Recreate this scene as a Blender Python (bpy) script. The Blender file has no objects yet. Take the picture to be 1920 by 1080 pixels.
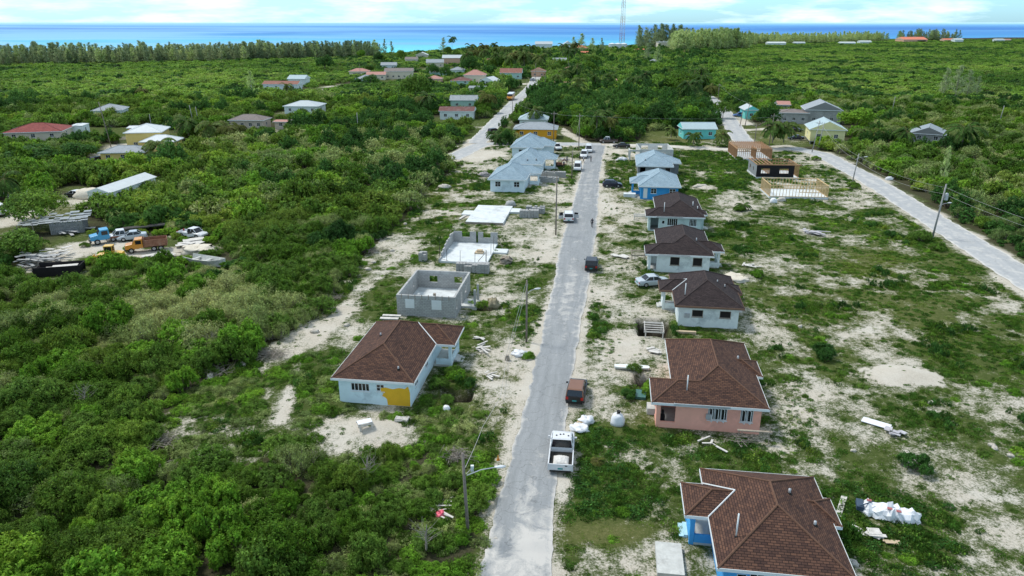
import bpy, math, random
import numpy as np
from mathutils import Vector, Matrix
R = math.radians
random.seed(7)
rng = np.random.default_rng(11)
SC = bpy.context.scene
COL = SC.collection

# ------------------------------------------------------------------ camera
F = 1371.0; TILT = R(20.0); H = 33.0
cam_d = bpy.data.cameras.new('camera'); cam = bpy.data.objects.new('camera', cam_d); COL.objects.link(cam)
cam.location = (0, 0, H); cam.rotation_euler = (R(90) - TILT, 0, 0)
cam_d.sensor_width = 36; cam_d.lens = 36 * F / 1920; cam_d.clip_start = 0.5; cam_d.clip_end = 120000
SC.camera = cam
# ------------------------------------------------------------------ sky, sun, exposure
SUN_EL, SUN_AZ = 57, -58          # azimuth measured from +Y towards +X
w = bpy.data.worlds.new('World'); SC.world = w; w.use_nodes = True
nt = w.node_tree; nt.nodes.clear()
def nn(t, typ, **kw):
    n = t.nodes.new(typ)
    for k, v in kw.items(): setattr(n, k, v)
    return n
sky = nn(nt, 'ShaderNodeTexSky', sky_type='NISHITA'); sky.sun_disc = False
sky.sun_elevation = R(SUN_EL); sky.sun_rotation = R(SUN_AZ); sky.air_density = 1.0; sky.dust_density = 0.6; sky.ozone_density = 2.0
tc = nn(nt, 'ShaderNodeTexCoord'); mp = nn(nt, 'ShaderNodeMapping'); mp.inputs['Scale'].default_value = (5, 5, 30)
nz = nn(nt, 'ShaderNodeTexNoise'); nz.inputs['Scale'].default_value = 1.6; nz.inputs['Detail'].default_value = 8; nz.inputs['Roughness'].default_value = .6
rp = nn(nt, 'ShaderNodeValToRGB'); rp.color_ramp.elements[0].position = .44; rp.color_ramp.elements[1].position = .72
rp.color_ramp.elements[0].color = (.12, .12, .12, 1); rp.color_ramp.elements[1].color = (.9, .9, .9, 1)
mx = nn(nt, 'ShaderNodeMix', data_type='RGBA'); mx.inputs[7].default_value = (9.6, 11.4, 12.6, 1)
tint = nn(nt, 'ShaderNodeMix', data_type='RGBA', blend_type='MULTIPLY'); tint.inputs[0].default_value = 1
sep = nn(nt, 'ShaderNodeSeparateXYZ'); hr = nn(nt, 'ShaderNodeMapRange'); hr.inputs[1].default_value = .05; hr.inputs[2].default_value = .35
tm = nn(nt, 'ShaderNodeMix', data_type='RGBA'); tm.inputs[6].default_value = (.60, 1.18, 1.75, 1); tm.inputs[7].default_value = (1.15, 1.0, .85, 1)
bg = nn(nt, 'ShaderNodeBackground'); bg.inputs[1].default_value = .096; out = nn(nt, 'ShaderNodeOutputWorld')
L = nt.links.new
L(tc.outputs['Generated'], sep.inputs[0]); L(sep.outputs[2], hr.inputs[0]); L(hr.outputs[0], tm.inputs[0]); L(tm.outputs[2], tint.inputs[7])
L(tc.outputs['Generated'], mp.inputs[0]); L(mp.outputs[0], nz.inputs['Vector']); L(nz.outputs[0], rp.inputs[0]); L(rp.outputs[0], mx.inputs[0])
L(sky.outputs[0], tint.inputs[6]); L(tint.outputs[2], mx.inputs[6]); L(mx.outputs[2], bg.inputs[0]); L(bg.outputs[0], out.inputs[0])
sun_d = bpy.data.lights.new('sun', 'SUN'); sun = bpy.data.objects.new('sun', sun_d); COL.objects.link(sun)
sun_d.energy = 2.05; sun_d.angle = R(11); sun_d.color = (1, .96, .9)
sd = Vector((math.sin(R(SUN_AZ)) * math.cos(R(SUN_EL)), math.cos(R(SUN_AZ)) * math.cos(R(SUN_EL)), math.sin(R(SUN_EL))))
sun.rotation_euler = sd.to_track_quat('Z', 'Y').to_euler(); sun.location = (0, 0, 200)
SC.view_settings.view_transform = 'Standard'; SC.view_settings.look = 'None'; SC.view_settings.exposure = 0.56; SC.view_settings.gamma = 1
SC.cycles.max_bounces = 5; SC.cycles.diffuse_bounces = 3; SC.cycles.glossy_bounces = 2; SC.cycles.transmission_bounces = 2
SC.cycles.use_denoising = True; SC.cycles.caustics_reflective = False; SC.cycles.caustics_refractive = False

# ------------------------------------------------------------------ helpers
CT, ST = math.cos(TILT), math.sin(TILT)
def A(px, py, z=0.0):
    "a point of the ground (or of height z) seen at a pixel of the 1920x1080 photograph"
    x = (px - 960) / F; y = -(py - 540) / F
    k = (z - H) / (-ST + y * CT)
    return Vector((x * k, (CT + y * ST) * k, z))
def zat(p, py):
    "height above ground point p whose pixel row is py"
    t = (540 - py) / F
    return H + p[1] * (t * CT - ST) / (CT + t * ST)
def proj(X, Y, Z=0.0):
    z = Z - H; d = Y * CT - z * ST; d = np.where(d < .1, .1, d)
    return 960 + F * X / d, 540 - F * (Y * ST + z * CT) / d
YAW = R(-7.8)
E1 = Vector((math.cos(YAW), math.sin(YAW), 0)); E2 = Vector((-E1.y, E1.x, 0))

def vnoise(x, y, seed=0):
    xi = np.floor(x).astype(np.int64); yi = np.floor(y).astype(np.int64); fx = x - xi; fy = y - yi
    def h(a, b):
        n = (a * 374761393 + b * 668265263 + seed * 1442695041) & 0xffffffff
        n = ((n ^ (n >> 13)) * 1274126177) & 0xffffffff
        return ((n ^ (n >> 16)) & 0xffff) / 65535.0
    fx = fx * fx * (3 - 2 * fx); fy = fy * fy * (3 - 2 * fy)
    return (h(xi, yi) * (1 - fx) + h(xi + 1, yi) * fx) * (1 - fy) + (h(xi, yi + 1) * (1 - fx) + h(xi + 1, yi + 1) * fx) * fy
def fbm(x, y, s, seed=0, oct=4):
    v = 0; a = .5; t = 0
    for i in range(oct):
        v = v + a * vnoise(x / s + 31.7 * i, y / s - 17.3 * i, seed + i); t += a; a *= .55; s /= 2.05
    return v / t
def inpoly(X, Y, poly):
    ins = np.zeros(np.shape(X), bool); n = len(poly); j = n - 1
    for i in range(n):
        xi, yi = poly[i]; xj, yj = poly[j]
        c = (yi > Y) != (yj > Y)
        ins ^= c & (X < (xj - xi) * (Y - yi) / ((yj - yi) if yj != yi else 1e-9) + xi)
        j = i
    return ins
def sstep(a, b, x):
    t = np.clip((x - a) / (b - a), 0, 1); return t * t * (3 - 2 * t)
def segdist(X, Y, pts):
    d = np.full(np.shape(X), 1e9)
    for (ax, ay), (bx, by) in zip(pts[:-1], pts[1:]):
        vx, vy = bx - ax, by - ay; t = np.clip(((X - ax) * vx + (Y - ay) * vy) / (vx * vx + vy * vy + 1e-9), 0, 1)
        d = np.minimum(d, np.hypot(X - ax - t * vx, Y - ay - t * vy))
    return d

# ------------------------------------------------------------------ materials
def newmat(name):
    m = bpy.data.materials.new(name); m.use_nodes = True; t = m.node_tree; t.nodes.clear()
    o = nn(t, 'ShaderNodeOutputMaterial'); b = nn(t, 'ShaderNodeBsdfPrincipled'); t.links.new(b.outputs[0], o.inputs[0])
    return m, t, b, o
def c4(c): return (c[0], c[1], c[2], 1)
MATS = {}
def M(name, col, rough=.8, var=.15, scale=2.0, metal=0.0, stain=None, stain_amt=.0, bump=0.0, spec=.3):
    "paint, concrete, wood ...: one colour broken by two noises, and stains of another colour"
    if name in MATS: return MATS[name]
    m, t, b, o = newmat(name); lk = t.links.new
    g = nn(t, 'ShaderNodeTexCoord'); n = nn(t, 'ShaderNodeTexNoise'); n.inputs['Scale'].default_value = scale; n.inputs['Detail'].default_value = 6; n.inputs['Roughness'].default_value = .65
    lk(g.outputs['Object'], n.inputs['Vector'])
    r = nn(t, 'ShaderNodeValToRGB'); r.color_ramp.elements[0].position = .3; r.color_ramp.elements[1].position = .7
    r.color_ramp.elements[0].color = c4([max(0, v * (1 - var)) for v in col]); r.color_ramp.elements[1].color = c4([min(1, v * (1 + var)) for v in col])
    lk(n.outputs[0], r.inputs[0]); last = r.outputs[0]
    if stain is not None:
        n2 = nn(t, 'ShaderNodeTexNoise'); n2.inputs['Scale'].default_value = scale * .45; n2.inputs['Detail'].default_value = 9; n2.inputs['Roughness'].default_value = .7
        lk(g.outputs['Object'], n2.inputs['Vector'])
        r2 = nn(t, 'ShaderNodeValToRGB'); r2.color_ramp.elements[0].position = .62 - stain_amt * .3; r2.color_ramp.elements[1].position = .76 - stain_amt * .3
        r2.color_ramp.elements[1].color = (.85, .85, .85, 1); r2.color_ramp.elements[0].color = (0, 0, 0, 1)
        lk(n2.outputs[0], r2.inputs[0]); x = nn(t, 'ShaderNodeMix', data_type='RGBA'); lk(r2.outputs[0], x.inputs[0]); lk(last, x.inputs[6]); x.inputs[7].default_value = c4(stain); last = x.outputs[2]
    lk(last, b.inputs['Base Color']); b.inputs['Roughness'].default_value = rough; b.inputs['Metallic'].default_value = metal
    b.inputs['Specular IOR Level'].default_value = spec
    if bump:
        bp = nn(t, 'ShaderNodeBump'); bp.inputs['Strength'].default_value = bump; bp.inputs['Distance'].default_value = .05
        lk(n.outputs[0], bp.inputs['Height']); lk(bp.outputs[0], b.inputs['Normal'])
    MATS[name] = m; return m
def shingle(name, c1, c2, mortar, w_=.36, h_=.17):
    m, t, b, o = newmat(name); lk = t.links.new
    uv = nn(t, 'ShaderNodeTexCoord'); br = nn(t, 'ShaderNodeTexBrick'); lk(uv.outputs['UV'], br.inputs['Vector'])
    br.inputs['Color1'].default_value = c4(c1); br.inputs['Color2'].default_value = c4(c2); br.inputs['Mortar'].default_value = c4(mortar)
    br.inputs['Scale'].default_value = 1; br.inputs['Brick Width'].default_value = w_; br.inputs['Row Height'].default_value = h_; br.inputs['Mortar Size'].default_value = .02
    br.inputs['Mortar Smooth'].default_value = .3; br.inputs['Bias'].default_value = 0.0; br.offset_frequency = 2
    n = nn(t, 'ShaderNodeTexNoise'); n.inputs['Scale'].default_value = .45; n.inputs['Detail'].default_value = 10; n.inputs['Roughness'].default_value = .75; lk(uv.outputs['UV'], n.inputs['Vector'])
    r = nn(t, 'ShaderNodeMapRange'); r.inputs[1].default_value = .3; r.inputs[2].default_value = .7; r.inputs[3].default_value = .78; r.inputs[4].default_value = 1.22; lk(n.outputs[0], r.inputs[0])
    hs = nn(t, 'ShaderNodeHueSaturation'); lk(br.outputs[0], hs.inputs['Color']); lk(r.outputs[0], hs.inputs['Value']); lk(hs.outputs[0], b.inputs['Base Color'])
    bp = nn(t, 'ShaderNodeBump'); bp.inputs['Strength'].default_value = .5; bp.inputs['Distance'].default_value = .03; lk(br.outputs[1], bp.inputs['Height']); bp.invert = True; lk(bp.outputs[0], b.inputs['Normal'])
    b.inputs['Roughness'].default_value = .9; b.inputs['Specular IOR Level'].default_value = .2
    MATS[name] = m; return m
def blockwall(name, col, mortar, w_=.42, h_=.21):
    m = shingle(name, [v * 1.08 for v in col], [v * .9 for v in col], mortar, w_, h_); return m
def leafmat(name, stops, trans=.35, rough=.55, nscale=.02, sat=1.0):
    m, t, b, o = newmat(name); lk = t.links.new
    oi = nn(t, 'ShaderNodeObjectInfo'); g = nn(t, 'ShaderNodeNewGeometry')
    n = nn(t, 'ShaderNodeTexNoise'); n.inputs['Scale'].default_value = nscale; n.inputs['Detail'].default_value = 4; lk(g.outputs['Position'], n.inputs['Vector'])
    a = nn(t, 'ShaderNodeMath', operation='MULTIPLY_ADD'); a.inputs[1].default_value = .42; lk(oi.outputs['Random'], a.inputs[0])
    s = nn(t, 'ShaderNodeMath', operation='MULTIPLY_ADD'); s.inputs[1].default_value = 2.2; s.inputs[2].default_value = -.8; lk(n.outputs[0], s.inputs[0]); lk(s.outputs[0], a.inputs[2])
    r = nn(t, 'ShaderNodeValToRGB'); cr = r.color_ramp
    cr.elements[0].position = stops[0][0]; cr.elements[0].color = c4(stops[0][1]); cr.elements[1].position = stops[-1][0]; cr.elements[1].color = c4(stops[-1][1])
    for p, c in stops[1:-1]:
        e = cr.elements.new(p); e.color = c4(c)
    lk(a.outputs[0], r.inputs[0])
    mr = nn(t, 'ShaderNodeMapRange'); mr.inputs[3].default_value = .62; mr.inputs[4].default_value = 1.4; lk(g.outputs['Random Per Island'], mr.inputs[0])
    n5 = nn(t, 'ShaderNodeTexNoise'); n5.inputs['Scale'].default_value = 1.7; n5.inputs['Detail'].default_value = 3; lk(g.outputs['Position'], n5.inputs['Vector'])
    m5 = nn(t, 'ShaderNodeMapRange'); m5.inputs[1].default_value = .32; m5.inputs[2].default_value = .68; m5.inputs[3].default_value = .5; m5.inputs[4].default_value = 1.6; lk(n5.outputs[0], m5.inputs[0])
    mm = nn(t, 'ShaderNodeMath', operation='MULTIPLY'); lk(mr.outputs[0], mm.inputs[0]); lk(m5.outputs[0], mm.inputs[1]); mr = mm
    hs = nn(t, 'ShaderNodeHueSaturation'); hs.inputs['Saturation'].default_value = sat; lk(r.outputs[0], hs.inputs['Color']); lk(mr.outputs[0], hs.inputs['Value'])
    lk(hs.outputs[0], b.inputs['Base Color']); b.inputs['Roughness'].default_value = rough; b.inputs['Specular IOR Level'].default_value = .06
    tr = nn(t, 'ShaderNodeBsdfTranslucent'); h2 = nn(t, 'ShaderNodeHueSaturation'); h2.inputs['Value'].default_value = 1.5; h2.inputs['Hue'].default_value = .485; lk(hs.outputs[0], h2.inputs['Color']); lk(h2.outputs[0], tr.inputs[0])
    ms = nn(t, 'ShaderNodeMixShader'); ms.inputs[0].default_value = trans; lk(b.outputs[0], ms.inputs[1]); lk(tr.outputs[0], ms.inputs[2]); lk(ms.outputs[0], o.inputs[0])
    MATS[name] = m; return m

G1, G2, G3, G4, G5 = (0.040, 0.084, 0.013), (0.075, 0.159, 0.017), (0.139, 0.242, 0.033), (0.253, 0.335, 0.052), (0.377, 0.391, 0.090)
LEAF = leafmat('leaf_green', [(0, G1), (.3, G2), (.55, (0.100, 0.186, 0.033)), (.75, G3), (1, G4)])
LEAF_PALE = leafmat('leaf_pale', [(0, (0.129, 0.200, 0.062)), (.5, (0.217, 0.282, 0.092)), (1, (0.346, 0.381, 0.154))], nscale=.03)
LEAF_OLIVE = leafmat('leaf_olive', [(0, (0.049, 0.108, 0.017)), (.5, (0.098, 0.175, 0.023)), (1, (0.174, 0.244, 0.045))], nscale=.03)
LEAF_DARK = leafmat('leaf_dark', [(0, (0.025, 0.067, 0.016)), (.5, (0.042, 0.115, 0.023)), (1, (0.074, 0.173, 0.035))])
LEAF_BRIGHT = leafmat('leaf_bright', [(0, (0.076, 0.175, 0.017)), (.5, (0.129, 0.272, 0.028)), (1, (0.238, 0.367, 0.043))])
LEAF_FAR = leafmat('leaf_far', [(0, (0.055, 0.131, 0.020)), (.3, (0.099, 0.205, 0.029)), (.6, (0.158, 0.289, 0.042)), (1, (0.257, 0.372, 0.067))], nscale=.008)
LEAF_FARB = leafmat('leaf_far_olive', [(0, (0.080, 0.140, 0.029)), (.5, (0.139, 0.223, 0.047)), (1, (0.257, 0.335, 0.092))], nscale=.008)
NEEDLE = leafmat('needles', [(0, (0.137, 0.214, 0.101)), (.5, (0.214, 0.301, 0.125)), (1, (0.351, 0.427, 0.176))], nscale=.006, trans=.4, sat=.85)
NEEDLE_Y = leafmat('needles_yellow', [(0, (0.225, 0.351, 0.101)), (.5, (0.351, 0.476, 0.137)), (1, (0.476, 0.576, 0.200))], nscale=.006, trans=.4, sat=.85)
PALMLEAF = leafmat('palm_leaf', [(0, (0.036, 0.087, 0.023)), (.5, (0.065, 0.131, 0.026)), (1, (0.145, 0.189, 0.052))])
GRASS = leafmat('grass_blades', [(0, (0.043, 0.109, 0.016)), (.5, (0.072, 0.167, 0.026)), (1, (0.131, 0.217, 0.039))], nscale=.09)
BARK = M('bark', (.16, .13, .10), .95, .3, 6); TWIG = M('grey_twigs', (.30, .27, .23), .95, .2, 5)

# ------------------------------------------------------------------ mesh building
class MB:
    def __init__(s): s.v = []; s.f = []; s.m = []; s.uv = []
    def poly(s, pts, mat=0, uv=None):
        n = len(s.v); s.v += [tuple(p) for p in pts]; s.f.append(tuple(range(n, n + len(pts)))); s.m.append(mat); s.uv.append(uv)
    def box(s, x0, y0, z0, x1, y1, z1, mat=0, X=None):
        x0, x1 = min(x0, x1), max(x0, x1); y0, y1 = min(y0, y1), max(y0, y1); z0, z1 = min(z0, z1), max(z0, z1)
        p = [Vector(q) for q in ((x0, y0, z0), (x1, y0, z0), (x1, y1, z0), (x0, y1, z0), (x0, y0, z1), (x1, y0, z1), (x1, y1, z1), (x0, y1, z1))]
        if X is not None: p = [X @ q for q in p]
        n = len(s.v); s.v += [tuple(q) for q in p]
        dx, dy, dz = x1 - x0, y1 - y0, z1 - z0
        for f, (ua, ub) in (((0, 3, 2, 1), ('x', 'y')), ((4, 5, 6, 7), ('x', 'y')), ((0, 1, 5, 4), ('x', 'z')), ((1, 2, 6, 5), ('y', 'z')), ((2, 3, 7, 6), ('x', 'z')), ((3, 0, 4, 7), ('y', 'z'))):
            s.f.append(tuple(n + i for i in f)); s.m.append(mat)
            cs = ((x0, y0, z0), (x1, y0, z0), (x1, y1, z0), (x0, y1, z0), (x0, y0, z1), (x1, y0, z1), (x1, y1, z1), (x0, y1, z1))
            k = {'x': 0, 'y': 1, 'z': 2}
            s.uv.append([(cs[i][k[ua]], cs[i][k[ub]]) for i in f])
        return s
    def cyl(s, a, b, r0, r1=None, n=8, mat=0, cap=True):
        a = Vector(a); b = Vector(b); r1 = r0 if r1 is None else r1
        d = (b - a).normalized(); u = d.orthogonal().normalized(); w_ = d.cross(u); k = len(s.v)
        for c, r in ((a, r0), (b, r1)):
            for i in range(n):
                t = 2 * math.pi * i / n; s.v.append(tuple(c + (u * math.cos(t) + w_ * math.sin(t)) * r))
        for i in range(n):
            j = (i + 1) % n; s.f.append((k + i, k + j, k + n + j, k + n + i)); s.m.append(mat); s.uv.append(None)
        if cap:
            s.f.append(tuple(k + i for i in reversed(range(n)))); s.m.append(mat); s.uv.append(None)
            s.f.append(tuple(k + n + i for i in range(n))); s.m.append(mat); s.uv.append(None)
        return s
    def loft(s, rings, mat=0, cap=True, closed=True):
        k = len(s.v); n = len(rings[0])
        for r in rings: s.v += [tuple(p) for p in r]
        for a in range(len(rings) - 1):
            for i in range(n if closed else n - 1):
                j = (i + 1) % n; s.f.append((k + a * n + i, k + a * n + j, k + (a + 1) * n + j, k + (a + 1) * n + i)); s.m.append(mat); s.uv.append(None)
        if cap:
            s.f.append(tuple(k + i for i in reversed(range(n)))); s.m.append(mat); s.uv.append(None)
            e = k + (len(rings) - 1) * n; s.f.append(tuple(e + i for i in range(n))); s.m.append(mat); s.uv.append(None)
        return s
    def prism(s, prof, y0, y1, mat=0, axis='y'):
        "profile of (x, z) pushed from y0 to y1"
        r0 = [(p[0], y0, p[1]) for p in prof]; r1 = [(p[0], y1, p[1]) for p in prof]
        if axis == 'x': r0 = [(y0, p[0], p[1]) for p in prof]; r1 = [(y1, p[0], p[1]) for p in prof]
        return s.loft([r0, r1], mat)
    def build(s, name, mats, parent=None, smooth=False, bevel=0):
        me = bpy.data.meshes.new(name); me.from_pydata(s.v, [], s.f)
        if not isinstance(mats, (list, tuple)): mats = [mats]
        for m in mats: me.materials.append(m)
        me.polygons.foreach_set('material_index', s.m)
        if any(u is not None for u in s.uv):
            ul = me.uv_layers.new(name='UVMap'); i = 0
            for f, u in zip(s.f, s.uv):
                for q in range(len(f)):
                    ul.data[i].uv = u[q] if u is not None else (0, 0)
                    i += 1
        if smooth: me.polygons.foreach_set('use_smooth', [True] * len(s.f))
        me.update(); me.validate()
        o = bpy.data.objects.new(name, me); COL.objects.link(o); o.parent = parent
        if bevel:
            b = o.modifiers.new('bevel', 'BEVEL'); b.width = bevel; b.segments = 2; b.limit_method = 'ANGLE'
        return o
def tag(o, label=None, cat=None, group=None, kind=None):
    if label: o['label'] = label
    if cat: o['category'] = cat
    if group: o['group'] = group
    if kind: o['kind'] = kind
    return o
def thing(name, label, cat, loc=(0, 0, 0), rz=0.0, group=None):
    o = bpy.data.objects.new(name, None); COL.objects.link(o); o.location = loc; o.rotation_euler = (0, 0, rz); o.empty_display_size = .3
    return tag(o, label, cat, group)
def solo(name, mb, mats, label, cat, loc=(0, 0, 0), rz=0.0, group=None, smooth=False):
    o = mb.build(name, mats, None, smooth); o.location = loc; o.rotation_euler = (0, 0, rz); return tag(o, label, cat, group)
def dup(o, loc, rz, label=None, group=None, scl=None):
    c = o.copy(); COL.objects.link(c); c.location = loc; c.rotation_euler = (0, 0, rz)
    if scl is not None: c.scale = scl
    if label: c['label'] = label
    if group: c['group'] = group
    for ch in list(o.children):
        d = ch.copy(); COL.objects.link(d); d.parent = c
        for g in ch.children:
            e = g.copy(); COL.objects.link(e); e.parent = d
    return c
def npmesh(name, V, Fq, mats, mi=None):
    me = bpy.data.meshes.new(name); nv, nf = len(V), len(Fq); k = Fq.shape[1]
    me.vertices.add(nv); me.vertices.foreach_set('co', np.asarray(V, np.float32).ravel())
    me.loops.add(nf * k); me.loops.foreach_set('vertex_index', Fq.astype(np.int32).ravel())
    me.polygons.add(nf); me.polygons.foreach_set('loop_start', np.arange(0, nf * k, k, dtype=np.int32)); me.polygons.foreach_set('loop_total', np.full(nf, k, np.int32))
    for m in mats: me.materials.append(m)
    if mi is not None: me.polygons.foreach_set('material_index', mi.astype(np.int32))
    me.update(calc_edges=True); return me
# ------------------------------------------------------------------ where things lie (photo pixels of ground points, turned into the land plan)
LOTS = [(880, 276), (868, 300), (835, 330), (800, 352), (765, 405), (722, 440), (665, 495), (628, 545), (600, 588), (500, 648), (425, 690), (340, 735), (290, 800), (330, 860), (420, 880),
        (560, 840), (610, 885), (690, 880), (770, 835), (850, 850), (890, 905), (900, 1000), (850, 1100), (1150, 1100), (2300, 1300), (2300, 760), (1960, 575), (1800, 470), (1690, 395), (1590, 315), (1545, 293), (1480, 278), (1400, 262), (1250, 262), (1130, 268)]
YARDS = [
 [(700, 158), (705, 146), (790, 146), (790, 156)], [(815, 135), (820, 124), (860, 124), (860, 134)], [(850, 164), (862, 152), (960, 148), (1000, 146), (1000, 156), (930, 164)], [(835, 212), (840, 202), (895, 202), (895, 210)], [(775, 134), (780, 126), (830, 126), (830, 134)],
 [(1195, 262), (1200, 246), (1270, 240), (1372, 240), (1385, 262), (1400, 276), (1190, 276)],          # turquoise house
 [(1392, 262), (1388, 236), (1440, 236), (1530, 232), (1575, 264), (1520, 275), (1400, 275)],          # lawn by the big tree
 [(1368, 236), (1372, 212), (1400, 218), (1420, 240), (1470, 232), (1570, 225), (1560, 240), (1400, 245)],
 [(955, 266), (962, 236), (1050, 236), (1110, 268), (1100, 276), (870, 276), (900, 262)],              # orange house
 [(845, 276), (885, 243), (935, 205), (985, 172), (1002, 166), (1010, 180), (975, 205), (950, 235), (925, 262), (950, 270)],  # verges of the north-west road
 [(800, 236), (815, 220), (900, 220), (918, 234), (880, 240), (800, 240)],
 [(0, 330), (10, 372), (60, 372), (160, 372), (170, 400), (145, 418), (40, 440), (0, 470), (-60, 470), (-60, 330)],     # dirt yard
 [(100, 372), (120, 348), (180, 350), (300, 330), (300, 345), (180, 395), (130, 392)],                # white shed
 [(150, 300), (200, 268), (225, 272), (235, 240), (280, 232), (345, 250), (345, 285), (280, 308), (190, 320), (140, 312)],  # yellow houses
 [(-30, 250), (40, 262), (130, 262), (235, 254), (240, 240), (130, 236), (60, 262), (-30, 262)],
 [(422, 256), (426, 238), (520, 238), (548, 236), (548, 252), (520, 258)],
 [(500, 226), (530, 208), (620, 206), (615, 220), (540, 224), (515, 230)],
 [(20, 505), (120, 432), (170, 430), (220, 452), (330, 440), (400, 432), (430, 470), (330, 492), (240, 505), (205, 475), (165, 535), (60, 548), (30, 525)],   # scrap yard
 [(355, 505), (360, 485), (415, 490), (415, 505)],
 [(1000, 166), (940, 160), (880, 158), (880, 152), (960, 150), (985, 148), (1010, 142)],
 [(1325, 184), (1345, 184), (1385, 215), (1420, 262), (1385, 268), (1360, 235)],
 [(1690, 268), (1700, 245), (1765, 245), (1775, 268)],
 [(560, 172), (600, 160), (665, 158), (650, 166), (600, 172)],
]
ROADS = {   # centre line (photo pixels), width in metres
 'cross': ([(840, 300), (905, 269), (950, 269), (1040, 270), (1135, 271)], 5.6),
 'sandy': ([(1135, 271), (1250, 274), (1380, 281), (1500, 279)], 4.0),
 'right': ([(1475, 276), (1540, 288), (1590, 315), (1640, 343), (1700, 380), (1770, 425), (1850, 475), (1950, 540), (2150, 680)], 5.6),
 'north': ([(893, 270), (914, 246), (935, 224), (964, 193), (985, 174), (998, 160), (1003, 150), (1010, 138)], 5.4),
 'lane': ([(1420, 280), (1393, 265), (1376, 240), (1369, 228), (1356, 208), (1340, 190), (1325, 180)], 6.0),
}
MAIN = [((880, 1150), (1028, 1150)), ((895, 1090), (1032, 1085)), ((922, 990), (1037, 990)), ((948, 900), (1045, 900)), ((962, 830), (1056, 830)), ((985, 760), (1066, 760)), ((1003, 690), (1076, 690)), ((1016, 625), (1086, 625)),
        ((1030, 560), (1098, 560)), ((1045, 500), (1107, 500)), ((1055, 440), (1117, 440)), ((1070, 400), (1121, 400)), ((1080, 360), (1122, 360)), ((1091, 315), (1126, 315)), ((1100, 290), (1131, 290)), ((1104, 272), (1137, 272))]
RW = {k: ([tuple(A(*p)[:2]) for p in v[0]], v[1]) for k, v in ROADS.items()}
MAINC = [tuple(((A(*a) + A(*b)) / 2)[:2]) for a, b in MAIN]
DRIVES = [([(235, 258), (190, 262), (150, 252)], 2.5), ([(140, 308), (190, 296), (230, 272)], 5), ([(120, 372), (150, 362), (175, 385)], 5), ([(-20, 420), (30, 412), (60, 402)], 6), ([(60, 500), (130, 468), (190, 452), (250, 480), (330, 470)], 5),
          ([(998, 158), (940, 156), (885, 154)], 3), ([(1385, 243), (1420, 243), (1470, 238)], 3), ([(1380, 222), (1392, 232)], 6), ([(1100, 268), (1060, 248), (1066, 240)], 3), ([(520, 232), (545, 236)], 3), ([(600, 165), (660, 155), (680, 150)], 3)]
DRW = [([tuple(A(*p)[:2]) for p in v[0]], v[1]) for v in DRIVES]

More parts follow.
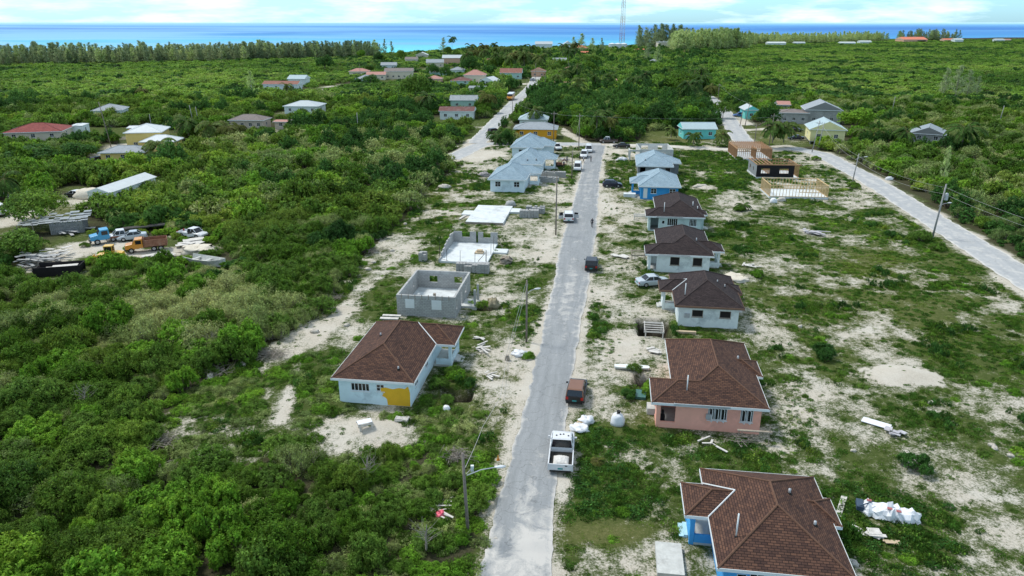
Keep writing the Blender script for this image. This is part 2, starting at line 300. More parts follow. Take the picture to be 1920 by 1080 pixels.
# sand and grass: (px, py, rx, ry, sand)  painted into the plan of bare sand and weeds
BLOBS = [
 (700, 520, 50, 40, .4), (655, 570, 30, 20, .5), (590, 625, 30, 18, .5), (520, 690, 32, 13, 1.0), (620, 560, 40, 25, .2), (700, 590, 40, 25, .25), (600, 680, 40, 30, .1), (545, 660, 50, 25, .7), (540, 750, 20, 60, .6), (760, 465, 35, 22, .8), (745, 500, 45, 22, .85), (535, 790, 20, 10, .6),
 (700, 800, 78, 26, 1.1), (640, 830, 45, 30, .8), (630, 760, 60, 20, .12), (560, 720, 90, 50, .05), (440, 800, 150, 90, .02),
 (850, 372, 80, 22, .38), (830, 335, 60, 30, .25), (905, 291, 40, 10, 1.1), (880, 305, 20, 7, .9), (835, 400, 50, 12, .55), (800, 425, 60, 14, .2), (850, 425, 40, 6, .75),
 (1000, 320, 60, 40, .75), (1040, 380, 40, 25, .85), (1010, 400, 40, 40, .35), (950, 440, 60, 20, .35), (1010, 470, 50, 40, .72), (900, 600, 60, 18, .35), (960, 560, 60, 20, .75), (940, 530, 40, 25, .55), (985, 600, 18, 40, .12), (930, 640, 50, 22, .55),
 (880, 640, 30, 20, .55), (930, 690, 60, 40, .55), (960, 660, 30, 50, .7), (900, 760, 60, 40, .35), (940, 720, 30, 60, .45), (880, 850, 60, 45, .15), (845, 735, 40, 30, .0), (980, 620, 30, 20, .3),
 (1160, 290, 30, 12, 1.0), (1150, 320, 50, 18, .15), (1150, 345, 40, 14, .5), (1140, 380, 30, 25, .85), (1180, 395, 40, 18, .75), (1150, 440, 35, 25, .3), (1170, 480, 60, 14, .7), (1160, 550, 60, 35, .8), (1120, 610, 25, 60, .15), (1190, 595, 40, 20, .5), (1170, 640, 60, 30, .85),
 (1120, 760, 60, 28, 1.0), (1180, 700, 40, 40, .15), (1140, 690, 30, 30, .8), (1150, 780, 60, 18, .75), (1110, 850, 60, 60, .1), (1120, 920, 90, 60, .0), (1220, 880, 30, 70, .4), (1240, 850, 60, 30, .35), (1250, 1040, 45, 40, .8), (1110, 1050, 90, 20, .45), (1130, 1000, 95, 22, .22),
 (1330, 300, 70, 30, .08), (1320, 350, 22, 5, 1.1), (1340, 300, 60, 9, .2), (1360, 285, 60, 6, .6), (1360, 380, 80, 18, .3), (1400, 390, 60, 20, .65), (1440, 420, 80, 25, .55), (1390, 440, 80, 25, .15), (1420, 480, 80, 30, .25), (1520, 300, 60, 10, .5), (1520, 390, 60, 16, .2), (1540, 345, 60, 14, .5), (1600, 370, 40, 12, .8), (1660, 420, 50, 20, .3),
 (1500, 435, 40, 16, .5), (1600, 470, 120, 50, .12), (1730, 540, 150, 90, .03), (1500, 540, 70, 50, .3), (1590, 560, 40, 30, .45), (1450, 590, 60, 40, .45), (1500, 640, 80, 35, .65), (1620, 600, 60, 30, .55), (1690, 640, 60, 20, .55), (1440, 700, 40, 60, .1), (1850, 660, 130, 90, .02), (1890, 575, 40, 10, .7),
 (1560, 700, 90, 35, .5), (1690, 700, 52, 28, 1.2), (1560, 760, 90, 50, .72), (1500, 850, 100, 45, .75), (1650, 860, 80, 40, .35), (1420, 860, 60, 30, .2), (1300, 850, 90, 30, .2), (1780, 760, 80, 50, .4), (1740, 860, 90, 60, .6), (1830, 900, 80, 50, .7), (1880, 1000, 80, 60, .65), (1700, 1000, 110, 70, .06), (1600, 970, 60, 60, .08),
 (1480, 860, 60, 22, .8), (1290, 900, 60, 30, .35), (1240, 960, 20, 60, .55), (1900, 820, 60, 50, .15), (1690, 800, 80, 30, .45),
 (1280, 260, 90, 14, .12), (1250, 274, 80, 5, 1.0), (1450, 255, 60, 16, .15), (1450, 300, 60, 6, .6), (1600, 300, 20, 6, .3),
]
DRYB = [(840, 350, 60, 35, .9), (830, 310, 50, 15, .8), (830, 400, 60, 18, .8), (1280, 262, 90, 14, 1.0), (1450, 255, 70, 16, .8), (1130, 1000, 110, 26, 1.0), (1150, 380, 40, 80, .7), (1150, 345, 40, 20, .8), (1040, 322, 60, 12, .6), (1650, 560, 260, 120, .45), (1200, 780, 60, 30, .6), (120, 395, 60, 30, .6), (940, 740, 50, 90, .5),
        (800, 1000, 100, 80, .5), (1640, 500, 120, 50, .6), (20, 400, 40, 40, .7), (1700, 1000, 100, 60, .2)]
def inlots(px, py): return inpoly(px, py, LOTS)
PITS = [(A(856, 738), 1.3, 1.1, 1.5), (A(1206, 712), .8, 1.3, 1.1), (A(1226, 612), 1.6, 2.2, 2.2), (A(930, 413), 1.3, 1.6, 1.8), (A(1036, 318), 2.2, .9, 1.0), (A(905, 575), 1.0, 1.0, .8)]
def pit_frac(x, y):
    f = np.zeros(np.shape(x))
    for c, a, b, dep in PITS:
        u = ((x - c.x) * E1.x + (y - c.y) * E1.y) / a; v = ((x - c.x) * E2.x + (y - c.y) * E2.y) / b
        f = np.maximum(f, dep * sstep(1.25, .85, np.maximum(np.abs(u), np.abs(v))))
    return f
ALLROADS = [(MAINC, 4.2)] + list(RW.values())
def roaddist(x, y):
    d = np.full(np.shape(x), 1e9)
    for pts, wd in ALLROADS: d = np.minimum(d, segdist(x, y, pts) - wd / 2)
    return d
def coast_y(x): return np.interp(x, [-900, -430, -130, -40, 60, 160, 400, 700, 1400, 4000], [830, 770, 850, 1010, 1080, 1120, 1300, 1600, 1900, 3000])

xs = np.concatenate([-38 - np.cumsum(.45 * 1.09 ** np.arange(92))[::-1], np.arange(-38, 62, .42), 62 + np.cumsum(.45 * 1.09 ** np.arange(98))])
ys = np.concatenate([np.arange(20, 110, .42), np.arange(110, 160, .7), np.arange(160, 250, 1.2), 250 + np.cumsum(1.5 * 1.045 ** np.arange(98))])
ys = ys[ys < 3400]
GX, GY = np.meshgrid(xs, ys); gx, gy = GX.ravel(), GY.ravel()
px, py = proj(gx, gy)
lots = inlots(px, py)
yard = np.zeros_like(lots)
for p in YARDS: yard |= inpoly(px, py, p)
sand = np.where(lots, .33, 0.0); wsum = np.zeros_like(sand) + .35; acc = sand * .35
for bx, by, rx, ry, s in BLOBS:
    k = np.exp(-1.5 * (((px - bx) / rx) ** 2 + ((py - by) / ry) ** 2)) * 1.6; acc += k * s; wsum += k
sand = np.where(lots | yard, acc / wsum, 0)
sand = np.where(yard & ~lots, .12, sand)
rd = roaddist(gx, gy); nrd = np.minimum(segdist(gx, gy, RW['north'][0]), segdist(gx, gy, RW['lane'][0])); near = lots | yard | ((nrd < 6.5) & (gy > 215))
sand = np.where(near & (nrd < 7) & (gy > 222), .04, sand); sand = np.where(near, np.maximum(sand, np.where((nrd < 7) & (gy > 222), .7, .95) * sstep(2.2, .2, rd + np.where((nrd < 7) & (gy > 222), 1.2, 0))), np.maximum(0, .8 * sstep(1.6, .3, rd)))
for pts, wd in DRW: sand = np.maximum(sand, 1.0 * sstep(1.0, -.3, segdist(gx, gy, pts) - wd / 2))
TRK = [([(775, 452), (735, 490), (690, 530), (640, 590), (590, 632), (500, 692)], 1.15), ([(560, 680), (545, 730), (530, 790)], .1), ([(830, 395), (900, 408)], .8)]
for pts_, hw_ in TRK: sand = np.maximum(sand, .92 * sstep(hw_ + 1.0, hw_ * .6, segdist(gx, gy, [tuple(A(*q)[:2]) for q in pts_])))
fine = fbm(gx, gy, 5.5, 3, 5); tiny = fbm(gx, gy, 1.3, 9, 3)
# patches stretched along the lots
sandv = np.clip(sand * .96 - .02 + (fine - .5) * 1.5 + (tiny - .5) * .9, 0, 1.3) * (sand > .01)
for c_, a_, b_ in ((A(1690, 705), 3.6, 2.3), (A(1322, 352), 1.8, 1.1), (A(700, 800), 2.6, 1.2), (A(905, 291), 5, 4)): sandv = np.maximum(sandv, 1.3 * sstep(1.15, .75, np.hypot((gx - c_.x) / a_, (gy - c_.y) / b_) + (tiny - .5) * 1.1 + (fine - .5) * .8))
dry = np.zeros_like(sand)
for bx, by, rx, ry, s in DRYB: dry = np.maximum(dry, s * np.exp(-1.2 * (((px - bx) / rx) ** 2 + ((py - by) / ry) ** 2)))
wild = (~near) & (rd > 1.0)
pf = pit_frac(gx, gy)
piles = [(A(1690, 705), 3.4, 2.2, .45), (A(1322, 352), 1.7, 1.2, .6), (A(170, 364), 2.6, 2.0, 1.3), (A(700, 800), 3.0, 1.6, .35), (A(1225, 270), 1, 1, .2), (A(1400, 520), 2.2, 2.0, .5)]
gz = -.10 * fbm(gx, gy, 7, 21, 4) * sstep(.2, 1.5, rd) - .02 - pf
gz -= .12 * (tiny - .5) * sstep(.5, 2, rd) * near
for c, a, b, h in piles:
    gz += h * np.exp(-1.3 * (((gx - c.x) / a) ** 2 + ((gy - c.y) / b) ** 2)) * (.8 + .4 * tiny)
cy = coast_y(gx); gz = np.where(gy > cy - 25, gz - 3.5 * sstep(-25, 20, gy - cy), gz)
nx_, ny_ = len(xs), len(ys)
idx = np.arange(nx_ * ny_).reshape(ny_, nx_)
quads = np.stack([idx[:-1, :-1].ravel(), idx[:-1, 1:].ravel(), idx[1:, 1:].ravel(), idx[1:, :-1].ravel()], 1)
ctr = (cy[quads].min(1) + 120 > gy[quads].min(1)); quads = quads[ctr]
gm, t, b, o = newmat('ground'); lk = t.links.new
def attr(n): q = nn(t, 'ShaderNodeAttribute'); q.attribute_name = n; return q.outputs['Fac']
def noise(s, d=6, r=.6, vec=None, dist=0):
    q = nn(t, 'ShaderNodeTexNoise'); q.inputs['Scale'].default_value = s; q.inputs['Detail'].default_value = d; q.inputs['Roughness'].default_value = r; q.inputs['Distortion'].default_value = dist
    lk(vec or geo.outputs['Position'], q.inputs['Vector']); return q.outputs[0]
def ramp(i, *st):
    q = nn(t, 'ShaderNodeValToRGB'); cr = q.color_ramp; cr.elements[0].position = st[0][0]; cr.elements[0].color = c4(st[0][1]); cr.elements[1].position = st[-1][0]; cr.elements[1].color = c4(st[-1][1])
    for p, c in st[1:-1]: cr.elements.new(p).color = c4(c)
    lk(i, q.inputs[0]); return q.outputs[0]
def math_(op, a, b_=None, c=None):
    q = nn(t, 'ShaderNodeMath', operation=op)
    for i, v in enumerate((a, b_, c)):
        if v is None: continue
        if isinstance(v, (int, float)): q.inputs[i].default_value = v
        else: lk(v, q.inputs[i])
    return q.outputs[0]
def mix(f, a, b_, bt='MIX'):
    q = nn(t, 'ShaderNodeMix', data_type='RGBA', blend_type=bt)
    for i, v in ((0, f), (6, a), (7, b_)):
        if isinstance(v, (int, float)): q.inputs[i].default_value = v
        elif isinstance(v, tuple): q.inputs[i].default_value = c4(v)
        else: lk(v, q.inputs[i])
    return q.outputs[2]
geo = nn(t, 'ShaderNodeNewGeometry')
n1 = noise(1.4, 8, .7); n2 = noise(7, 6, .7); n3 = noise(.25, 5, .6); n4 = noise(22, 4, .6)
sandcol = mix(ramp(n2, (.35, (0, 0, 0)), (.7, (1, 1, 1))), (.45, .41, .335), (.62, .575, .49))
sandcol = mix(ramp(n3, (.45, (0, 0, 0)), (.62, (.6, .6, .6))), sandcol, (.60, .57, .50))
speck = ramp(n4, (.60, (0, 0, 0)), (.68, (1, 1, 1))); sandcol = mix(math_('MULTIPLY', speck, .6), sandcol, (.20, .19, .13))
green = ramp(n1, (.25, (.028, .050, .012)), (.5, (.060, .092, .022)), (.75, (.13, .155, .055)))
green = mix(ramp(n2, (.4, (0, 0, 0)), (.75, (.75, .75, .75))), green, (.11, .115, .045))
dryc = ramp(n2, (.3, (.10, .11, .035)), (.7, (.19, .18, .075)))
green = mix(math_('MULTIPLY', attr('dry'), ramp(n1, (.3, (.35, .35, .35)), (.6, (1, 1, 1)))), green, dryc)
# weeds fade into sand through a wide ragged band
k = math_('ADD', attr('sand'), math_('MULTIPLY', math_('SUBTRACT', n1, .5), 1.5)); k = math_('ADD', k, math_('MULTIPLY', math_('SUBTRACT', n2, .5), 1.8)); k = math_('ADD', k, math_('MULTIPLY', math_('SUBTRACT', n4, .5), .9))
sm = ramp(k, (.30, (0, 0, 0)), (.50, (.35, .35, .35)), (.78, (1, 1, 1)))
soil = ramp(n2, (.3, (.03, .035, .016)), (.7, (.09, .085, .05)))
col = mix(sm, green, sandcol)
col = mix(attr('wild'), col, soil)
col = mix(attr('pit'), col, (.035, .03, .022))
lk(col, b.inputs['Base Color']); b.inputs['Roughness'].default_value = .95; b.inputs['Specular IOR Level'].default_value = .02
bp = nn(t, 'ShaderNodeBump'); bp.inputs['Strength'].default_value = .8; bp.inputs['Distance'].default_value = .12; lk(math_('ADD', n2, math_('MULTIPLY', n4, .4)), bp.inputs['Height']); lk(bp.outputs[0], b.inputs['Normal'])
me = npmesh('ground', np.stack([gx, gy, gz], 1), quads, [gm])
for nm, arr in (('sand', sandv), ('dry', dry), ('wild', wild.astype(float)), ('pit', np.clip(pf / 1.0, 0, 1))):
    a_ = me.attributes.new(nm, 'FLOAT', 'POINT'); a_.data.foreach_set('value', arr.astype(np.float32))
ground = bpy.data.objects.new('ground', me); COL.objects.link(ground); tag(ground, kind='structure')
me.polygons.foreach_set('use_smooth', [True] * len(me.polygons))

# ---- roads
def roadmat(name, c1, c2, dust, amt):
    global t, b, geo
    m, t, b, o = newmat(name); lk_ = t.links.new
    geo = nn(t, 'ShaderNodeNewGeometry'); uv = nn(t, 'ShaderNodeTexCoord')
    mpn = nn(t, 'ShaderNodeMapping'); mpn.inputs['Scale'].default_value = (7, .12, 1); lk_(uv.outputs['UV'], mpn.inputs[0])
    globals()['lk'] = lk_
    st = noise(1.0, 6, .7, mpn.outputs[0]); a_ = noise(.55, 8, .72, None, .6); f_ = noise(9, 5, .7)
    base = mix(ramp(st, (.3, (0, 0, 0)), (.7, (1, 1, 1))), c1, c2); base = mix(ramp(f_, (.4, (0, 0, 0)), (.7, (.4, .4, .4))), base, tuple(v * .7 for v in c1))
    sx = nn(t, 'ShaderNodeSeparateXYZ'); lk_(uv.outputs['UV'], sx.inputs[0])
    e = math_('ABSOLUTE', math_('SUBTRACT', sx.outputs[0], .5))       # 0 centre .. .5 edge
    d = math_('ADD', a_, math_('MULTIPLY', math_('MAXIMUM', math_('SUBTRACT', e, .42), 0), 3.2)); d = math_('ADD', d, math_('MULTIPLY', math_('SUBTRACT', f_, .5), .35)); d = math_('ADD', d, math_('MULTIPLY', math_('SUBTRACT', st, .5), .12)); tr_ = math_('ABSOLUTE', math_('SUBTRACT', e, .23)); d = math_('ADD', d, math_('MULTIPLY', math_('MINIMUM', tr_, .12), .8)); vo = nn(t, 'ShaderNodeTexVoronoi', feature='DISTANCE_TO_EDGE'); vo.inputs['Scale'].default_value = .55; vw = nn(t, 'ShaderNodeVectorMath', operation='ADD'); nv = nn(t, 'ShaderNodeTexNoise'); nv.inputs['Scale'].default_value = 1.3; lk_(geo.outputs['Position'], nv.inputs['Vector']); lk_(geo.outputs['Position'], vw.inputs[0]); lk_(nv.outputs[1], vw.inputs[1]); lk_(vw.outputs[0], vo.inputs['Vector']); base = mix(ramp(vo.outputs[0], (0, (.55, .55, .55)), (.018, (0, 0, 0))), base, tuple(v * .45 for v in c1))
    d = math_('ADD', d, attr('dust'))
    col = mix(ramp(d, (.62 - amt, (0, 0, 0)), (.86 - amt, (.9, .9, .9))), base, dust)
    lk_(col, b.inputs['Base Color']); b.inputs['Roughness'].default_value = .9; b.inputs['Specular IOR Level'].default_value = .2
    bpn = nn(t, 'ShaderNodeBump'); bpn.inputs['Strength'].default_value = .3; bpn.inputs['Distance'].default_value = .02; lk_(f_, bpn.inputs['Height']); lk_(bpn.outputs[0], b.inputs['Normal'])
    return m
ASPH = roadmat('asphalt', (.23, .245, .25), (.33, .345, .35), (.54, .52, .48), -.03)
ASPH2 = roadmat('old_asphalt', (.36, .375, .38), (.44, .45, .45), (.60, .58, .53), .06)
SANDR = roadmat('sandy_track', (.50, .47, .41), (.60, .57, .50), (.66, .62, .55), .1)
def strip(name, Lp, Rp, mat, z=.02, step=.8, rag=.18, seed=0, nu=9):
    "ragged-edged road sheet between two edge polylines of equal length"
    Lp = np.array(Lp, float); Rp = np.array(Rp, float)
    C_ = (Lp + Rp) / 2; s = np.concatenate([[0], np.cumsum(np.hypot(*np.diff(C_, axis=0).T))]); n = max(3, int(s[-1] / step)); q = np.linspace(0, s[-1], n)
    def sm(P):
        o_ = np.stack([np.interp(q, s, P[:, 0]), np.interp(q, s, P[:, 1])], 1)
        ker = int(max(1, min(15, 4 / step))); pad = np.pad(o_, ((ker, ker), (0, 0)), 'edge')
        return np.stack([np.convolve(pad[:, i], np.ones(2 * ker + 1) / (2 * ker + 1), 'valid') for i in (0, 1)], 1)
    l, r = sm(Lp), sm(Rp); d = (r - l) / np.linalg.norm(r - l, axis=1)[:, None]
    l = l - d * ((fbm(q, q * 0, 1.6, 5 + seed) - .5) * 4 * rag)[:, None]; r = r + d * ((fbm(q, q * 0, 2.2, 55 + seed) - .5) * 4 * rag)[:, None]
    u = np.linspace(0, 1, nu); P = l[:, None, :] * (1 - u[None, :, None]) + r[:, None, :] * u[None, :, None]
    crown = z + .05 * (1 - (2 * u - 1) ** 2)
    V = np.concatenate([P, np.broadcast_to(crown[None, :, None], (n, nu, 1))], 2).reshape(-1, 3)
    ii = np.arange(n * nu).reshape(n, nu); Q = np.stack([ii[:-1, :-1].ravel(), ii[:-1, 1:].ravel(), ii[1:, 1:].ravel(), ii[1:, :-1].ravel()], 1)
    me = npmesh(name, V, Q, [mat]); uvl = me.uv_layers.new(name='UVMap')
    UV = np.stack([np.broadcast_to(u[None, :], (n, nu)), np.broadcast_to(q[:, None], (n, nu))], 2).reshape(-1, 2)
    uvl.data.foreach_set('uv', UV[Q.ravel()].astype(np.float32).ravel())
    ppx, ppy = proj(V[:, 0], V[:, 1]); a_ = me.attributes.new('dust', 'FLOAT', 'POINT'); dv = np.zeros(len(V))
    if name == 'road':
        for bx, by, rx, ry, s_ in ((990, 1060, 40, 60, .3), (1000, 960, 30, 60, .16), (1010, 1020, 30, 30, .2), (1070, 540, 30, 40, .14), (1065, 590, 30, 30, .1), (1100, 350, 25, 40, .10), (930, 1060, 12, 60, .25), (960, 880, 20, 60, -.05), (1030, 700, 30, 60, -.1), (1050, 640, 30, 30, .05)):
            dv += s_ * np.exp(-(((ppx - bx) / rx) ** 2 + ((ppy - by) / ry) ** 2))
    a_.data.foreach_set('value', dv.astype(np.float32))
    o_ = bpy.data.objects.new(name, me); COL.objects.link(o_); return tag(o_, kind='structure')
strip('road', [A(*a)[:2] for a, _ in MAIN], [A(*b_)[:2] for _, b_ in MAIN], ASPH, .034, .35, .17)
def offs(pts, wd):
    P = np.array(pts, float); T_ = np.gradient(P, axis=0); T_ /= np.linalg.norm(T_, axis=1)[:, None]; N = np.stack([T_[:, 1], -T_[:, 0]], 1)
    return P - N * wd / 2, P + N * wd / 2
for k_, nm, mt, z_ in (('cross', 'cross_street', ASPH2, .016), ('sandy', 'sandy_track', SANDR, .012), ('right', 'side_road', ASPH2, .024), ('north', 'village_road', ASPH2, .022), ('lane', 'lane', ASPH2, .010)):
    l_, r_ = offs(*RW[k_]); strip(nm, l_, r_, mt, z_, 1.0, .22, len(nm))

# ---- sea
m, t, b, o = newmat('sea'); lk = t.links.new; geo = nn(t, 'ShaderNodeNewGeometry')
sx = nn(t, 'ShaderNodeSeparateXYZ'); lk(geo.outputs['Position'], sx.inputs[0])
ly = math_('LOGARITHM', sx.outputs[1], 10.0)
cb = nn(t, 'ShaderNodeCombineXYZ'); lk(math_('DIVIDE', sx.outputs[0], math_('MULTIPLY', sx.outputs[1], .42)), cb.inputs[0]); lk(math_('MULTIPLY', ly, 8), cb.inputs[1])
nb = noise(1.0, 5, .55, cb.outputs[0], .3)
cb2 = nn(t, 'ShaderNodeCombineXYZ'); lk(math_('DIVIDE', sx.outputs[0], math_('MULTIPLY', sx.outputs[1], .9)), cb2.inputs[0]); lk(math_('MULTIPLY', ly, 5), cb2.inputs[1])
wob = noise(1.2, 4, .5, cb2.outputs[0])
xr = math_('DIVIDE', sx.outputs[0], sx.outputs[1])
lyy = math_('ADD', ly, math_('MULTIPLY', math_('SUBTRACT', wob, .5), .28))
depth_haze = ramp(math_('MULTIPLY', math_('SUBTRACT', lyy, 2.9), .6), (0, (.12, .62, .66)), (.10, (.10, .55, .66)), (.19, (.055, .30, .56)), (.32, (.035, .20, .50)), (.46, (.03, .17, .48)), (.58, (.09, .30, .58)), (.72, (.24, .48, .68)), (1, (.48, .72, .82)))  # water by depth; the last stops paint pale distance haze at the horizon
lt = mix(ramp(math_('ADD', xr, .5), (.0, (1, 1, 1)), (.75, (0, 0, 0))), (.10, .33, .60), (.22, .47, .72)); nbx = math_('SUBTRACT', nb, math_('MULTIPLY', xr, .14)); col = mix(ramp(nbx, (.45, (0, 0, 0)), (.62, (.8, .8, .8))), depth_haze, lt)  # light streaks: cloud reflections painted into the sea colour by noise
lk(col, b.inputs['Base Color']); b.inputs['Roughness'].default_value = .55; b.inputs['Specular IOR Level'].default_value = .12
bp = nn(t, 'ShaderNodeBump'); bp.inputs['Strength'].default_value = .5; bp.inputs['Distance'].default_value = 1.5; lk(noise(.05, 6, .6), bp.inputs['Height']); lk(bp.outputs[0], b.inputs['Normal'])
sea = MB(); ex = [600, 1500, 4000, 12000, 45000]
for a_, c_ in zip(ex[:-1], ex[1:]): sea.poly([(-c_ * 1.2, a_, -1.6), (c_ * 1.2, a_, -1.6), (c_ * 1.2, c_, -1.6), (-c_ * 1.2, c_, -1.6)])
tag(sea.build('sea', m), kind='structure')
# ------------------------------------------------------------------ buildings
SH_BROWN = shingle('shingle_brown', (.135, .070, .046), (.062, .034, .027), (.020, .013, .012))
SH_DARK = shingle('shingle_dark', (.060, .044, .042), (.032, .024, .025), (.014, .011, .011))
SH_BLUE = shingle('shingle_pale_blue', (.33, .43, .48), (.25, .34, .40), (.17, .24, .29))
SH_GREY = shingle('shingle_grey', (.26, .30, .33), (.17, .20, .23), (.1, .12, .14))
BLOCK = blockwall('block_wall', (.42, .425, .41), (.24, .245, .24)); BLOCKD = blockwall('block_wall_dark', (.24, .26, .265), (.15, .16, .17))
CONC = M('concrete', (.40, .405, .39), .9, .2, 1.5, stain=(.20, .20, .19), stain_amt=.2, bump=.2); SLAB = M('slab', (.62, .66, .66), .85, .12, .8, stain=(.38, .40, .40), stain_amt=.35)
CONC_L = M('pale_concrete', (.52, .53, .50), .9, .15, 2, stain=(.30, .30, .28), stain_amt=.2)
WHITE = M('white_paint', (.72, .76, .76), .6, .05, 2); WALLW = M('white_wall', (.72, .79, .77), .85, .07, 1.2, stain=(.44, .50, .50), stain_amt=.32); WALLB = M('pale_blue_wall', (.68, .84, .88), .85, .05, 1.2, stain=(.45, .58, .62), stain_amt=.28); WALLG = M('pale_green_wall', (.55, .67, .64), .85, .07, 1.2, stain=(.40, .48, .46), stain_amt=.32)
WALLPB = M('very_pale_blue_wall', (.70, .82, .86), .85, .06, 1.2, stain=(.48, .58, .62), stain_amt=.32)
PINK = M('pink_wall', (.90, .45, .34), .85, .06, 1.0, stain=(.74, .36, .28), stain_amt=.32); BLUE = M('blue_wall', (.035, .28, .60), .85, .08, 1, stain=(.10, .36, .62), stain_amt=.05); SKYB = M('sky_blue_wall', (.07, .36, .72), .85, .06, 1)
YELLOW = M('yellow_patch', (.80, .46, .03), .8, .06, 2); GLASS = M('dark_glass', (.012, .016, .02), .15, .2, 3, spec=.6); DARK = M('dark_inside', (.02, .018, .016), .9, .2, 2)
WOODW = M('weathered_wood', (.30, .26, .21), .9, .25, 4); FRAMEW = M('new_timber', (.40, .23, .12), .8, .25, 3, stain=(.34, .20, .11), stain_amt=.2); FRAMEP = M('pale_timber', (.58, .42, .22), .8, .2, 3); TAR = M('tar_paper', (.016, .014, .016), .8, .3, 2)
PLY = M('plywood', (.50, .40, .27), .85, .15, 2); GREYM = M('grey_metal', (.45, .48, .50), .45, .15, 3, .3, stain=(.30, .26, .22), stain_amt=.32); PALEM = M('pale_metal_roof', (.44, .49, .50), .5, .08, 2, stain=(.46, .48, .48), stain_amt=.15)
FOOT = []
SIDES = 'FRBL'
def smap(side, x0, y0, x1, y1):
    if side == 'F': return (x1 - x0), lambda u, d, z: (x0 + u, y0 + d, z)
    if side == 'B': return (x1 - x0), lambda u, d, z: (x1 - u, y1 - d, z)
    if side == 'L': return (y1 - y0), lambda u, d, z: (x0 + d, y1 - u, z)
    return (y1 - y0), lambda u, d, z: (x1 - d, y0 + u, z)
def sbox(mb, f, u0, u1, d0, d1, z0, z1, mat=0):
    a = f(u0, d0, z0); b = f(u1, d1, z1); mb.box(a[0], a[1], a[2], b[0], b[1], b[2], mat)
def walls(mb, rect, z0, z1, ops, sides='FRBL', th=.2, mat=0):
    for sd_ in sides:
        ln, f = smap(sd_, *rect); a, b = (0, ln) if sd_ in 'FB' else (th, ln - th); cur = a
        for (u0, zo, w_, h_) in sorted([o_[1:5] for o_ in ops if o_[0] == sd_]):
            sbox(mb, f, cur, u0, 0, th, z0, z1, mat)
            if zo > z0: sbox(mb, f, u0, u0 + w_, 0, th, z0, zo, mat)
            if zo + h_ < z1: sbox(mb, f, u0, u0 + w_, 0, th, zo + h_, z1, mat)
            cur = u0 + w_
        sbox(mb, f, cur, b, 0, th, z0, z1, mat)
def window(parent, rect, op, fm=WHITE, style='two'):
    sd_, u0, z0, w_, h_ = op[:5]; ln, f = smap(sd_, *rect); mb = MB(); fw = .055; d0, d1 = .03, .10
    if style in ('two', 'three', 'casement', 'grille', 'single'):
        sbox(mb, f, u0, u0 + w_, d0, d1, z0, z0 + fw); sbox(mb, f, u0, u0 + w_, d0, d1, z0 + h_ - fw, z0 + h_); sbox(mb, f, u0, u0 + fw, d0, d1, z0 + fw, z0 + h_ - fw); sbox(mb, f, u0 + w_ - fw, u0 + w_, d0, d1, z0 + fw, z0 + h_ - fw)
        n = {'two': 2, 'three': 3, 'casement': 3 if w_ > 1.4 else 2, 'grille': 5, 'single': 1}[style]
        for i in range(1, n): u = u0 + w_ * i / n; sbox(mb, f, u - .03, u + .03, d0 + .004, d1 - .004, z0 + fw, z0 + h_ - fw)
        if style == 'two': sbox(mb, f, u0 + fw, u0 + w_ - fw, d0 + .01, d1 - .01, z0 + h_ * .5 - .02, z0 + h_ * .5 + .02)
        sbox(mb, f, u0 - .05, u0 + w_ + .05, -.06, d0, z0 - .07, z0 - .003)
    else: sbox(mb, f, u0, u0 + w_, .12, .15, z0, z0 + h_, 0)
    wn = mb.build('window' if style != 'ply' else 'window_board', fm, parent)
    if style == 'ply': return
    if style == 'casement':
        for i in range(3 if w_ > 1.4 else 2):
            cm = MB(); u = u0 + fw + (w_ - 2 * fw) * i / (3 if w_ > 1.4 else 2) + .05; L_ = .42
            X0 = Vector(f(u, -.02, 0)); X1 = Vector(f(u + .22, -.02 - L_, 0)); dv = (X1 - X0); ang = math.atan2(dv.y, dv.x); T_ = Matrix.Translation(X0) @ Matrix.Rotation(ang, 4, 'Z'); l_ = dv.length
            for q in ((0, .05, z0, z0 + h_), (l_ - .05, l_, z0, z0 + h_)): cm.box(q[0], -.015, q[2], q[1], .015, q[3], 0, T_)
            cm.box(.05, -.013, z0, l_ - .05, .013, z0 + .05, 0, T_); cm.box(.05, -.013, z0 + h_ - .05, l_ - .05, .013, z0 + h_, 0, T_); cm.build('sash', WHITE, wn)
    pm = MB(); sbox(pm, f, u0 + fw * .5, u0 + w_ - fw * .5, d0 + .03, d0 + .045, z0 + fw * .5, z0 + h_ - fw * .5); pm.build('pane', DARK if op[5:] and op[5] == 'hole' else GLASS, wn)  # 'hole' openings get a dark sheet painted as the unlit room behind
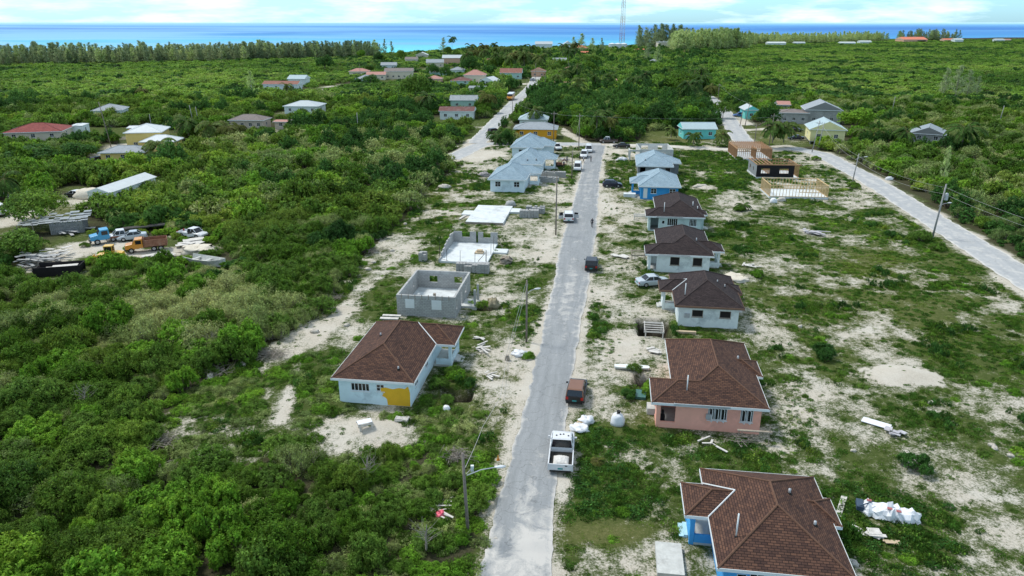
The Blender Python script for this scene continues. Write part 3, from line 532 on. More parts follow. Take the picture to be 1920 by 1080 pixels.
def hip(mb, x0, y0, x1, y1, z, rise, pitch=None, gable=False, th=.10, ridge=None, ax=None, cut={}, only=None, rfrom=None):
    W, D = x1 - x0, y1 - y0; alongy = (D >= W) if ax is None else ax == 'y'; hw = (W if alongy else D) / 2; ins = 0 if gable else hw; zt = z + rise; sl = math.hypot(hw, rise)
    if alongy: a, b = (x0 + hw, y0 + ins, zt), (x0 + hw, y1 - ins, zt)
    else: a, b = (x0 + ins, y0 + hw, zt), (x1 - ins, y0 + hw, zt)
    c = [(x0, y0, z), (x1, y0, z), (x1, y1, z), (x0, y1, z)]
    def face(p, e0, e1):
        e0 = Vector(e0); e1 = Vector(e1); uv = []; d = (e1 - e0).normalized()
        for q in p:
            v = Vector(q) - e0; u = v.dot(d); uv.append((u + e0.x * .7, (v - d * u).length))
        mb.poly(p, 0, uv)
    if alongy:
        face([c[0], c[1], a], c[0], c[1]) if not gable else mb.poly([c[0], c[1], a], 1)
        face([c[1], c[2], b, a], c[1], c[2]); face([c[2], c[3], b], c[2], c[3]) if not gable else mb.poly([c[2], c[3], b], 1); face([c[3], c[0], a, b], c[3], c[0])
    else:
        face([c[0], c[1], b, a], c[0], c[1]); face([c[1], c[2], b], c[1], c[2]) if not gable else mb.poly([c[1], c[2], b], 1); face([c[2], c[3], a, b], c[2], c[3]); face([c[3], c[0], a], c[3], c[0]) if not gable else mb.poly([c[3], c[0], a], 1)
    mb.poly([c[3], c[2], c[1], c[0]], 1)
    if ridge is not None:
        lines = [(a, b, 'r')] + ([] if gable else [(c[0], a, 0), (c[3], b if alongy else a, 3), (c[1], a if alongy else b, 1), (c[2], b, 2)])
        for p, q, k_ in lines:
            p, q = Vector(p), Vector(q)
            if only is not None and k_ not in only: continue
            if k_ == 'r' and rfrom is not None:
                if rfrom[0] == 'L': q.x = min(q.x, rfrom[1])
                else: p.x = max(p.x, rfrom[1])
            if k_ in cut: p = p.lerp(q, min(.98, cut[k_] / hw))
            if (q - p).length > .2: ridge.cyl(p + Vector((0, 0, .01)), q + Vector((0, 0, .01)), .075, .075, 6)
def fascia(mb, x0, y0, x1, y1, z, h=.2, t_=.03, sides='FRBL'):
    if 'F' in sides: mb.box(x0 - t_, y0 - t_, z - h, x1 + t_, y0, z + .03)
    if 'B' in sides: mb.box(x0 - t_, y1, z - h, x1 + t_, y1 + t_, z + .03)
    if 'L' in sides: mb.box(x0 - t_, y0, z - h, x0, y1, z + .03)
    if 'R' in sides: mb.box(x1, y0, z - h, x1 + t_, y1, z + .03)
def bungalow(label, cat, W, D, anchor, wing, wm, rm, capm, name='bungalow', zE=2.6, pitch=.5, wops=(), wing_ops=(), fm=WHITE, fam=WHITE, porch=None, pipes=(), dx=0.0, yaw=YAW, back_wing=None, oh=.5, extra=None, valley=None, group=None, gable=False, wstyle=None):
    "anchor: pixel of the front-left corner of the main eave; wing (side, y0, y1, out); porch 'open' = posts and slab, 'room' = walls with the given openings"
    p = A(anchor[0], anchor[1], zE); e = thing(name, label, cat, (p.x, p.y, 0), yaw, group)
    e.location = Vector((p.x, p.y, 0)) + Vector((math.cos(yaw), math.sin(yaw), 0)) * dx; ox, oy = e.location.x, e.location.y
    FOOT.append((ox, oy, yaw, .1, .1, W - .1, D - .1)); rect = (oh, oh, W - oh, D - oh); mb = MB(); walls(mb, rect, -.35, zE - .02, wops); mb.build('wall', wm, e)
    fl = MB(); fl.box(oh + .2, oh + .2, -.3, W - oh - .2, D - oh - .2, .02); fl.build('floor', CONC, e)
    for o_ in wops:
        st = o_[5] if len(o_) > 5 else 'two'
        if st == 'open': continue
        if st == 'hole': window(e, rect, o_[:5] + ('hole',), WOODW, 'single'); continue
        if st == 'door':
            sd_, u0, z0, w_, h_ = o_[:5]; ln, f = smap(sd_, *rect); dm = MB(); sbox(dm, f, u0, u0 + w_, .05, .1, z0, z0 + h_); d_ = dm.build('door', WHITE, e); hm = MB(); sbox(hm, f, u0 + .1, u0 + .16, .02, .05, z0 + 1, z0 + 1.06); hm.build('handle', GREYM, d_); continue
        window(e, rect, o_, PLY if st == 'ply' else fm, st)
    def roof(rc, z, rise, sides='FRBL', gb=False, **kw):
        r = MB(); cp = MB(); hip(r, *rc, z, rise, ridge=cp, gable=gb, **kw); ro = r.build('roof', [rm, fam if not gb else wm], e); cp.build('ridge_cap', capm, ro); f_ = MB(); fascia(f_, *rc, z, sides=sides); f_.build('fascia', fam, ro); return ro
    cut = {}
    if wing:
        if wing[1] < .3: cut[0 if wing[0] == 'L' else 1] = (wing[2] - wing[1]) / 2
        if wing[2] > D - .3: cut[3 if wing[0] == 'L' else 2] = (wing[2] - wing[1]) / 2
    ro = roof((0, 0, W, D), zE, pitch * W / 2, gb=gable, cut=cut)
    def addwing(wg, pk, ops, k):
        side, y0, y1, outw = wg; wd = y1 - y0; inn = min(W * .6, wd)
        rc = (-outw, y0, inn, y1) if side == 'L' else (W - inn, y0, W + outw, y1)
        roof(rc, zE - .03 * k, pitch * wd / 2 * .98, 'F' + side + 'B' if False else ('FL' if side == 'L' else 'FR') + 'B', ax='x' if (rc[2] - rc[0]) >= wd - .01 else 'y', only=('r', 0, 3) if side == 'L' else ('r', 1, 2), rfrom=(side, wd / 2 if side == 'L' else W - wd / 2))
        wx0, wx1 = (-outw + oh, oh) if side == 'L' else (W - oh, W + outw - oh)
        if wx1 - wx0 < .3: return
        FOOT.append((ox, oy, yaw, wx0, y0 + .1, wx1, y1 - .1))
        if pk == 'room':
            mb = MB(); walls(mb, (wx0, y0 + oh, wx1, y1 - oh), -.35, zE - .05, ops, 'FB' + side); mb.build('wing_wall', wm, e)
            f2 = MB(); f2.box(wx0 + .2, y0 + oh + .2, -.3, wx1, y1 - oh - .2, .1); f2.build('porch_floor', CONC, e)
            for o_ in ops:
                if len(o_) > 5 and o_[5] != 'open': window(e, (wx0, y0 + oh, wx1, y1 - oh), o_, fm, o_[5])
        else:
            s = MB(); s.box(wx0 + .02, y0 + oh, -.3, wx1 - .02, y1 - oh, .12); s.build('porch_slab', CONC_L, e)
            wl = MB(); xo = wx0 if side == 'L' else wx1 - .15
            wl.box(xo, y0 + oh + .3, .12, xo + .15, y1 - oh - .3, .75); wl.box(min(wx0, wx1) + .3, y0 + oh, .12, max(wx0, wx1) - .002, y0 + oh + .15, .75) if wx1 - wx0 > .6 else None; wl.build('porch_wall', wm, e)
            for yy in (y0 + oh, y1 - oh - .3):
                pm = MB(); xx = wx0 - .02 if side == 'L' else wx1 - .28; pm.box(xx, yy - .01, -.3, xx + .3, yy + .3, zE - .06); pm.build('post', wm, e)
            st = MB(); xs_ = wx0 - .9 if side == 'L' else wx1 + .9; ym = (y0 + y1) / 2
            for j in range(3):
                a_, b_ = sorted((xs_, (wx0 if side == 'L' else wx1) - (0.02 if side == 'L' else -.02) - (-1 if side == 'L' else 1) * 0 )) ; st.box(a_ + (.3 * j if side == 'L' else 0), ym - .7, -.2 + .12 * j if j else -.3, b_ - (.3 * j if side == 'R' else 0), ym + .7, -.08 + .12 * j)
            st.build('step', CONC_L if wm is not SKYB else M('pale_blue_step', (.45, .68, .74)), e)
    if wing: addwing(wing, porch or 'open', wing_ops, 1)
    if back_wing: addwing(back_wing, 'open', (), 2)
    for (x_, y_, h_, r_) in pipes:
        zz = zE + pitch * min(x_, W - x_, y_, D - y_); pp = MB(); pp.cyl((x_, y_, zz - .1), (x_, y_, zz + h_), r_, r_, 8); o_ = pp.build('vent_pipe', WHITE if h_ > .5 else GREYM, e, True)
        bp_ = MB(); bp_.cyl((x_, y_, zz - .06), (x_, y_, zz + .08), r_ * 2.2, r_ * 1.3, 8); bp_.build('flashing', DARK, o_)
    if valley:
        side, y0, y1, outw = wing; r = (y1 - y0) / 2; sx_ = (lambda v: v) if side == 'L' else (lambda v: W - v); v = MB()
        vz = lambda d: zE + pitch * d + .05
        v.cyl((sx_(0), y0, vz(0)), (sx_(r), y0 + r, vz(r)), .05, .05, 5)
        if y1 < D - 1: v.cyl((sx_(0), y1, vz(0)), (sx_(r), y0 + r, vz(r)), .05, .05, 5)
        v.build('valley_flashing', WHITE, e)
    if extra: extra(e)
    return e
def w(*a): return a
CAPB = M('cap_brown', (.13, .07, .045), .9, .25, 8); CAPD = M('cap_dark', (.05, .037, .034), .9, .25, 8); CAPL = M('cap_blue', (.34, .44, .49), .9, .12, 8)
# right row, nearest first
def ex_blue(e):
    m_ = MB(); m_.box(1.0, .35, 1.0, 1.7, .48, 1.9); m_.build('meter_box', GREYM, e)
bungalow('sky-blue house with the brown shingle roof nearest the bottom right corner', 'house', 7.9, 10.4, (1341, 1065), ('L', 4.8, 8.5, 1.5), SKYB, SH_BROWN, CAPB, wops=[w('F', .75, 1.1, .6, .8, 'single'), w('F', 1.5, 1.1, .9, .9, 'two'), w('F', 4.3, 1.1, 1.3, 1.0, 'two'), w('R', 5, 1, 1.3, 1.1, 'two'), w('L', 1.5, .05, .9, 2, 'door')], porch='open', back_wing=('R', 5.0, 8.0, .5), pipes=[(1.3, 2.2, 1.7, .05), (5.2, 6.2, .35, .09), (6.3, 3.8, .3, .09)], valley=True, dx=.15)
def ex_pink(e):
    m_ = MB(); m_.box(2.75, .30, 1.15, 3.25, .49, 1.6); m_.build('meter_box', GREYM, e)
    m_ = MB(); m_.box(-.4, -.55, .02, .1, -.05, .9) if False else m_.box(5.2, -1.1, 1.02, 8.0, -.85, 1.09); m_.cyl((5.35, -.97, -.2), (5.35, -.97, 1.02), .04, .04, 6); m_.cyl((7.8, -.97, -.2), (7.8, -.97, 1.5), .04, .04, 6); m_.build('trestle', WOODW, e)
    m_ = MB(); m_.box(-1.0, 1.0, .1, -.6, 1.5, .75); m_.box(-.9, 1.1, .75, -.7, 1.4, 1.2); m_.build('porch_chair', TAR, e)
bungalow('salmon pink house with brown shingle roof and open white casement windows', 'house', 7.8, 13.5, (1222, 754), ('L', 0, 4.6, 1.9), PINK, SH_BROWN, CAPB, dx=1.9, wops=[w('F', 2.4, 1.0, 1.6, 1.25, 'casement'), w('F', 5.1, 1.0, 1.05, 1.25, 'casement'), w('R', 2, 1, 1.3, 1.1, 'two'), w('L', 9.0, 1, 1.2, 1.1, 'two')], wing_ops=[w('F', .35, .5, 1.25, 1.75, 'open'), w('L', 1, .1, 1.1, 2.1, 'open')], porch='room', back_wing=('R', 6.2, 9.6, .55), pipes=[(1.1, 1.4, 1.5, .05), (6.3, 8.0, .35, .09)], extra=ex_pink)
def ex_r3(e):
    m_ = MB(); m_.box(1.15, .33, 1.05, 1.75, .49, 1.55); m_.build('meter_box', GREYM, e)
bungalow('white-walled house with dark brown roof, nearest of the three dark-roofed ones', 'house', 7.7, 11.2, (1266, 573), ('L', 5.0, 8.6, 1.5), WALLW, SH_DARK, CAPD, wops=[w('F', 1.5, 1.15, 1.25, .85, 'hole'), w('F', 4.6, 1.15, 1.25, .85, 'hole'), w('R', 3, 1, 1.3, .9, 'hole')], porch='open', back_wing=('R', 5, 8, .5), pipes=[(1.2, 1.9, 1.5, .05), (6.0, 4.6, .4, .07), (5.2, 5.2, .3, .06)], fam=M('brown_fascia', (.20, .12, .08)), valley=True, extra=ex_r3)
bungalow('white-walled house with dark roof and side annex, middle of the three dark-roofed ones', 'house', 7.6, 13.2, (1210, 476), ('L', 0, 4.3, 1.8), WALLW, SH_DARK, CAPD, dx=1.8, wops=[w('F', 1.2, .95, 1.3, 1.2, 'hole'), w('F', 4.3, .95, 1.3, 1.2, 'hole')], wing_ops=[w('F', .35, .1, .8, 2.2, 'open'), w('L', .8, .1, 1.6, 2.1, 'open')], porch='room', back_wing=('R', 2.6, 6.4, 1.7), pipes=[(5.4, 3.5, .5, .07)])
bungalow('pale green-white house with dark roof, farthest of the three dark-roofed ones', 'house', 7.9, 14.4, (1211, 405), ('L', 0, 4.3, 1.8), WALLG, SH_DARK, CAPD, dx=1.8, wops=[w('F', 1.3, .95, 1.7, 1.25, 'grille'), w('F', 4.9, .95, 1.2, 1.25, 'grille'), w('F', .4, 1.2, .5, .6, 'single')], wing_ops=[w('F', .35, .1, 1.3, 2.1, 'open')], porch='room', back_wing=('R', 2.2, 5.0, .6), pipes=[(1.2, 1.0, 1.7, .05), (6.2, 4.6, .8, .07), (6.9, 3.6, .6, .06)])
bungalow('bright blue house with pale blue shingle roof', 'house', 8.3, 12.5, (1197, 349), ('L', 3.6, 8, 1.6), BLUE, SH_BLUE, CAPL, wops=[w('F', 2.0, 1.1, 1.1, 1.0, 'two'), w('F', 5.6, 1.1, 1.2, 1.0, 'two'), w('F', .55, .1, .8, 2.0, 'door')], porch='open', pipes=[], valley=False)
bungalow('unfinished dark grey block house with pale blue shingle roof', 'house', 8.3, 14, (1193, 311), ('R', 4.6, 9.4, 2.0), BLOCKD, SH_BLUE, CAPL, wops=[w('F', 3.2, .9, 1.1, 1.3, 'hole'), w('F', 6.0, .9, 1.1, 1.3, 'hole'), w('F', .4, .1, 1.2, 2.2, 'open')], porch='room', pipes=[(2, 2, .4, .1)])
# left row
def ex_l1(e):
    m_ = MB(); g = [(4.55, -.05), (6.68, -.05), (6.70, 1.35), (6.55, 2.0), (6.25, 1.72), (5.7, 1.78), (5.1, 1.62), (4.4, 1.75), (3.95, 1.62), (4.0, 1.25), (4.2, 1.1), (4.05, .85), (4.35, .72), (4.5, .55)]
    m_.poly([(x_ + .5, .494, z_) for x_, z_ in g]); m_.build('yellow_paint_patch', YELLOW, e)
bungalow('pale blue house with brown shingle roof and a yellow paint patch, left of the street', 'house', 7.75, 13.4, (620, 709), ('R', 8.6, 13.4, 1.9), WALLB, SH_BROWN, CAPB, wops=[w('F', 1.15, 1.2, 1.75, .8, 'grille'), w('F', 3.55, 1.3, .75, .7, 'two'), w('R', 1.7, 1.0, 1.1, 1.2, 'two'), w('R', 5.6, 1.0, 1.1, 1.2, 'two')], porch='open', pipes=[(2.6, 7.0, .3, .08), (6.0, 1.3, .3, .08)], valley=True, extra=ex_l1)
bungalow('white house with pale blue roof, nearest of the three blue-roofed ones', 'house', 8.0, 12.5, (914, 336), ('R', 7.6, 12.3, 2.3), WALLPB, SH_BLUE, CAPL, wops=[w('F', 1.0, 1.0, 1.15, 1.1, 'two'), w('F', 4.9, 1.0, 1.15, 1.1, 'two')], porch='open', pitch=.55)
bungalow('white house with pale blue roof, middle of the three blue-roofed ones', 'house', 8.0, 13, (952, 307), ('R', 7.6, 12.6, 2.6), WALLPB, SH_BLUE, CAPL, wops=[w('F', 1.2, 1.0, 1.0, 1.1, 'hole'), w('F', 2.5, 1.0, .9, 1.1, 'hole'), w('F', 5.2, 1.1, .9, .8, 'two')], porch='open', pitch=.6, pipes=[(4.4, 1.2, .4, .1), (6.4, 1.3, .4, .1)])
bungalow('white house with pale blue roof and lean-to, farthest of the three blue-roofed ones', 'house', 8.6, 13, (956, 276), ('R', 3.6, 9.6, 2.6), WALLPB, SH_BLUE, CAPL, wops=[w('F', 1.8, 1.0, 1.0, 1.0, 'hole'), w('F', 3.2, 1.0, .8, 1.0, 'hole'), w('F', 5.8, 1.0, .9, 1.0, 'hole')], porch='room', pitch=.6)

# ---- shells, slabs and timber frames
def shell(label, cat, name, anchor, W, D, zt, ops, wm, z_anchor=0, sides='FRBL', yaw=YAW, ring=None, th=.2, slabm=SLAB, group=None):
    p = A(anchor[0], anchor[1], z_anchor); e = thing(name, label, cat, (p.x, p.y, 0), yaw, group); FOOT.append((p.x, p.y, yaw, -.2, -.2, W + .2, D + .2))
    mb = MB(); walls(mb, (0, 0, W, D), -.3, zt, ops, sides, th); mb.build('wall', wm, e); s = MB(); s.box(.2, .2, -.3, W - .2, D - .2, .22); s.build('floor_slab', slabm, e)
    if ring:
        rm_ = MB(); walls(rm_, (-.02, -.02, W + .02, D + .02), zt + .003, zt + ring, [], 'FRBL', th + .04); rm_.build('ring_beam', CONC, e)
    return e
l2 = shell('roofless grey concrete-block house with boarded windows, left of the street', 'building', 'block_shell', (743, 552), 7.1, 9.4, 2.25, [w('F', 1.1, 1.0, 1.0, 1.05), w('F', 4.3, .95, 1.1, 1.1), w('B', 1.0, 1.0, 1.1, .9), w('B', 4.3, 1.0, 1.1, .9), w('L', 2, 1.1, .6, .7), w('R', .7, .8, .6, 1.2), w('R', 3.4, .2, 1.0, 2), w('R', 6.0, .9, 1.0, 1.1)], BLOCK, 2.6, ring=.32)
bd = MB(); bd.box(1.05, -.04, .95, 2.15, -.01, 2.1); bd.build('window_board', WHITE, l2); bd = MB(); bd.box(4.25, -.04, .9, 5.45, -.01, 2.1); bd.build('window_board', WHITE, l2)
for i in range(8): bd = MB(); bd.box(.6 + i * .82, -.055, 2.15, .68 + i * .82, -.022, 2.72); bd.build('form_strap', WOODW, l2)
pc = MB(); pc.box(7.12, 3.4, -.3, 9.0, 6.0, .2); pc.build('porch_slab', CONC_L, l2)
for yy in (3.5, 5.6): pc = MB(); pc.box(8.65, yy, .2, 8.9, yy + .25, 2.3); pc.build('post', CONC, l2)
pc = MB(); [pc.box(2.6 + .3 * i, 4 + .2 * i, .22, 3.9 - .2 * i, 4.12 + .2 * i, .3 + .06 * i) for i in range(4)]; pc.box(3.2, 5, .22, 3.5, 5.3, 1.0); pc.build('leftover_timber', WOODW, l2)
l3 = thing('slab_with_walls', 'white slab with half-built block walls and steel starter bars', 'building', A(822, 492), YAW); LP = l3.location; FOOT.append((LP.x, LP.y, YAW, -.2, -.2, 7.3, 10.6))
s = MB(); s.box(.2, 0, -.3, 7.2, 9.9, .25); s.build('floor_slab', SLAB, l3); s = MB(); s.box(7.22, 5.4, -.3, 9.3, 7.4, .2); s.build('porch_slab', SLAB, l3)
s = MB(); hh = [1.0, 1.2, 1.5, 1.7, 1.7, 2.0, 1.8]
for i, h_ in enumerate(hh): s.box(0, 1.6 + i * 1.2, -.3, .2, 1.6 + i * 1.2 + (1.2 if i != 3 else .9), h_)
s.box(0, 0, -.3, .2, 1.6, .5); s.build('side_wall', BLOCK, l3)
s = MB(); walls(s, (.2, 9.9, 7.2, 10.1), -.3, 2.0, [w('F', 1.3, 1.1, 1.3, .95), w('F', 3.55, -.3, .35, 2.4), w('F', 4.7, 1.1, 1.2, .95)], 'F'); s.build('back_wall', BLOCK, l3)
for (x_, y_, h_) in [(.1, .3, 2.2), (1.2, .2, 1.9), (3.2, .2, 1.8), (5.4, .1, 1.7), (7.1, .1, 2.0), (6.9, .6, 1.9), (7.1, 4, 1.8), (7.1, 6.6, 2.2), (-.5, 3, 2.3), (3.8, 10.3, 2.6), (6.8, 10.3, 2.5), (7.6, 8.6, 2.2), (.3, 10.2, 2.4)]:
    s = MB(); s.cyl((x_, y_, .1), (x_ + .05, y_, .1 + h_), .035, .03, 5); s.build('starter_bar', M('rebar', (.05, .045, .04)), l3)
for a_, b_ in [((.3, .9, .25), (1.4, .2, .25)), ((6.9, .6, 1.6), (5.8, .3, .3)), ((7.3, 9, 1.8), (8.2, 8.2, .1))]: s = MB(); s.cyl(a_, b_, .05, .05, 5); s.build('brace', WOODW, l3)
s = MB(); s.box(4.6, 4.0, .26, 5.9, 5.2, .45); s.box(4.9, 4.3, .45, 5.7, 5.0, .75); solo('plywood_pile', s, PLY, 'small pile of plywood lying on the white slab', 'timber', LP, YAW)
l4 = thing('bare_slab', 'bare white concrete slab with side pads, between block walls and blue-roofed houses', 'slab', A(873, 419), YAW); q = l4.location; FOOT.append((q.x, q.y, YAW, -1.5, 0, 8.4, 12.6))
s = MB(); s.box(0, 0, -.3, 6.6, 12.4, .35); s.build('floor_slab', SLAB, l4); s = MB(); s.box(-1.9, 5.5, -.3, -.05, 8.5, .2); s.build('side_pad', SLAB, l4); s = MB(); s.box(6.65, 8.2, -.3, 8.4, 11.0, .28); s.build('side_pad', SLAB, l4); s = MB(); s.box(-.06, -.08, -.3, 6.66, -.005, .28); s.build('form_board', WOODW, l4)
r8 = shell('grey concrete house shell without roof, by the crossroads', 'building', 'concrete_shell', (1199, 300), 8.4, 9.5, 2.7, [w('F', .5, .2, 1.6, 2.2), w('F', 5.2, .9, 1.3, 1.2), w('B', 1.5, 1.2, 1.2, 1), w('B', 5.2, 1.2, 1.8, 1)], CONC_L, 0, yaw=R(-3))
pc = MB(); pc.box(-2.6, .2, 2.1, -.02, .45, 2.5); pc.box(-2.6, .2, -.3, -2.3, .45, 2.1); pc.box(-2.6, .45, -.3, -2.3, 3.0, .1); pc.box(-2.6, 3, -.3, -2.3, 3.25, 2.5); pc.box(-2.6, .46, 2.1, -2.35, 2.99, 2.5); pc.build('porch_frame', CONC_L, r8)
def studs(mb, a, b, z0, z1, step=.6, w_=.07, openings=()):
    a, b = Vector(a), Vector(b); L_ = (b - a).length; d = (b - a) / L_; ang = math.atan2(d.y, d.x); T_ = Matrix.Translation((a.x, a.y, 0)) @ Matrix.Rotation(ang, 4, 'Z'); n = int(L_ / step)
    mb.box(0, -w_, z0, L_, w_, z0 + .08, 0, T_); mb.box(0, -w_, z1 - .14, L_, w_, z1, 0, T_)
    for i in range(n + 1):
        u = min(L_ - .05, i * L_ / n); op = [o_ for o_ in openings if o_[0] < u < o_[1]]
        if op: mb.box(u - .03, -w_ * .9, z0 + .08, u + .03, w_ * .9, op[0][2], 0, T_); continue
        mb.box(u - .035, -w_ * .9, z0 + .08, u + .035, w_ * .9, z1 - .14, 0, T_)
    for o_ in openings: mb.box(o_[0], -w_ * .8, o_[2], o_[1], w_ * .8, o_[2] + .08, 0, T_)
def frame(label, anchor, W, D, zt, fm, joists=False, dense=.6):
    p = A(*anchor); e = thing('timber_frame', label, 'building', (p.x, p.y, 0), YAW * .6); FOOT.append((p.x, p.y, YAW * .6, 0, 0, W, D)); s = MB(); s.box(-.1, -.1, -.3, W + .1, D + .1, .3); s.build('floor_slab', SLAB, e)
    for a_, b_ in (((0, 0, 0), (W, 0, 0)), ((0, D, 0), (W, D, 0)), ((0, .1, 0), (0, D - .1, 0)), ((W, .1, 0), (W, D - .1, 0)), ((W * .55, .2, 0), (W * .55, D * .5, 0)) if joists else ((W * .62, D * .55, 0), (W - .2, D * .55, 0))): s = MB(); studs(s, a_, b_, .3, zt, dense); s.build('stud_wall', fm, e)
    if joists:
        s = MB(); [s.box(.1 + i * (W - .3) / 16, 0, zt, .18 + i * (W - .3) / 16, D, zt + .2) for i in range(17)]; [s.box(-.1, y_, zt + .2, W + .1, y_ + .1, zt + .28) for y_ in np.linspace(0, D, 7)]; s.build('roof_joists', fm, e)
    return e
frame('orange-brown timber frame with roof joists, behind the black-walled shell', (1381, 300), 8.6, 11.5, 2.8, FRAMEW, True, .5)
frame('open pale timber stud frame on a white slab, nearest of the frames', (1443, 371), 11.2, 7.6, 2.6, FRAMEP)
p = A(1417, 334); f2 = thing('black_shell', 'roofless timber house with black tar-paper walls and two window holes', 'building', p, YAW * .6); FOOT.append((p.x, p.y, YAW * .6, -.5, -.5, 10, 9))
s = MB(); s.box(-.1, -.1, -.3, 9.4, 8.6, .3); s.build('floor_slab', SLAB, f2); s = MB(); walls(s, (0, 0, 8.2, 8.4), .3, 2.9, [w('F', 1.0, 1.1, 1.9, 1.1), w('F', 5.0, 1.1, 2.0, 1.1)], 'F', .1); s.build('front_wall', TAR, f2)
s = MB(); walls(s, (0, 0, 8.2, 8.4), .3, 2.9, [w('L', 1.6, 1.2, 1.0, .9), w('L', 5.0, 1.2, .6, .9)], 'L', .1); s.build('side_wall', M('grey_sheathing', (.25, .27, .27)), f2)
for a_, b_ in (((.2, .2, 0), (8.1, .2, 0)), ((.1, 8.4, 0), (9.2, 8.4, 0)), ((9.2, 0, 0), (9.2, 8.3, 0)), ((3.6, .3, 0), (3.6, 8.2, 0)), ((3.8, 4, 0), (9, 4, 0)), ((.25, .3, 0), (.25, 8.2, 0))): s = MB(); studs(s, a_, b_, .3, 3.0, .6, .06); s.build('stud_wall', FRAMEW, f2)
s = MB(); [s.box(-.1 + i * .85, 0, 3.02, .0 + i * .85, 8.4, 3.16) for i in range(5)]; s.box(-.2, -.2, 3.0, 9.6, -.05, 3.2); s.build('joists', FRAMEW, f2)

# ---- village houses: gable or hip boxes with windows
ROOFS = {'red': shingle('roof_red', (.30, .085, .07), (.22, .06, .055), (.12, .04, .04), .5, .3), 'rust': M('rust_roof', (.25, .11, .08), .8, .25, 1.5, stain=(.36, .30, .27), stain_amt=.15), 'darkrust': M('dark_rust_roof', (.15, .065, .055), .8, .25, 1.5, stain=(.22, .18, .17), stain_amt=.32), 'pale': PALEM, 'white': M('white_roof', (.56, .60, .60), .6, .07, 1, stain=(.55, .58, .58), stain_amt=.32), 'grey': M('grey_roof', (.29, .32, .34), .8, .15, 1.5, stain=(.24, .27, .29), stain_amt=.2), 'brown': M('brown_grey_roof', (.20, .17, .155), .85, .2, 1.5), 'pink': M('pinkish_roof', (.42, .22, .18), .85, .15, 1.5), 'orange': M('orange_roof', (.62, .20, .12), .8, .1, 1.5), 'aqua': M('pale_aqua_roof', (.37, .47, .49), .7, .07, 1.5), 'tin': M('tin_roof', (.27, .30, .31), .5, .2, 2, .2, stain=(.08, .08, .08), stain_amt=.18)}
WM = {'yellow': M('yellow_wall', (.72, .56, .20), .85, .06, 1), 'paleyellow': M('pale_yellow_wall', (.76, .70, .36), .85, .05, 1), 'orange': M('orange_wall', (.68, .34, .025), .85, .12, 3), 'turq': M('turquoise_wall', (.16, .60, .57), .85, .06, 1), 'beige': M('beige_wall', (.52, .45, .38), .9, .15, 1, stain=(.38, .32, .28), stain_amt=.2), 'white': WALLW, 'cream': M('cream_wall', (.66, .60, .47), .85, .08, 1), 'grey': BLOCK, 'peach': M('peach_wall', (.64, .40, .28), .85, .08, 1), 'mint': M('mint_wall', (.42, .62, .56), .85, .08, 1), 'green': M('pale_mint_wall', (.55, .68, .58), .85, .08, 1)}
def cottage(label, anchor, W, D, wk, rk, yaw=0, kind='hip', h=2.7, pitch=.42, nw=3, ax=None, name='house', oh=.45, cat='house', skirt=0, door=False, ww=1.1, group=None):
    p = A(*anchor); yw = R(yaw); e = thing(name, label, cat, (p.x, p.y, 0), yw, group); FOOT.append((p.x, p.y, yw, 0, 0, W, D)); hh = h + skirt
    ops = [w('F', W * (i + .5) / nw - ww / 2, 1.0 + skirt, ww, 1.0) for i in range(nw)] if nw else []
    for sd_ in 'LR':
        if D > 3.5: ops.append(w(sd_, D * .4, 1.0 + skirt, 1.0, 1.0))
    if door and nw: i = nw - 1; ops[i] = w('F', ops[i][1], .1 + skirt, .9, 2.0)
    mb = MB(); walls(mb, (0, 0, W, D), -.35 if not skirt else skirt, hh, ops); mb.build('wall', WM[wk], e)
    if skirt:
        for x_ in np.linspace(.1, W - .3, 5):
            for y_ in (.1, D - .3): s = MB(); s.box(x_, y_, -.3, x_ + .2, y_ + .2, skirt - .01); s.build('pier', CONC, e)
        s = MB(); s.box(.02, .02, skirt - .2, W - .02, D - .02, skirt - .005); s.build('floor', CONC, e)
    for i, o_ in enumerate(ops):
        if door and nw and i == nw - 1:
            ln, f = smap('F', 0, 0, W, D); dm = MB(); sbox(dm, f, o_[1], o_[1] + o_[3], .05, .1, o_[2], o_[2] + o_[4]); dm.build('door', WHITE, e)
        else: window(e, (0, 0, W, D), o_, WHITE, 'two')
    r = MB(); cp = MB(); hip(r, -oh, -oh, W + oh, D + oh, hh + .02, pitch * (min(W, D) / 2 + oh) if ax is None else pitch * ((W if ax == 'y' else D) / 2 + oh), gable=(kind == 'gable'), ridge=cp, ax=ax)
    ro = r.build('roof', [ROOFS[rk], WM[wk]], e); cp.build('ridge_cap', ROOFS[rk], ro); f_ = MB(); fascia(f_, -oh, -oh, W + oh, D + oh, hh + .02, .16); f_.build('fascia', WHITE, ro); return e
cottage('orange-yellow house with grey roof beside the crossroads', (965, 259), 12.5, 7.5, 'orange', 'grey', -5, 'hip', 2.8, .38)
cottage('hip-roofed pale grey house behind the orange house', (974, 240), 9, 8, 'white', 'aqua', -5, 'hip', 2.8, .5)
cottage('turquoise house with pale aqua roof on the dry lawn', (1281, 260), 9.6, 7.5, 'turq', 'aqua', -1, 'gable', 2.9, .35, ax='x')
cottage('pale yellow gabled house with white roof, raised on piers', (1517, 270), 9.2, 11, 'paleyellow', 'aqua', -14, 'gable', 3.3, .45, 2, 'y', skirt=.9)
sgh = cottage('small turquoise gabled house beside the blue cars at the lane', (1396, 223), 4.5, 9, 'turq', 'pale', -5, 'gable', 3.2, .5, 1, 'y')
ugh = cottage('large grey unfinished block building with a gable, behind the pale yellow house', (1508, 231), 11.5, 12, 'grey', 'grey', -14, 'gable', 4.6, .42, 2, 'y')
ug2 = cottage('long grey roofless-looking block wing with rust roof left of the grey gable', (1462, 231), 9.0, 8, 'grey', 'brown', -10, 'hip', 3.6, .2, 3)
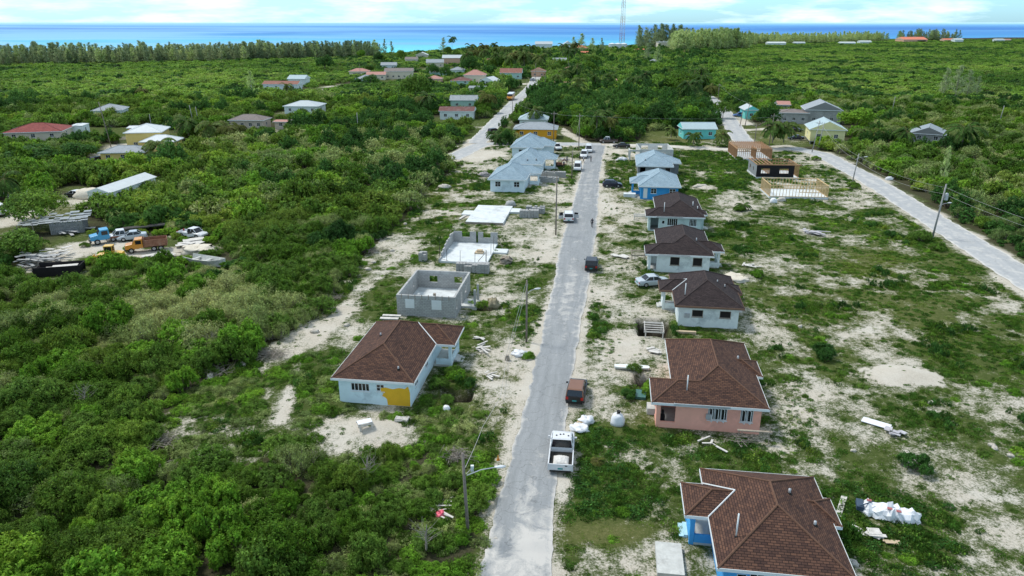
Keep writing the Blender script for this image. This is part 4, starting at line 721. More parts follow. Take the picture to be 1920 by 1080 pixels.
ug3 = cottage('small rust-roofed block room at the left end of the grey building', (1457, 219), 4.0, 6, 'grey', 'pink', -10, 'gable', 4.4, .3, 1, 'x')
cottage('shack with patched pale and rusty gable roof between two palms', (1706, 266), 8.5, 10, 'grey', 'tin', -30, 'gable', 2.6, .4, 2, 'y')
cottage('large yellow two-part house with white metal roof', (240, 281), 9, 10, 'yellow', 'white', 12, 'hip', 4.6, .35, 2)
cottage('white-roofed wing in front of the large yellow house', (268, 287), 8.5, 6, 'yellow', 'white', 4, 'hip', 3.0, .4, 0)
cottage('small yellow house with grey roof at the end of the paved drive', (191, 306), 10.5, 6.5, 'yellow', 'grey', 6, 'hip', 2.6, .32, 3)
cottage('long house with dark red shingle roof at the left edge', (10, 266), 15, 12, 'cream', 'red', 14, 'hip', 2.6, .3)
cottage('small white container box beside the red-roofed house', (133, 253), 3.6, 6, 'white', 'white', 10, 'gable', 2.7, .08, 0, 'y', name='container', oh=.08, cat='container')
cottage('dark open shed with white flat roof behind the large yellow house', (243, 256), 8, 5, 'orange', 'white', 8, 'gable', 2.6, .1, 0, 'x', name='shed', cat='shed')
cottage('grey hip-roofed house rising out of the left scrub', (176, 226), 9.5, 10, 'white', 'grey', 14, 'hip', 3.4, .35, 2)
cottage('beige block house with dark brown roof, unpainted', (432, 242), 11, 7, 'beige', 'brown', -4, 'hip', 2.9, .38, 4)
cottage('low beige ruined annex right of the beige block house', (516, 242), 4, 5, 'beige', 'pink', -4, 'gable', 2.4, .1, 1, 'x', name='annex', cat='building')
cottage('wide grey-white hip-roofed house left of the middle scrub', (534, 213), 13, 10, 'white', 'pale', -3, 'hip', 2.8, .3, 3)
cottage('long rust-roofed house far left of the village', (494, 169), 18, 7, 'white', 'rust', -4, 'gable', 3.0, .35, 4, 'x')
cottage('white wing with pale roof behind the long rust-roofed house', (541, 163), 9, 9, 'white', 'aqua', -4, 'gable', 4.2, .35, 2, 'x')
cottage('dark rust-roofed house in the middle scrub with white walls', (825, 224), 12, 7, 'white', 'darkrust', -3, 'gable', 3.0, .3, 3, 'x')
cottage('old tin-roofed house with dark holes behind the dark rust roof', (845, 203), 10.5, 6, 'mint', 'tin', -3, 'gable', 3.2, .5, 2, 'x')
for q in [((722, 148), 17, 10, 'cream', 'brown', 4, 'gable', 4.5, .3, 5, 'x', 'long two-storey cream house with grey roof in the village'), ((688, 150), 11, 9, 'cream', 'pink', 4, 'gable', 3, .3, 3, 'x', 'low pinkish-roofed house at the left end of the village'), ((668, 158), 9, 9, 'white', 'grey', 0, 'hip', 3, .4, 2, None, 'small grey-roofed house leftmost in the village'),
          ((800, 126), 13, 9, 'cream', 'grey', 4, 'gable', 3.5, .45, 3, 'x', 'grey-brown gabled house behind the long cream house'), ((780, 110), 11, 9, 'cream', 'white', 0, 'gable', 3.5, .4, 2, 'y', 'small white-roofed house close to the shore trees'), ((830, 122), 18, 10, 'peach', 'pale', 0, 'gable', 5.5, .4, 3, 'x', 'tall peach-walled house with pale roof'), ((806, 145), 10, 8, 'mint', 'white', -4, 'gable', 3, .3, 2, 'x', 'mint-walled low house right of the cream house'),
          ((800, 158), 8, 7, 'peach', 'pink', -4, 'hip', 3, .4, 2, None, 'small pink-roofed house among the village trees'), ((870, 155), 12, 10, 'cream', 'pink', -4, 'hip', 4.2, .5, 3, None, 'cream house with pinkish-brown hip roof'), ((845, 159), 11, 9, 'mint', 'darkrust', -4, 'hip', 2.2, .35, 2, None, 'low dark red hip roof left of the cream hip-roofed house'), ((900, 160), 8, 10, 'white', 'white', -20, 'gable', 2.4, .45, 1, 'y', 'small white gabled house right of the cream hip-roofed house'),
          ((938, 148), 13, 9, 'mint', 'rust', -4, 'gable', 3.6, .5, 3, 'x', 'mint house with rust-red roof left of the village road'), ((996, 144), 9, 8, 'peach', 'rust', -4, 'gable', 3.4, .4, 2, 'y', 'gabled brick-coloured house at the village road end'), ((1004, 96), 20, 14, 'white', 'pale', 0, 'gable', 8, .4, 3, 'x', 'large pale three-storey house on the shore'), ((1054, 92), 15, 14, 'white', 'pale', 0, 'gable', 5, .6, 2, 'y', 'white gabled shore house left of the orange roof'),
          ((1078, 96), 15, 14, 'peach', 'orange', 0, 'hip', 4, .4, 2, None, 'orange hip-roofed house on the shore left of the mast'), ((1080, 106), 13, 10, 'cream', 'orange', 0, 'gable', 3, .35, 2, 'x', 'red-roofed house below the shore houses left of the mast'), ((1192, 100), 17, 10, 'peach', 'orange', 0, 'gable', 3, .3, 2, 'x', 'pinkish-red long roof right of the tanks'), ((1282, 104), 20, 9, 'cream', 'pink', 0, 'gable', 3, .3, 2, 'x', 'low pale-pink building beside the casuarina rise'),
          ((1217, 122), 8, 8, 'white', 'grey', -5, 'hip', 2.5, .5, 2, None, 'small grey-white house half hidden in scrub right of the mast'), ((1036, 166), 12, 6, 'cream', 'pink', -5, 'gable', 2.6, .2, 2, 'x', 'pink-roofed hut in the trees right of the bus'), ((1128, 160), 8, 6, 'cream', 'pink', -5, 'gable', 2.6, .2, 1, 'x', 'tiny pink roof among the dark trees right of the road'), ((1275, 226), 6, 5, 'white', 'white', -5, 'gable', 2.4, .2, 1, 'x', 'tiny white hut hidden in trees above the turquoise house'), ((1322, 226), 5, 5, 'white', 'pale', -5, 'gable', 2.4, .2, 1, 'x', 'small grey roof in trees right of the tiny white hut'), ((655, 143), 12, 8, 'cream', 'pink', 0, 'hip', 3, .4, 2, None, 'pinkish hip roof at the far left of the village, above the leftmost house'), ((715, 130), 11, 8, 'white', 'grey', 5, 'gable', 3, .4, 2, 'x', 'grey-roofed house behind the low pinkish-roofed one'), ((760, 118), 10, 8, 'cream', 'brown', 0, 'gable', 3, .4, 2, 'x', 'brown-roofed house near the shore left of the grey-brown gabled one'), ((845, 140), 9, 8, 'white', 'grey', 0, 'hip', 3, .4, 2, None, 'small grey hip roof right of the mint-walled low house'), ((905, 122), 11, 8, 'peach', 'rust', 0, 'hip', 3, .45, 2, None, 'rust hip roof in front of the palm grove'), ((1035, 120), 12, 8, 'white', 'grey', 0, 'gable', 3, .4, 2, 'x', 'grey-white house above the village road end'), ((1060, 138), 10, 8, 'cream', 'pink', 0, 'hip', 3, .4, 2, None, 'pinkish hip roof right of the village road end'),
          ((880, 173), 8, 6, 'cream', 'tin', -5, 'gable', 2.2, .2, 1, 'x', 'low grey hut in the scrub left of the bus')]:
    cottage(q[-1], *q[:-1])
for q in [((1440, 86), 26, 12, 'white', 'white', 'white irregular building left on the right skyline', 4), ((1490, 84), 16, 10, 'white', 'pale', 'white low building second on the right skyline', 3), ((1576, 84), 23, 10, 'white', 'white', 'long white shed left of the twin sheds on the right skyline', 3), ((1612, 83), 18, 10, 'white', 'white', 'long white shed right of the twin sheds on the right skyline', 4),
          ((1694, 80), 40, 30, 'peach', 'orange', 'orange-roofed resort block on the far right shore', 5), ((1720, 80), 14, 14, 'peach', 'pink', 'peach block beside the orange-roofed resort block', 4), ((1770, 79), 22, 14, 'peach', 'orange', 'pale orange roof farther right on the shore', 4), ((1790, 80), 14, 12, 'white', 'white', 'small white shore house right of the pale orange roof', 5), ((1868, 79), 14, 12, 'white', 'pale', 'grey shore house near the right edge', 4), ((1885, 78), 10, 10, 'cream', 'pink', 'cream shore house nearest the right edge', 3)]:
    cottage(q[5], q[0], q[1], q[2], q[3], q[4], 0, 'gable', q[6], .25, 4, 'x')
e = cottage('pale flat-roofed unfinished building with roof columns right of the mast', (1234, 93), 34, 18, 'cream', 'pale', 0, 'gable', 9, .02, 5, 'x', name='flat_building', cat='building')
for i in range(7): s = MB(); s.box(1 + i * 5.2, .5, 9.3, 2 + i * 5.2, 1.5, 10.8); s.build('roof_column', CONC_L, e)
for i, (x_, lb) in enumerate([(1147, 'white water tank left of the mast foot'), (1158, 'white water tank directly behind the mast foot'), (1169, 'white water tank right of the mast foot')]):
    p = A(x_, 95); s = MB(); s.cyl((0, 0, -.3), (0, 0, 8), 4.2, 4.2, 20); s.cyl((0, 0, 8), (0, 0, 9), 4.3, .6, 20); s.box(-.3, -4.5, 0, .3, -4.15, 8); solo('water_tank', s, WHITE, lb, 'tank', p)
# mast
def mast():
    p = A(1165, 93); e = thing('radio_mast', 'tall slender lattice radio mast rising beyond the top of the picture', 'mast', (p.x, p.y, 0), .3); hgt = 118; rw = M('mast_red', (.52, .20, .16)); ww = M('mast_white', (.66, .66, .66)); n = 12
    for k in range(n):
        s = MB(); z0 = hgt * k / n; z1 = hgt * (k + 1) / n
        r_ = lambda z: 2.6 * (1 - z / hgt) ** 1.2 + 1.3
        def P_(i, z): a_ = 2.094 * i; return (r_(z) * math.cos(a_), r_(z) * math.sin(a_), z)
        for i in range(3):
            s.cyl(P_(i, z0), P_(i, z1), .22, .22, 5)
            for j in range(3):
                za = z0 + (z1 - z0) * j / 3; zb = z0 + (z1 - z0) * (j + 1) / 3; s.cyl(P_(i, za), P_((i + 1) % 3, zb), .10, .10, 4, cap=False); s.cyl(P_(i, zb), P_((i + 1) % 3, zb), .09, .09, 4, cap=False)
        s.build('lattice_section', rw if k % 2 else ww, e)
    s = MB(); s.box(-3, -3, -.3, 3, 3, 1); s.build('footing', CONC, e)
mast()
# long white shed and the ruined shed
p = A(168, 384); e = thing('long_shed', 'long white metal-roofed shed left of the thicket', 'shed', p, R(-7)); FOOT.append((p.x, p.y, R(-7), 0, 0, 6, 15)); s = MB(); walls(s, (0, 0, 4.6, 15), -.3, 2.5, [w('F', 2.9, 0, 1.2, 2), w('R', 2, 1, 1.2, 1), w('R', 6, 1, 1.2, 1)]); s.build('wall', WALLW, e); r = MB(); hip(r, -.3, -.3, 4.9, 15.3, 2.5, .9, gable=True, ax='y'); r.build('roof', [ROOFS['white'], WALLW], e); s = MB(); s.box(2.95, .05, 0, 4.05, .1, 2); s.build('door', GREYM, e)
p = A(96, 440); e = thing('ruined_shed', 'ruined grey plank shed with a torn sheet roof beside the dirt yard', 'shed', p, R(20)); e.scale = (.8, .8, .85); FOOT.append((p.x, p.y, R(20), -9, 0, 7, 7)); s = MB(); [s.box(i * .3, 0, -.3, i * .3 + .26, .05, 2.1 + .15 * ((i * 7) % 3)) for i in range(20)]; [s.box(6, i * .3, -.3, 6.05, i * .3 + .26, 2.2) for i in range(18)]; s.build('plank_wall', M('grey_planks', (.23, .24, .24), .9, .35, 3), e)
s = MB(); g_ = np.random.default_rng(3)
for i in range(10):
    for j in range(5):
        if (i, j) in ((3, 4), (5, 4), (6, 3), (8, 4), (2, 3), (0, 0), (0, 4), (1, 4), (4, 2)): continue
        x_ = -6 + i * 1.3; y_ = j * 1.25; z_ = 2.3 + .12 * j + g_.uniform(-.1, .12) - .25 * (i < 3); s.box(x_, y_, z_, x_ + 1.25 + g_.uniform(0, .5), y_ + 1.3 + g_.uniform(0, .4), z_ + .03, 0, Matrix.Rotation(g_.uniform(-.05, .05), 4, 'Z') @ Matrix.Rotation(g_.uniform(-.03, .03), 4, 'X'))
s.build('roof_sheets', ROOFS['tin'], e); s = MB(); [s.cyl((x_, y_, -.3), (x_, y_, 2.3), .08, .08, 6) for x_ in (-5.8, -3, 0, 3) for y_ in (.2, 5.8)]; s.build('post', WOODW, e)
# ------------------------------------------------------------------ foliage meshes
def unit(v): return v / (np.linalg.norm(v, axis=-1, keepdims=True) + 1e-9)
def leafgeo(C, N, size, asp, g):
    "one rhombic leaf per centre: vertices and quads"
    n = len(C); r = unit(g.normal(size=(n, 3))); T1 = unit(np.cross(N, r)); T2 = np.cross(N, T1)
    s = (size * g.uniform(.65, 1.35, n))[:, None] if np.isscalar(size) else (size * g.uniform(.7, 1.3, n))[:, None]
    V = np.stack([C - T1 * s, C - T2 * s * asp, C + T1 * s, C + T2 * s * asp], 1).reshape(-1, 3)
    return V, np.arange(4 * n).reshape(n, 4)
def tubes(paths, n=4):
    V = []; Q = []; k = 0
    for P, r0, r1 in paths:
        P = np.array(P, float); m_ = len(P)
        for i, p in enumerate(P):
            d = unit(P[min(i + 1, m_ - 1)] - P[max(i - 1, 0)]); u = unit(np.cross(d, [.3, .9, .2])); w_ = np.cross(d, u); rr = r0 + (r1 - r0) * i / (m_ - 1)
            for j in range(n): V.append(p + (u * math.cos(6.283 * j / n) + w_ * math.sin(6.283 * j / n)) * rr)
        for i in range(m_ - 1):
            for j in range(n): Q.append((k + i * n + j, k + i * n + (j + 1) % n, k + (i + 1) * n + (j + 1) % n, k + (i + 1) * n + j))
        k += m_ * n
    return np.array(V), np.array(Q)
def join(parts):
    V = []; Q = []; mi = []; k = 0
    for v, q, m_ in parts: V.append(v); Q.append(q + k); mi.append(np.full(len(q), m_)); k += len(v)
    return np.concatenate(V), np.concatenate(Q), np.concatenate(mi)
def lobes_points(g, lobes, nclump, per, spread):
    W = np.array([l[3] ** 2 for l in lobes]); W /= W.sum(); li = g.choice(len(lobes), nclump, p=W); Lb = np.array(lobes)[li]
    d = g.normal(size=(nclump, 3)); d[:, 2] = np.abs(d[:, 2]) * 1.1 - .35; d = unit(d)
    c = Lb[:, :3] + d * Lb[:, 3:4] * g.uniform(.80, 1.06, (nclump, 1)) * np.array([1, 1, .8])
    # drop clumps buried in other lobes
    dist = np.min([np.linalg.norm((c - np.array(l[:3])) / np.array([1, 1, .8]), axis=1) / l[3] for l in lobes], axis=0)
    keep = (dist > .62) & (c[:, 2] > .02); c = c[keep]; d = d[keep]
    C = np.repeat(c, per, 0) + g.normal(size=(len(c) * per, 3)) * spread; N = unit(np.repeat(d, per, 0) * .8 + g.normal(size=(len(c) * per, 3)) * .55 + np.array([0, 0, .35]))
    return C, N, c
def shrub_mesh(name, seed, leafm, nl=9, nclump=240, per=14, leaf=.05, spread=.055, height=.95, twigs=26, stemm=None, flat=1.0):
    g = np.random.default_rng(seed); lobes = []
    for i in range(nl):
        a = g.uniform(0, 6.28); r = math.sqrt(g.uniform(0, 1)) * .66; R_ = g.uniform(.24, .42)
        lobes.append((r * math.cos(a), r * math.sin(a), (height * (1 - .55 * r) - R_ * .7) * g.uniform(.65, 1.05) * flat, R_))
    C, N, c = lobes_points(g, lobes, nclump, per, spread); V, Q = leafgeo(C, N, leaf, .55, g)
    pts = []
    for i in g.choice(len(c), min(twigs, len(c)), False):
        e = c[i]; s = np.array([e[0] * .15, e[1] * .15, -.12]); mid = s * .45 + e * .55 + g.normal(size=3) * .05; pts.append(([s, mid, e * 1.02], .022, .005))
    V2, Q2 = tubes(pts, 3); return npmesh(name, *join([(V, Q, 0), (V2, Q2, 1)])[:2], [leafm, stemm or BARK], join([(V, Q, 0), (V2, Q2, 1)])[2])
def crown_mesh(name, seed, leafm, nl=16, nclump=520, per=12, leaf=.04, spread=.045, wide=.62, zc=.62, flat=.75):
    g = np.random.default_rng(seed); lobes = []
    for i in range(nl):
        d = unit(g.normal(size=3)); r = g.uniform(.25, wide); R_ = g.uniform(.22, .36); lobes.append((d[0] * r, d[1] * r, zc + abs(d[2]) * r * flat - .12 + g.uniform(-.08, .05), R_))
    C, N, c = lobes_points(g, lobes, nclump, per, spread); V, Q = leafgeo(C, N, leaf, .55, g); return npmesh(name, V, Q, [leafm])
def trunk_mesh(name, seed, h=.6, r=.05):
    g = np.random.default_rng(seed); pts = [([(0, 0, -.1), (.01, 0, h * .3), (.02, .01, h * .6)], r, r * .7)]
    for i in range(6):
        a = i * 1.05 + g.uniform(-.3, .3); e = np.array([math.cos(a) * .45, math.sin(a) * .45, h * g.uniform(1.0, 1.4)]); s = np.array([.02, .01, h * .5]); pts.append(([s, (s + e) / 2 + np.array([0, 0, .04]), e], r * .6, r * .15))
    V, Q = tubes(pts, 6); return npmesh(name, V, Q, [BARK])
def casuarina_mesh(name, seed, leafm, n=1500, lean=.0):
    "height 1: drooping needle sprays along rising branches, ragged top"
    g = np.random.default_rng(seed); pts = [([(0, 0, -.03), (lean * .3, 0, .5), (lean, 0, .98)], .014, .002)]; C = []
    for i in range(46):
        z = g.uniform(.1, .97) ** 1.15; a = g.uniform(0, 6.28); ln = (.23 * (1 - z) ** 1.0 + .025) * g.uniform(.6, 1.25); s = np.array([lean * z, 0, z]); e = s + np.array([math.cos(a) * ln, math.sin(a) * ln, ln * g.uniform(.5, 1.2)])
        pts.append(([s, (s + e) / 2, e], .003, .001)); k = int(n / 46); tt = g.uniform(.2, 1.05, (k, 1)); C.append(s + (e - s) * tt + g.normal(size=(k, 3)) * .018)
    C = np.concatenate(C); n_ = len(C); d = unit(g.normal(size=(n_, 3)) * .5 + np.array([0, 0, .7])); side = unit(np.cross(d, g.normal(size=(n_, 3)))); ln = (g.uniform(.02, .05, n_))[:, None]; wd = .0045
    V = np.stack([C - d * ln, C - side * wd, C + d * ln, C + side * wd], 1).reshape(-1, 3); Q = np.arange(4 * n_).reshape(-1, 4); V2, Q2 = tubes(pts, 4)
    J = join([(V, Q, 0), (V2, Q2, 1)]); return npmesh(name, J[0], J[1], [leafm, TWIG], J[2])
def palm_crown(name, seed, nf=17, leafm=None, small=False):
    "crown of a coconut palm, about 3.4 m long fronds from the origin"
    g = np.random.default_rng(seed); V = []; Q = []; pts = []
    for i in range(nf):
        a = 6.283 * i / nf + g.uniform(-.2, .2); el = g.uniform(-.25, 1.15); Ln = g.uniform(2.7, 3.7); p = np.zeros(3); path = [p.copy()]; d = np.array([math.cos(a) * math.cos(el), math.sin(a) * math.cos(el), math.sin(el)])
        for k in range(11):
            d = unit(d + np.array([0, 0, -.15 - .012 * k])); p = p + d * Ln / 11; path.append(p.copy())
        pts.append((path, .035, .008)); P = np.array(path)
        for k in range(36):
            tq = .12 + .87 * k / 36; f_ = tq * 11; i0 = min(10, int(f_)); q = P[i0] + (P[i0 + 1] - P[i0]) * (f_ - i0); dd = unit(P[i0 + 1] - P[i0]); sd_ = unit(np.cross(dd, [0, 0, 1]))
            for s in (-1, 1):
                ll = .75 * math.sin(math.pi * (tq * .82 + .14)) + .1; tip = q + (sd_ * s * .72 + dd * .55 + np.array([0, 0, -.42 - .2 * g.random()])) * ll; wv = dd * .085
                b0 = len(V); mid = (q + tip) / 2; V += [q, mid - wv * 1.2, tip, mid + wv * 1.2]; Q.append((b0, b0 + 1, b0 + 2, b0 + 3))
    V2, Q2 = tubes(pts, 3); J = join([(np.array(V), np.array(Q), 0), (V2, Q2, 1)]); return npmesh(name, J[0], J[1], [leafm or PALMLEAF, M('frond_rib', (.16, .15, .05), .8)], J[2])
def palm_trunk(name, h, bend):
    pts = [(bend * (z / h) ** 1.6, 0, z) for z in np.linspace(-.2, h, 9)]; V, Q = tubes([(pts, .19, .12)], 8); return npmesh(name, V, Q, [M('palm_bark', (.25, .22, .18), .95, .25, 4)])
def weed_mesh(name, seed, leafm, n=110, tall=.16, rad=.5, leaf=.06, blades=True):
    g = np.random.default_rng(seed); a = g.uniform(0, 6.28, n); r = rad * np.sqrt(g.uniform(0, 1, n)); C = np.stack([r * np.cos(a), r * np.sin(a), tall * g.uniform(.1, 1, n) * (1.1 - r / rad * .7)], 1)
    N = unit(g.normal(size=(n, 3)) * .7 + np.array([0, 0, .55])) if not blades else unit(g.normal(size=(n, 3)) * np.array([1, 1, .3])); V, Q = leafgeo(C, N, leaf, .3 if blades else .6, g); return npmesh(name, V, Q, [leafm])

SRC = []   # variant meshes; linked nowhere, the point instancers draw them
hi = [shrub_mesh('shrub_a', 1, LEAF, 10, 379, 25, 0.038, 0.049), shrub_mesh('shrub_b', 2, LEAF, 12, 413, 23, 0.035, 0.044, .85), shrub_mesh('shrub_c', 3, LEAF_OLIVE, 9, 345, 23, 0.036, 0.053, .9), shrub_mesh('shrub_d', 4, LEAF_BRIGHT, 11, 345, 27, 0.043, 0.044, 1.0),
      shrub_mesh('shrub_e', 5, LEAF_PALE, 12, 345, 22, 0.026, 0.053, .85, 90, TWIG), shrub_mesh('shrub_f', 6, LEAF_DARK, 10, 379, 23, 0.038, 0.044, 1.0), shrub_mesh('shrub_g', 7, LEAF_PALE, 9, 299, 20, 0.028, 0.062, .8, 120, TWIG)]
low = [shrub_mesh('creeper_a', 21, LEAF_BRIGHT, 12, 260, 12, .05, .06, .5, 10, BARK, .6), shrub_mesh('creeper_b', 22, LEAF_PALE, 12, 260, 12, .045, .06, .45, 20, TWIG, .6), shrub_mesh('creeper_c', 23, LEAF, 12, 240, 12, .05, .06, .5, 10, BARK, .6)]
midm = [shrub_mesh('mid_a', 31, LEAF, 9, 150, 9, .075, .06), shrub_mesh('mid_b', 32, LEAF, 10, 150, 9, .07, .06, .85), shrub_mesh('mid_c', 33, LEAF_BRIGHT, 8, 140, 9, .08, .06, 1.0), shrub_mesh('mid_d', 34, LEAF_PALE, 10, 150, 8, .06, .07, .8, 40, TWIG), shrub_mesh('mid_e', 35, LEAF_DARK, 9, 140, 9, .075, .06, 1.05), shrub_mesh('mid_f', 36, LEAF_OLIVE, 9, 140, 9, .07, .06, .9)]
farm = [shrub_mesh('far_a', 41, LEAF_FAR, 9, 85, 5, .13, .07, .8, 6), shrub_mesh('far_b', 42, LEAF_FAR, 11, 90, 5, .12, .07, .7, 6), shrub_mesh('far_c', 43, LEAF_FARB, 9, 85, 5, .12, .08, .75, 8, TWIG), shrub_mesh('far_d', 44, LEAF_DARK, 8, 80, 5, .13, .07, .95, 6), shrub_mesh('far_e', 45, LEAF_FAR, 9, 90, 5, .12, .07, .9, 6)]

def instancer(name, meshes, P, rot, scl, idx, label=None, cat=None):
    "one uncountable mass: a point cloud mesh whose points carry plant meshes"
    col = bpy.data.collections.new(name + '_kinds')
    for i, m_ in enumerate(meshes):
        ob = bpy.data.objects.new('%s_kind_%02d' % (name, i), m_); col.objects.link(ob)
    me = bpy.data.meshes.new(name); me.vertices.add(len(P)); me.vertices.foreach_set('co', np.asarray(P, np.float32).ravel())
    a = me.attributes.new('rot', 'FLOAT_VECTOR', 'POINT'); rv = np.zeros((len(P), 3), np.float32); rv[:, 2] = rot; rv[:, 0] = rng.normal(0, .08, len(P)); a.data.foreach_set('vector', rv.ravel())
    a = me.attributes.new('scl', 'FLOAT_VECTOR', 'POINT'); a.data.foreach_set('vector', np.asarray(scl, np.float32).ravel())
    a = me.attributes.new('kind', 'INT', 'POINT'); a.data.foreach_set('value', np.asarray(idx, np.int32))
    ob = bpy.data.objects.new(name, me); COL.objects.link(ob)
    gt = bpy.data.node_groups.new(name, 'GeometryNodeTree'); gt.interface.new_socket('Geometry', in_out='INPUT', socket_type='NodeSocketGeometry'); gt.interface.new_socket('Geometry', in_out='OUTPUT', socket_type='NodeSocketGeometry')
    gi = gt.nodes.new('NodeGroupInput'); go = gt.nodes.new('NodeGroupOutput'); ip = gt.nodes.new('GeometryNodeInstanceOnPoints'); ci = gt.nodes.new('GeometryNodeCollectionInfo')
    ci.inputs['Collection'].default_value = col; ci.inputs['Separate Children'].default_value = True; ci.inputs['Reset Children'].default_value = True; ip.inputs['Pick Instance'].default_value = True
    def na(n_, ty):
        q = gt.nodes.new('GeometryNodeInputNamedAttribute'); q.data_type = ty; q.inputs['Name'].default_value = n_; return q.outputs['Attribute']
    l = gt.links.new; l(gi.outputs[0], ip.inputs['Points']); l(ci.outputs[0], ip.inputs['Instance']); l(na('kind', 'INT'), ip.inputs['Instance Index'])
    er = gt.nodes.new('FunctionNodeEulerToRotation'); l(na('rot', 'FLOAT_VECTOR'), er.inputs[0]); l(er.outputs[0], ip.inputs['Rotation']); l(na('scl', 'FLOAT_VECTOR'), ip.inputs['Scale']); l(ip.outputs[0], go.inputs[0])
    md = ob.modifiers.new('scatter', 'NODES'); md.node_group = gt
    return tag(ob, label, cat, None, 'stuff')

# ------------------------------------------------------------------ scrub: where it grows
KEEPOUT = []      # (x, y, r) kept clear for buildings, vehicles and trees; filled from the lists below
def keep(px_, py_, r): p = A(px_, py_); KEEPOUT.append((p.x, p.y, r))
for q in [(62, 262, 11), (100, 255, 8), (143, 250, 4), (200, 217, 9), (290, 274, 12), (225, 303, 9), (473, 238, 11), (530, 238, 5), (568, 212, 12), (540, 168, 14), (575, 168, 9), (845, 220, 9), (862, 202, 7), (748, 138, 16), (1312, 262, 9), (1408, 222, 5), (1512, 238, 16), (1545, 262, 9), (1728, 266, 8),
          (1008, 250, 10), (990, 236, 8), (278, 466, 6), (200, 452, 5), (240, 450, 5), (362, 446, 4), (392, 497, 4), (208, 490, 4), (95, 430, 9), (130, 500, 4), (85, 393, 1), (143, 370, 4), (885, 155, 10), (862, 156, 8), (910, 160, 6), (950, 152, 9), (958, 187, 6), (1005, 152, 6), (900, 236, 3), (1388, 220, 4)]: keep(*q)
def blocked(x, y, rad):
    bx, by = proj(x, y); bad = inlots(bx, by)
    for p in YARDS: bad |= inpoly(bx, by, p)
    bad |= roaddist(x, y) < rad * .75 + .5
    for pts, wd in DRW: bad |= segdist(x, y, pts) < wd / 2 + rad * .7
    for cx_, cy_, r in KEEPOUT: bad |= np.hypot(x - cx_, y - cy_) < r + rad * .5
    bad |= y > coast_y(x) - 12
    return bad
def scatter(y0, y1, sp, smin, smax, seed, margin=14):
    g = np.random.default_rng(seed); X, Y = np.meshgrid(np.arange(-1, 1, sp / y1) * y1 * .80, np.arange(y0, y1, sp)); x = X.ravel() + g.uniform(-.5, .5, X.size) * sp; y = Y.ravel() + g.uniform(-.5, .5, X.size) * sp
    m_ = np.abs(x) < y * .74 + margin; x, y = x[m_], y[m_]; s = smin + (smax - smin) * g.uniform(0, 1, len(x)) ** 1.5 * (.5 + fbm(x, y, 25, 70)); m_ = ~blocked(x, y, s); return x[m_], y[m_], s[m_], g
nearx, neary, nears, g1 = scatter(26, 125, 1.72, .75, 2.7, 101, 9)
zone = fbm(nearx, neary, 14, 200); z2 = fbm(nearx, neary, 9, 300); bx, by = proj(nearx, neary)
# a paler twiggy belt along the lots, a bright broad-leaved hump near the bottom
pale = 1.2 * np.exp(-(((bx - 400) / 190) ** 2 + ((by - 600) / 75) ** 2)) + .12 + .5 * np.exp(-(((bx - 60) / 120) ** 2 + ((by - 600) / 90) ** 2)) + .8 * np.exp(-(((bx - 620) / 260) ** 2 + ((by - 310) / 28) ** 2)) + .5 * (bx > 1560) * (by > 300)
bright = np.exp(-(((bx - 380) / 100) ** 2 + ((by - 990) / 60) ** 2)) + .5 * np.exp(-(((bx - 300) / 130) ** 2 + ((by - 550) / 30) ** 2))
u = g1.uniform(0, 1, len(nearx)); kind = np.select([u < pale * .8, u > 1 - bright, zone > .70, zone < .37, z2 > .6], [np.where(u * 10 % 1 > .5, 4, 6), 3, 2, 5, 3], 0); kind = np.where((kind == 0) & (z2 < .45), 1, kind)
nears = nears * np.where(bx > 1560, .62, 1.0) * np.where(pale > .5, 1.15, 1) * np.where((by > 800) & (bx > 560), .62, 1.0)
order = np.argsort(-(nears / neary) * (np.abs(bx - 960) < 1000) * (by < 1110)); top = order[:270]; rest = order[270:]
hz = lambda s, g: s * g.uniform(.75, 1.7, len(s))
P = np.stack([nearx, neary, np.full(len(nearx), -.15)], 1); rot = g1.uniform(0, 6.28, len(nearx)); scl = np.stack([nears, nears, hz(nears, g1)], 1)
KN = [('leafy_shrub', 'mid green leafy shrub in the dense thicket', 'shrub'), ('leafy_shrub', 'dense small-leaved green shrub in the thicket', 'shrub'), ('olive_shrub', 'olive brown-green shrub in the thicket', 'shrub'), ('bright_shrub', 'bright green broad-leaved shrub in the thicket', 'shrub'),
      ('twiggy_shrub', 'pale grey-green shrub with bare grey twigs showing', 'shrub'), ('dark_shrub', 'dark green shrub in the thicket', 'shrub'), ('twiggy_shrub', 'pale thin-leaved shrub with many grey twigs', 'shrub')]
for i in top:
    n_, l_, c_ = KN[int(kind[i])]; side = ' right of the side road' if bx[i] > 1500 else (' between the scrap yard and the house lots' if by[i] < 620 else (' beside the street at the bottom' if bx[i] > 600 else ' at the lower left'))
    o_ = bpy.data.objects.new(n_, hi[int(kind[i])]); COL.objects.link(o_); o_.location = P[i]; o_.rotation_euler = (0, 0, rot[i]); o_.scale = scl[i]
    lb = l_ + side; tag(o_, lb, c_, lb.replace(' shrub', ' shrubs', 1))
mx_, my_, ms_, g2 = scatter(125, 330, 3.0, 1.9, 3.6, 102)
fx_, fy_, fs_, g3 = scatter(330, 1500, 6.2, 3.2, 5.6, 103, 30)
zone2 = fbm(mx_, my_, 22, 201); z3 = fbm(mx_, my_, 10, 301); bx2, by2 = proj(mx_, my_)
pl = .75 * np.exp(-(((bx2 - 620) / 280) ** 2 + ((by2 - 300) / 30) ** 2)) + .35 * (bx2 > 1560) + .12; u2 = g2.uniform(0, 1, len(mx_))
kd2 = np.select([u2 < pl * .8, zone2 > .6, zone2 < .36, z3 > .58, z3 < .4], [3, 5, 4, 2, 1], 0) + 7
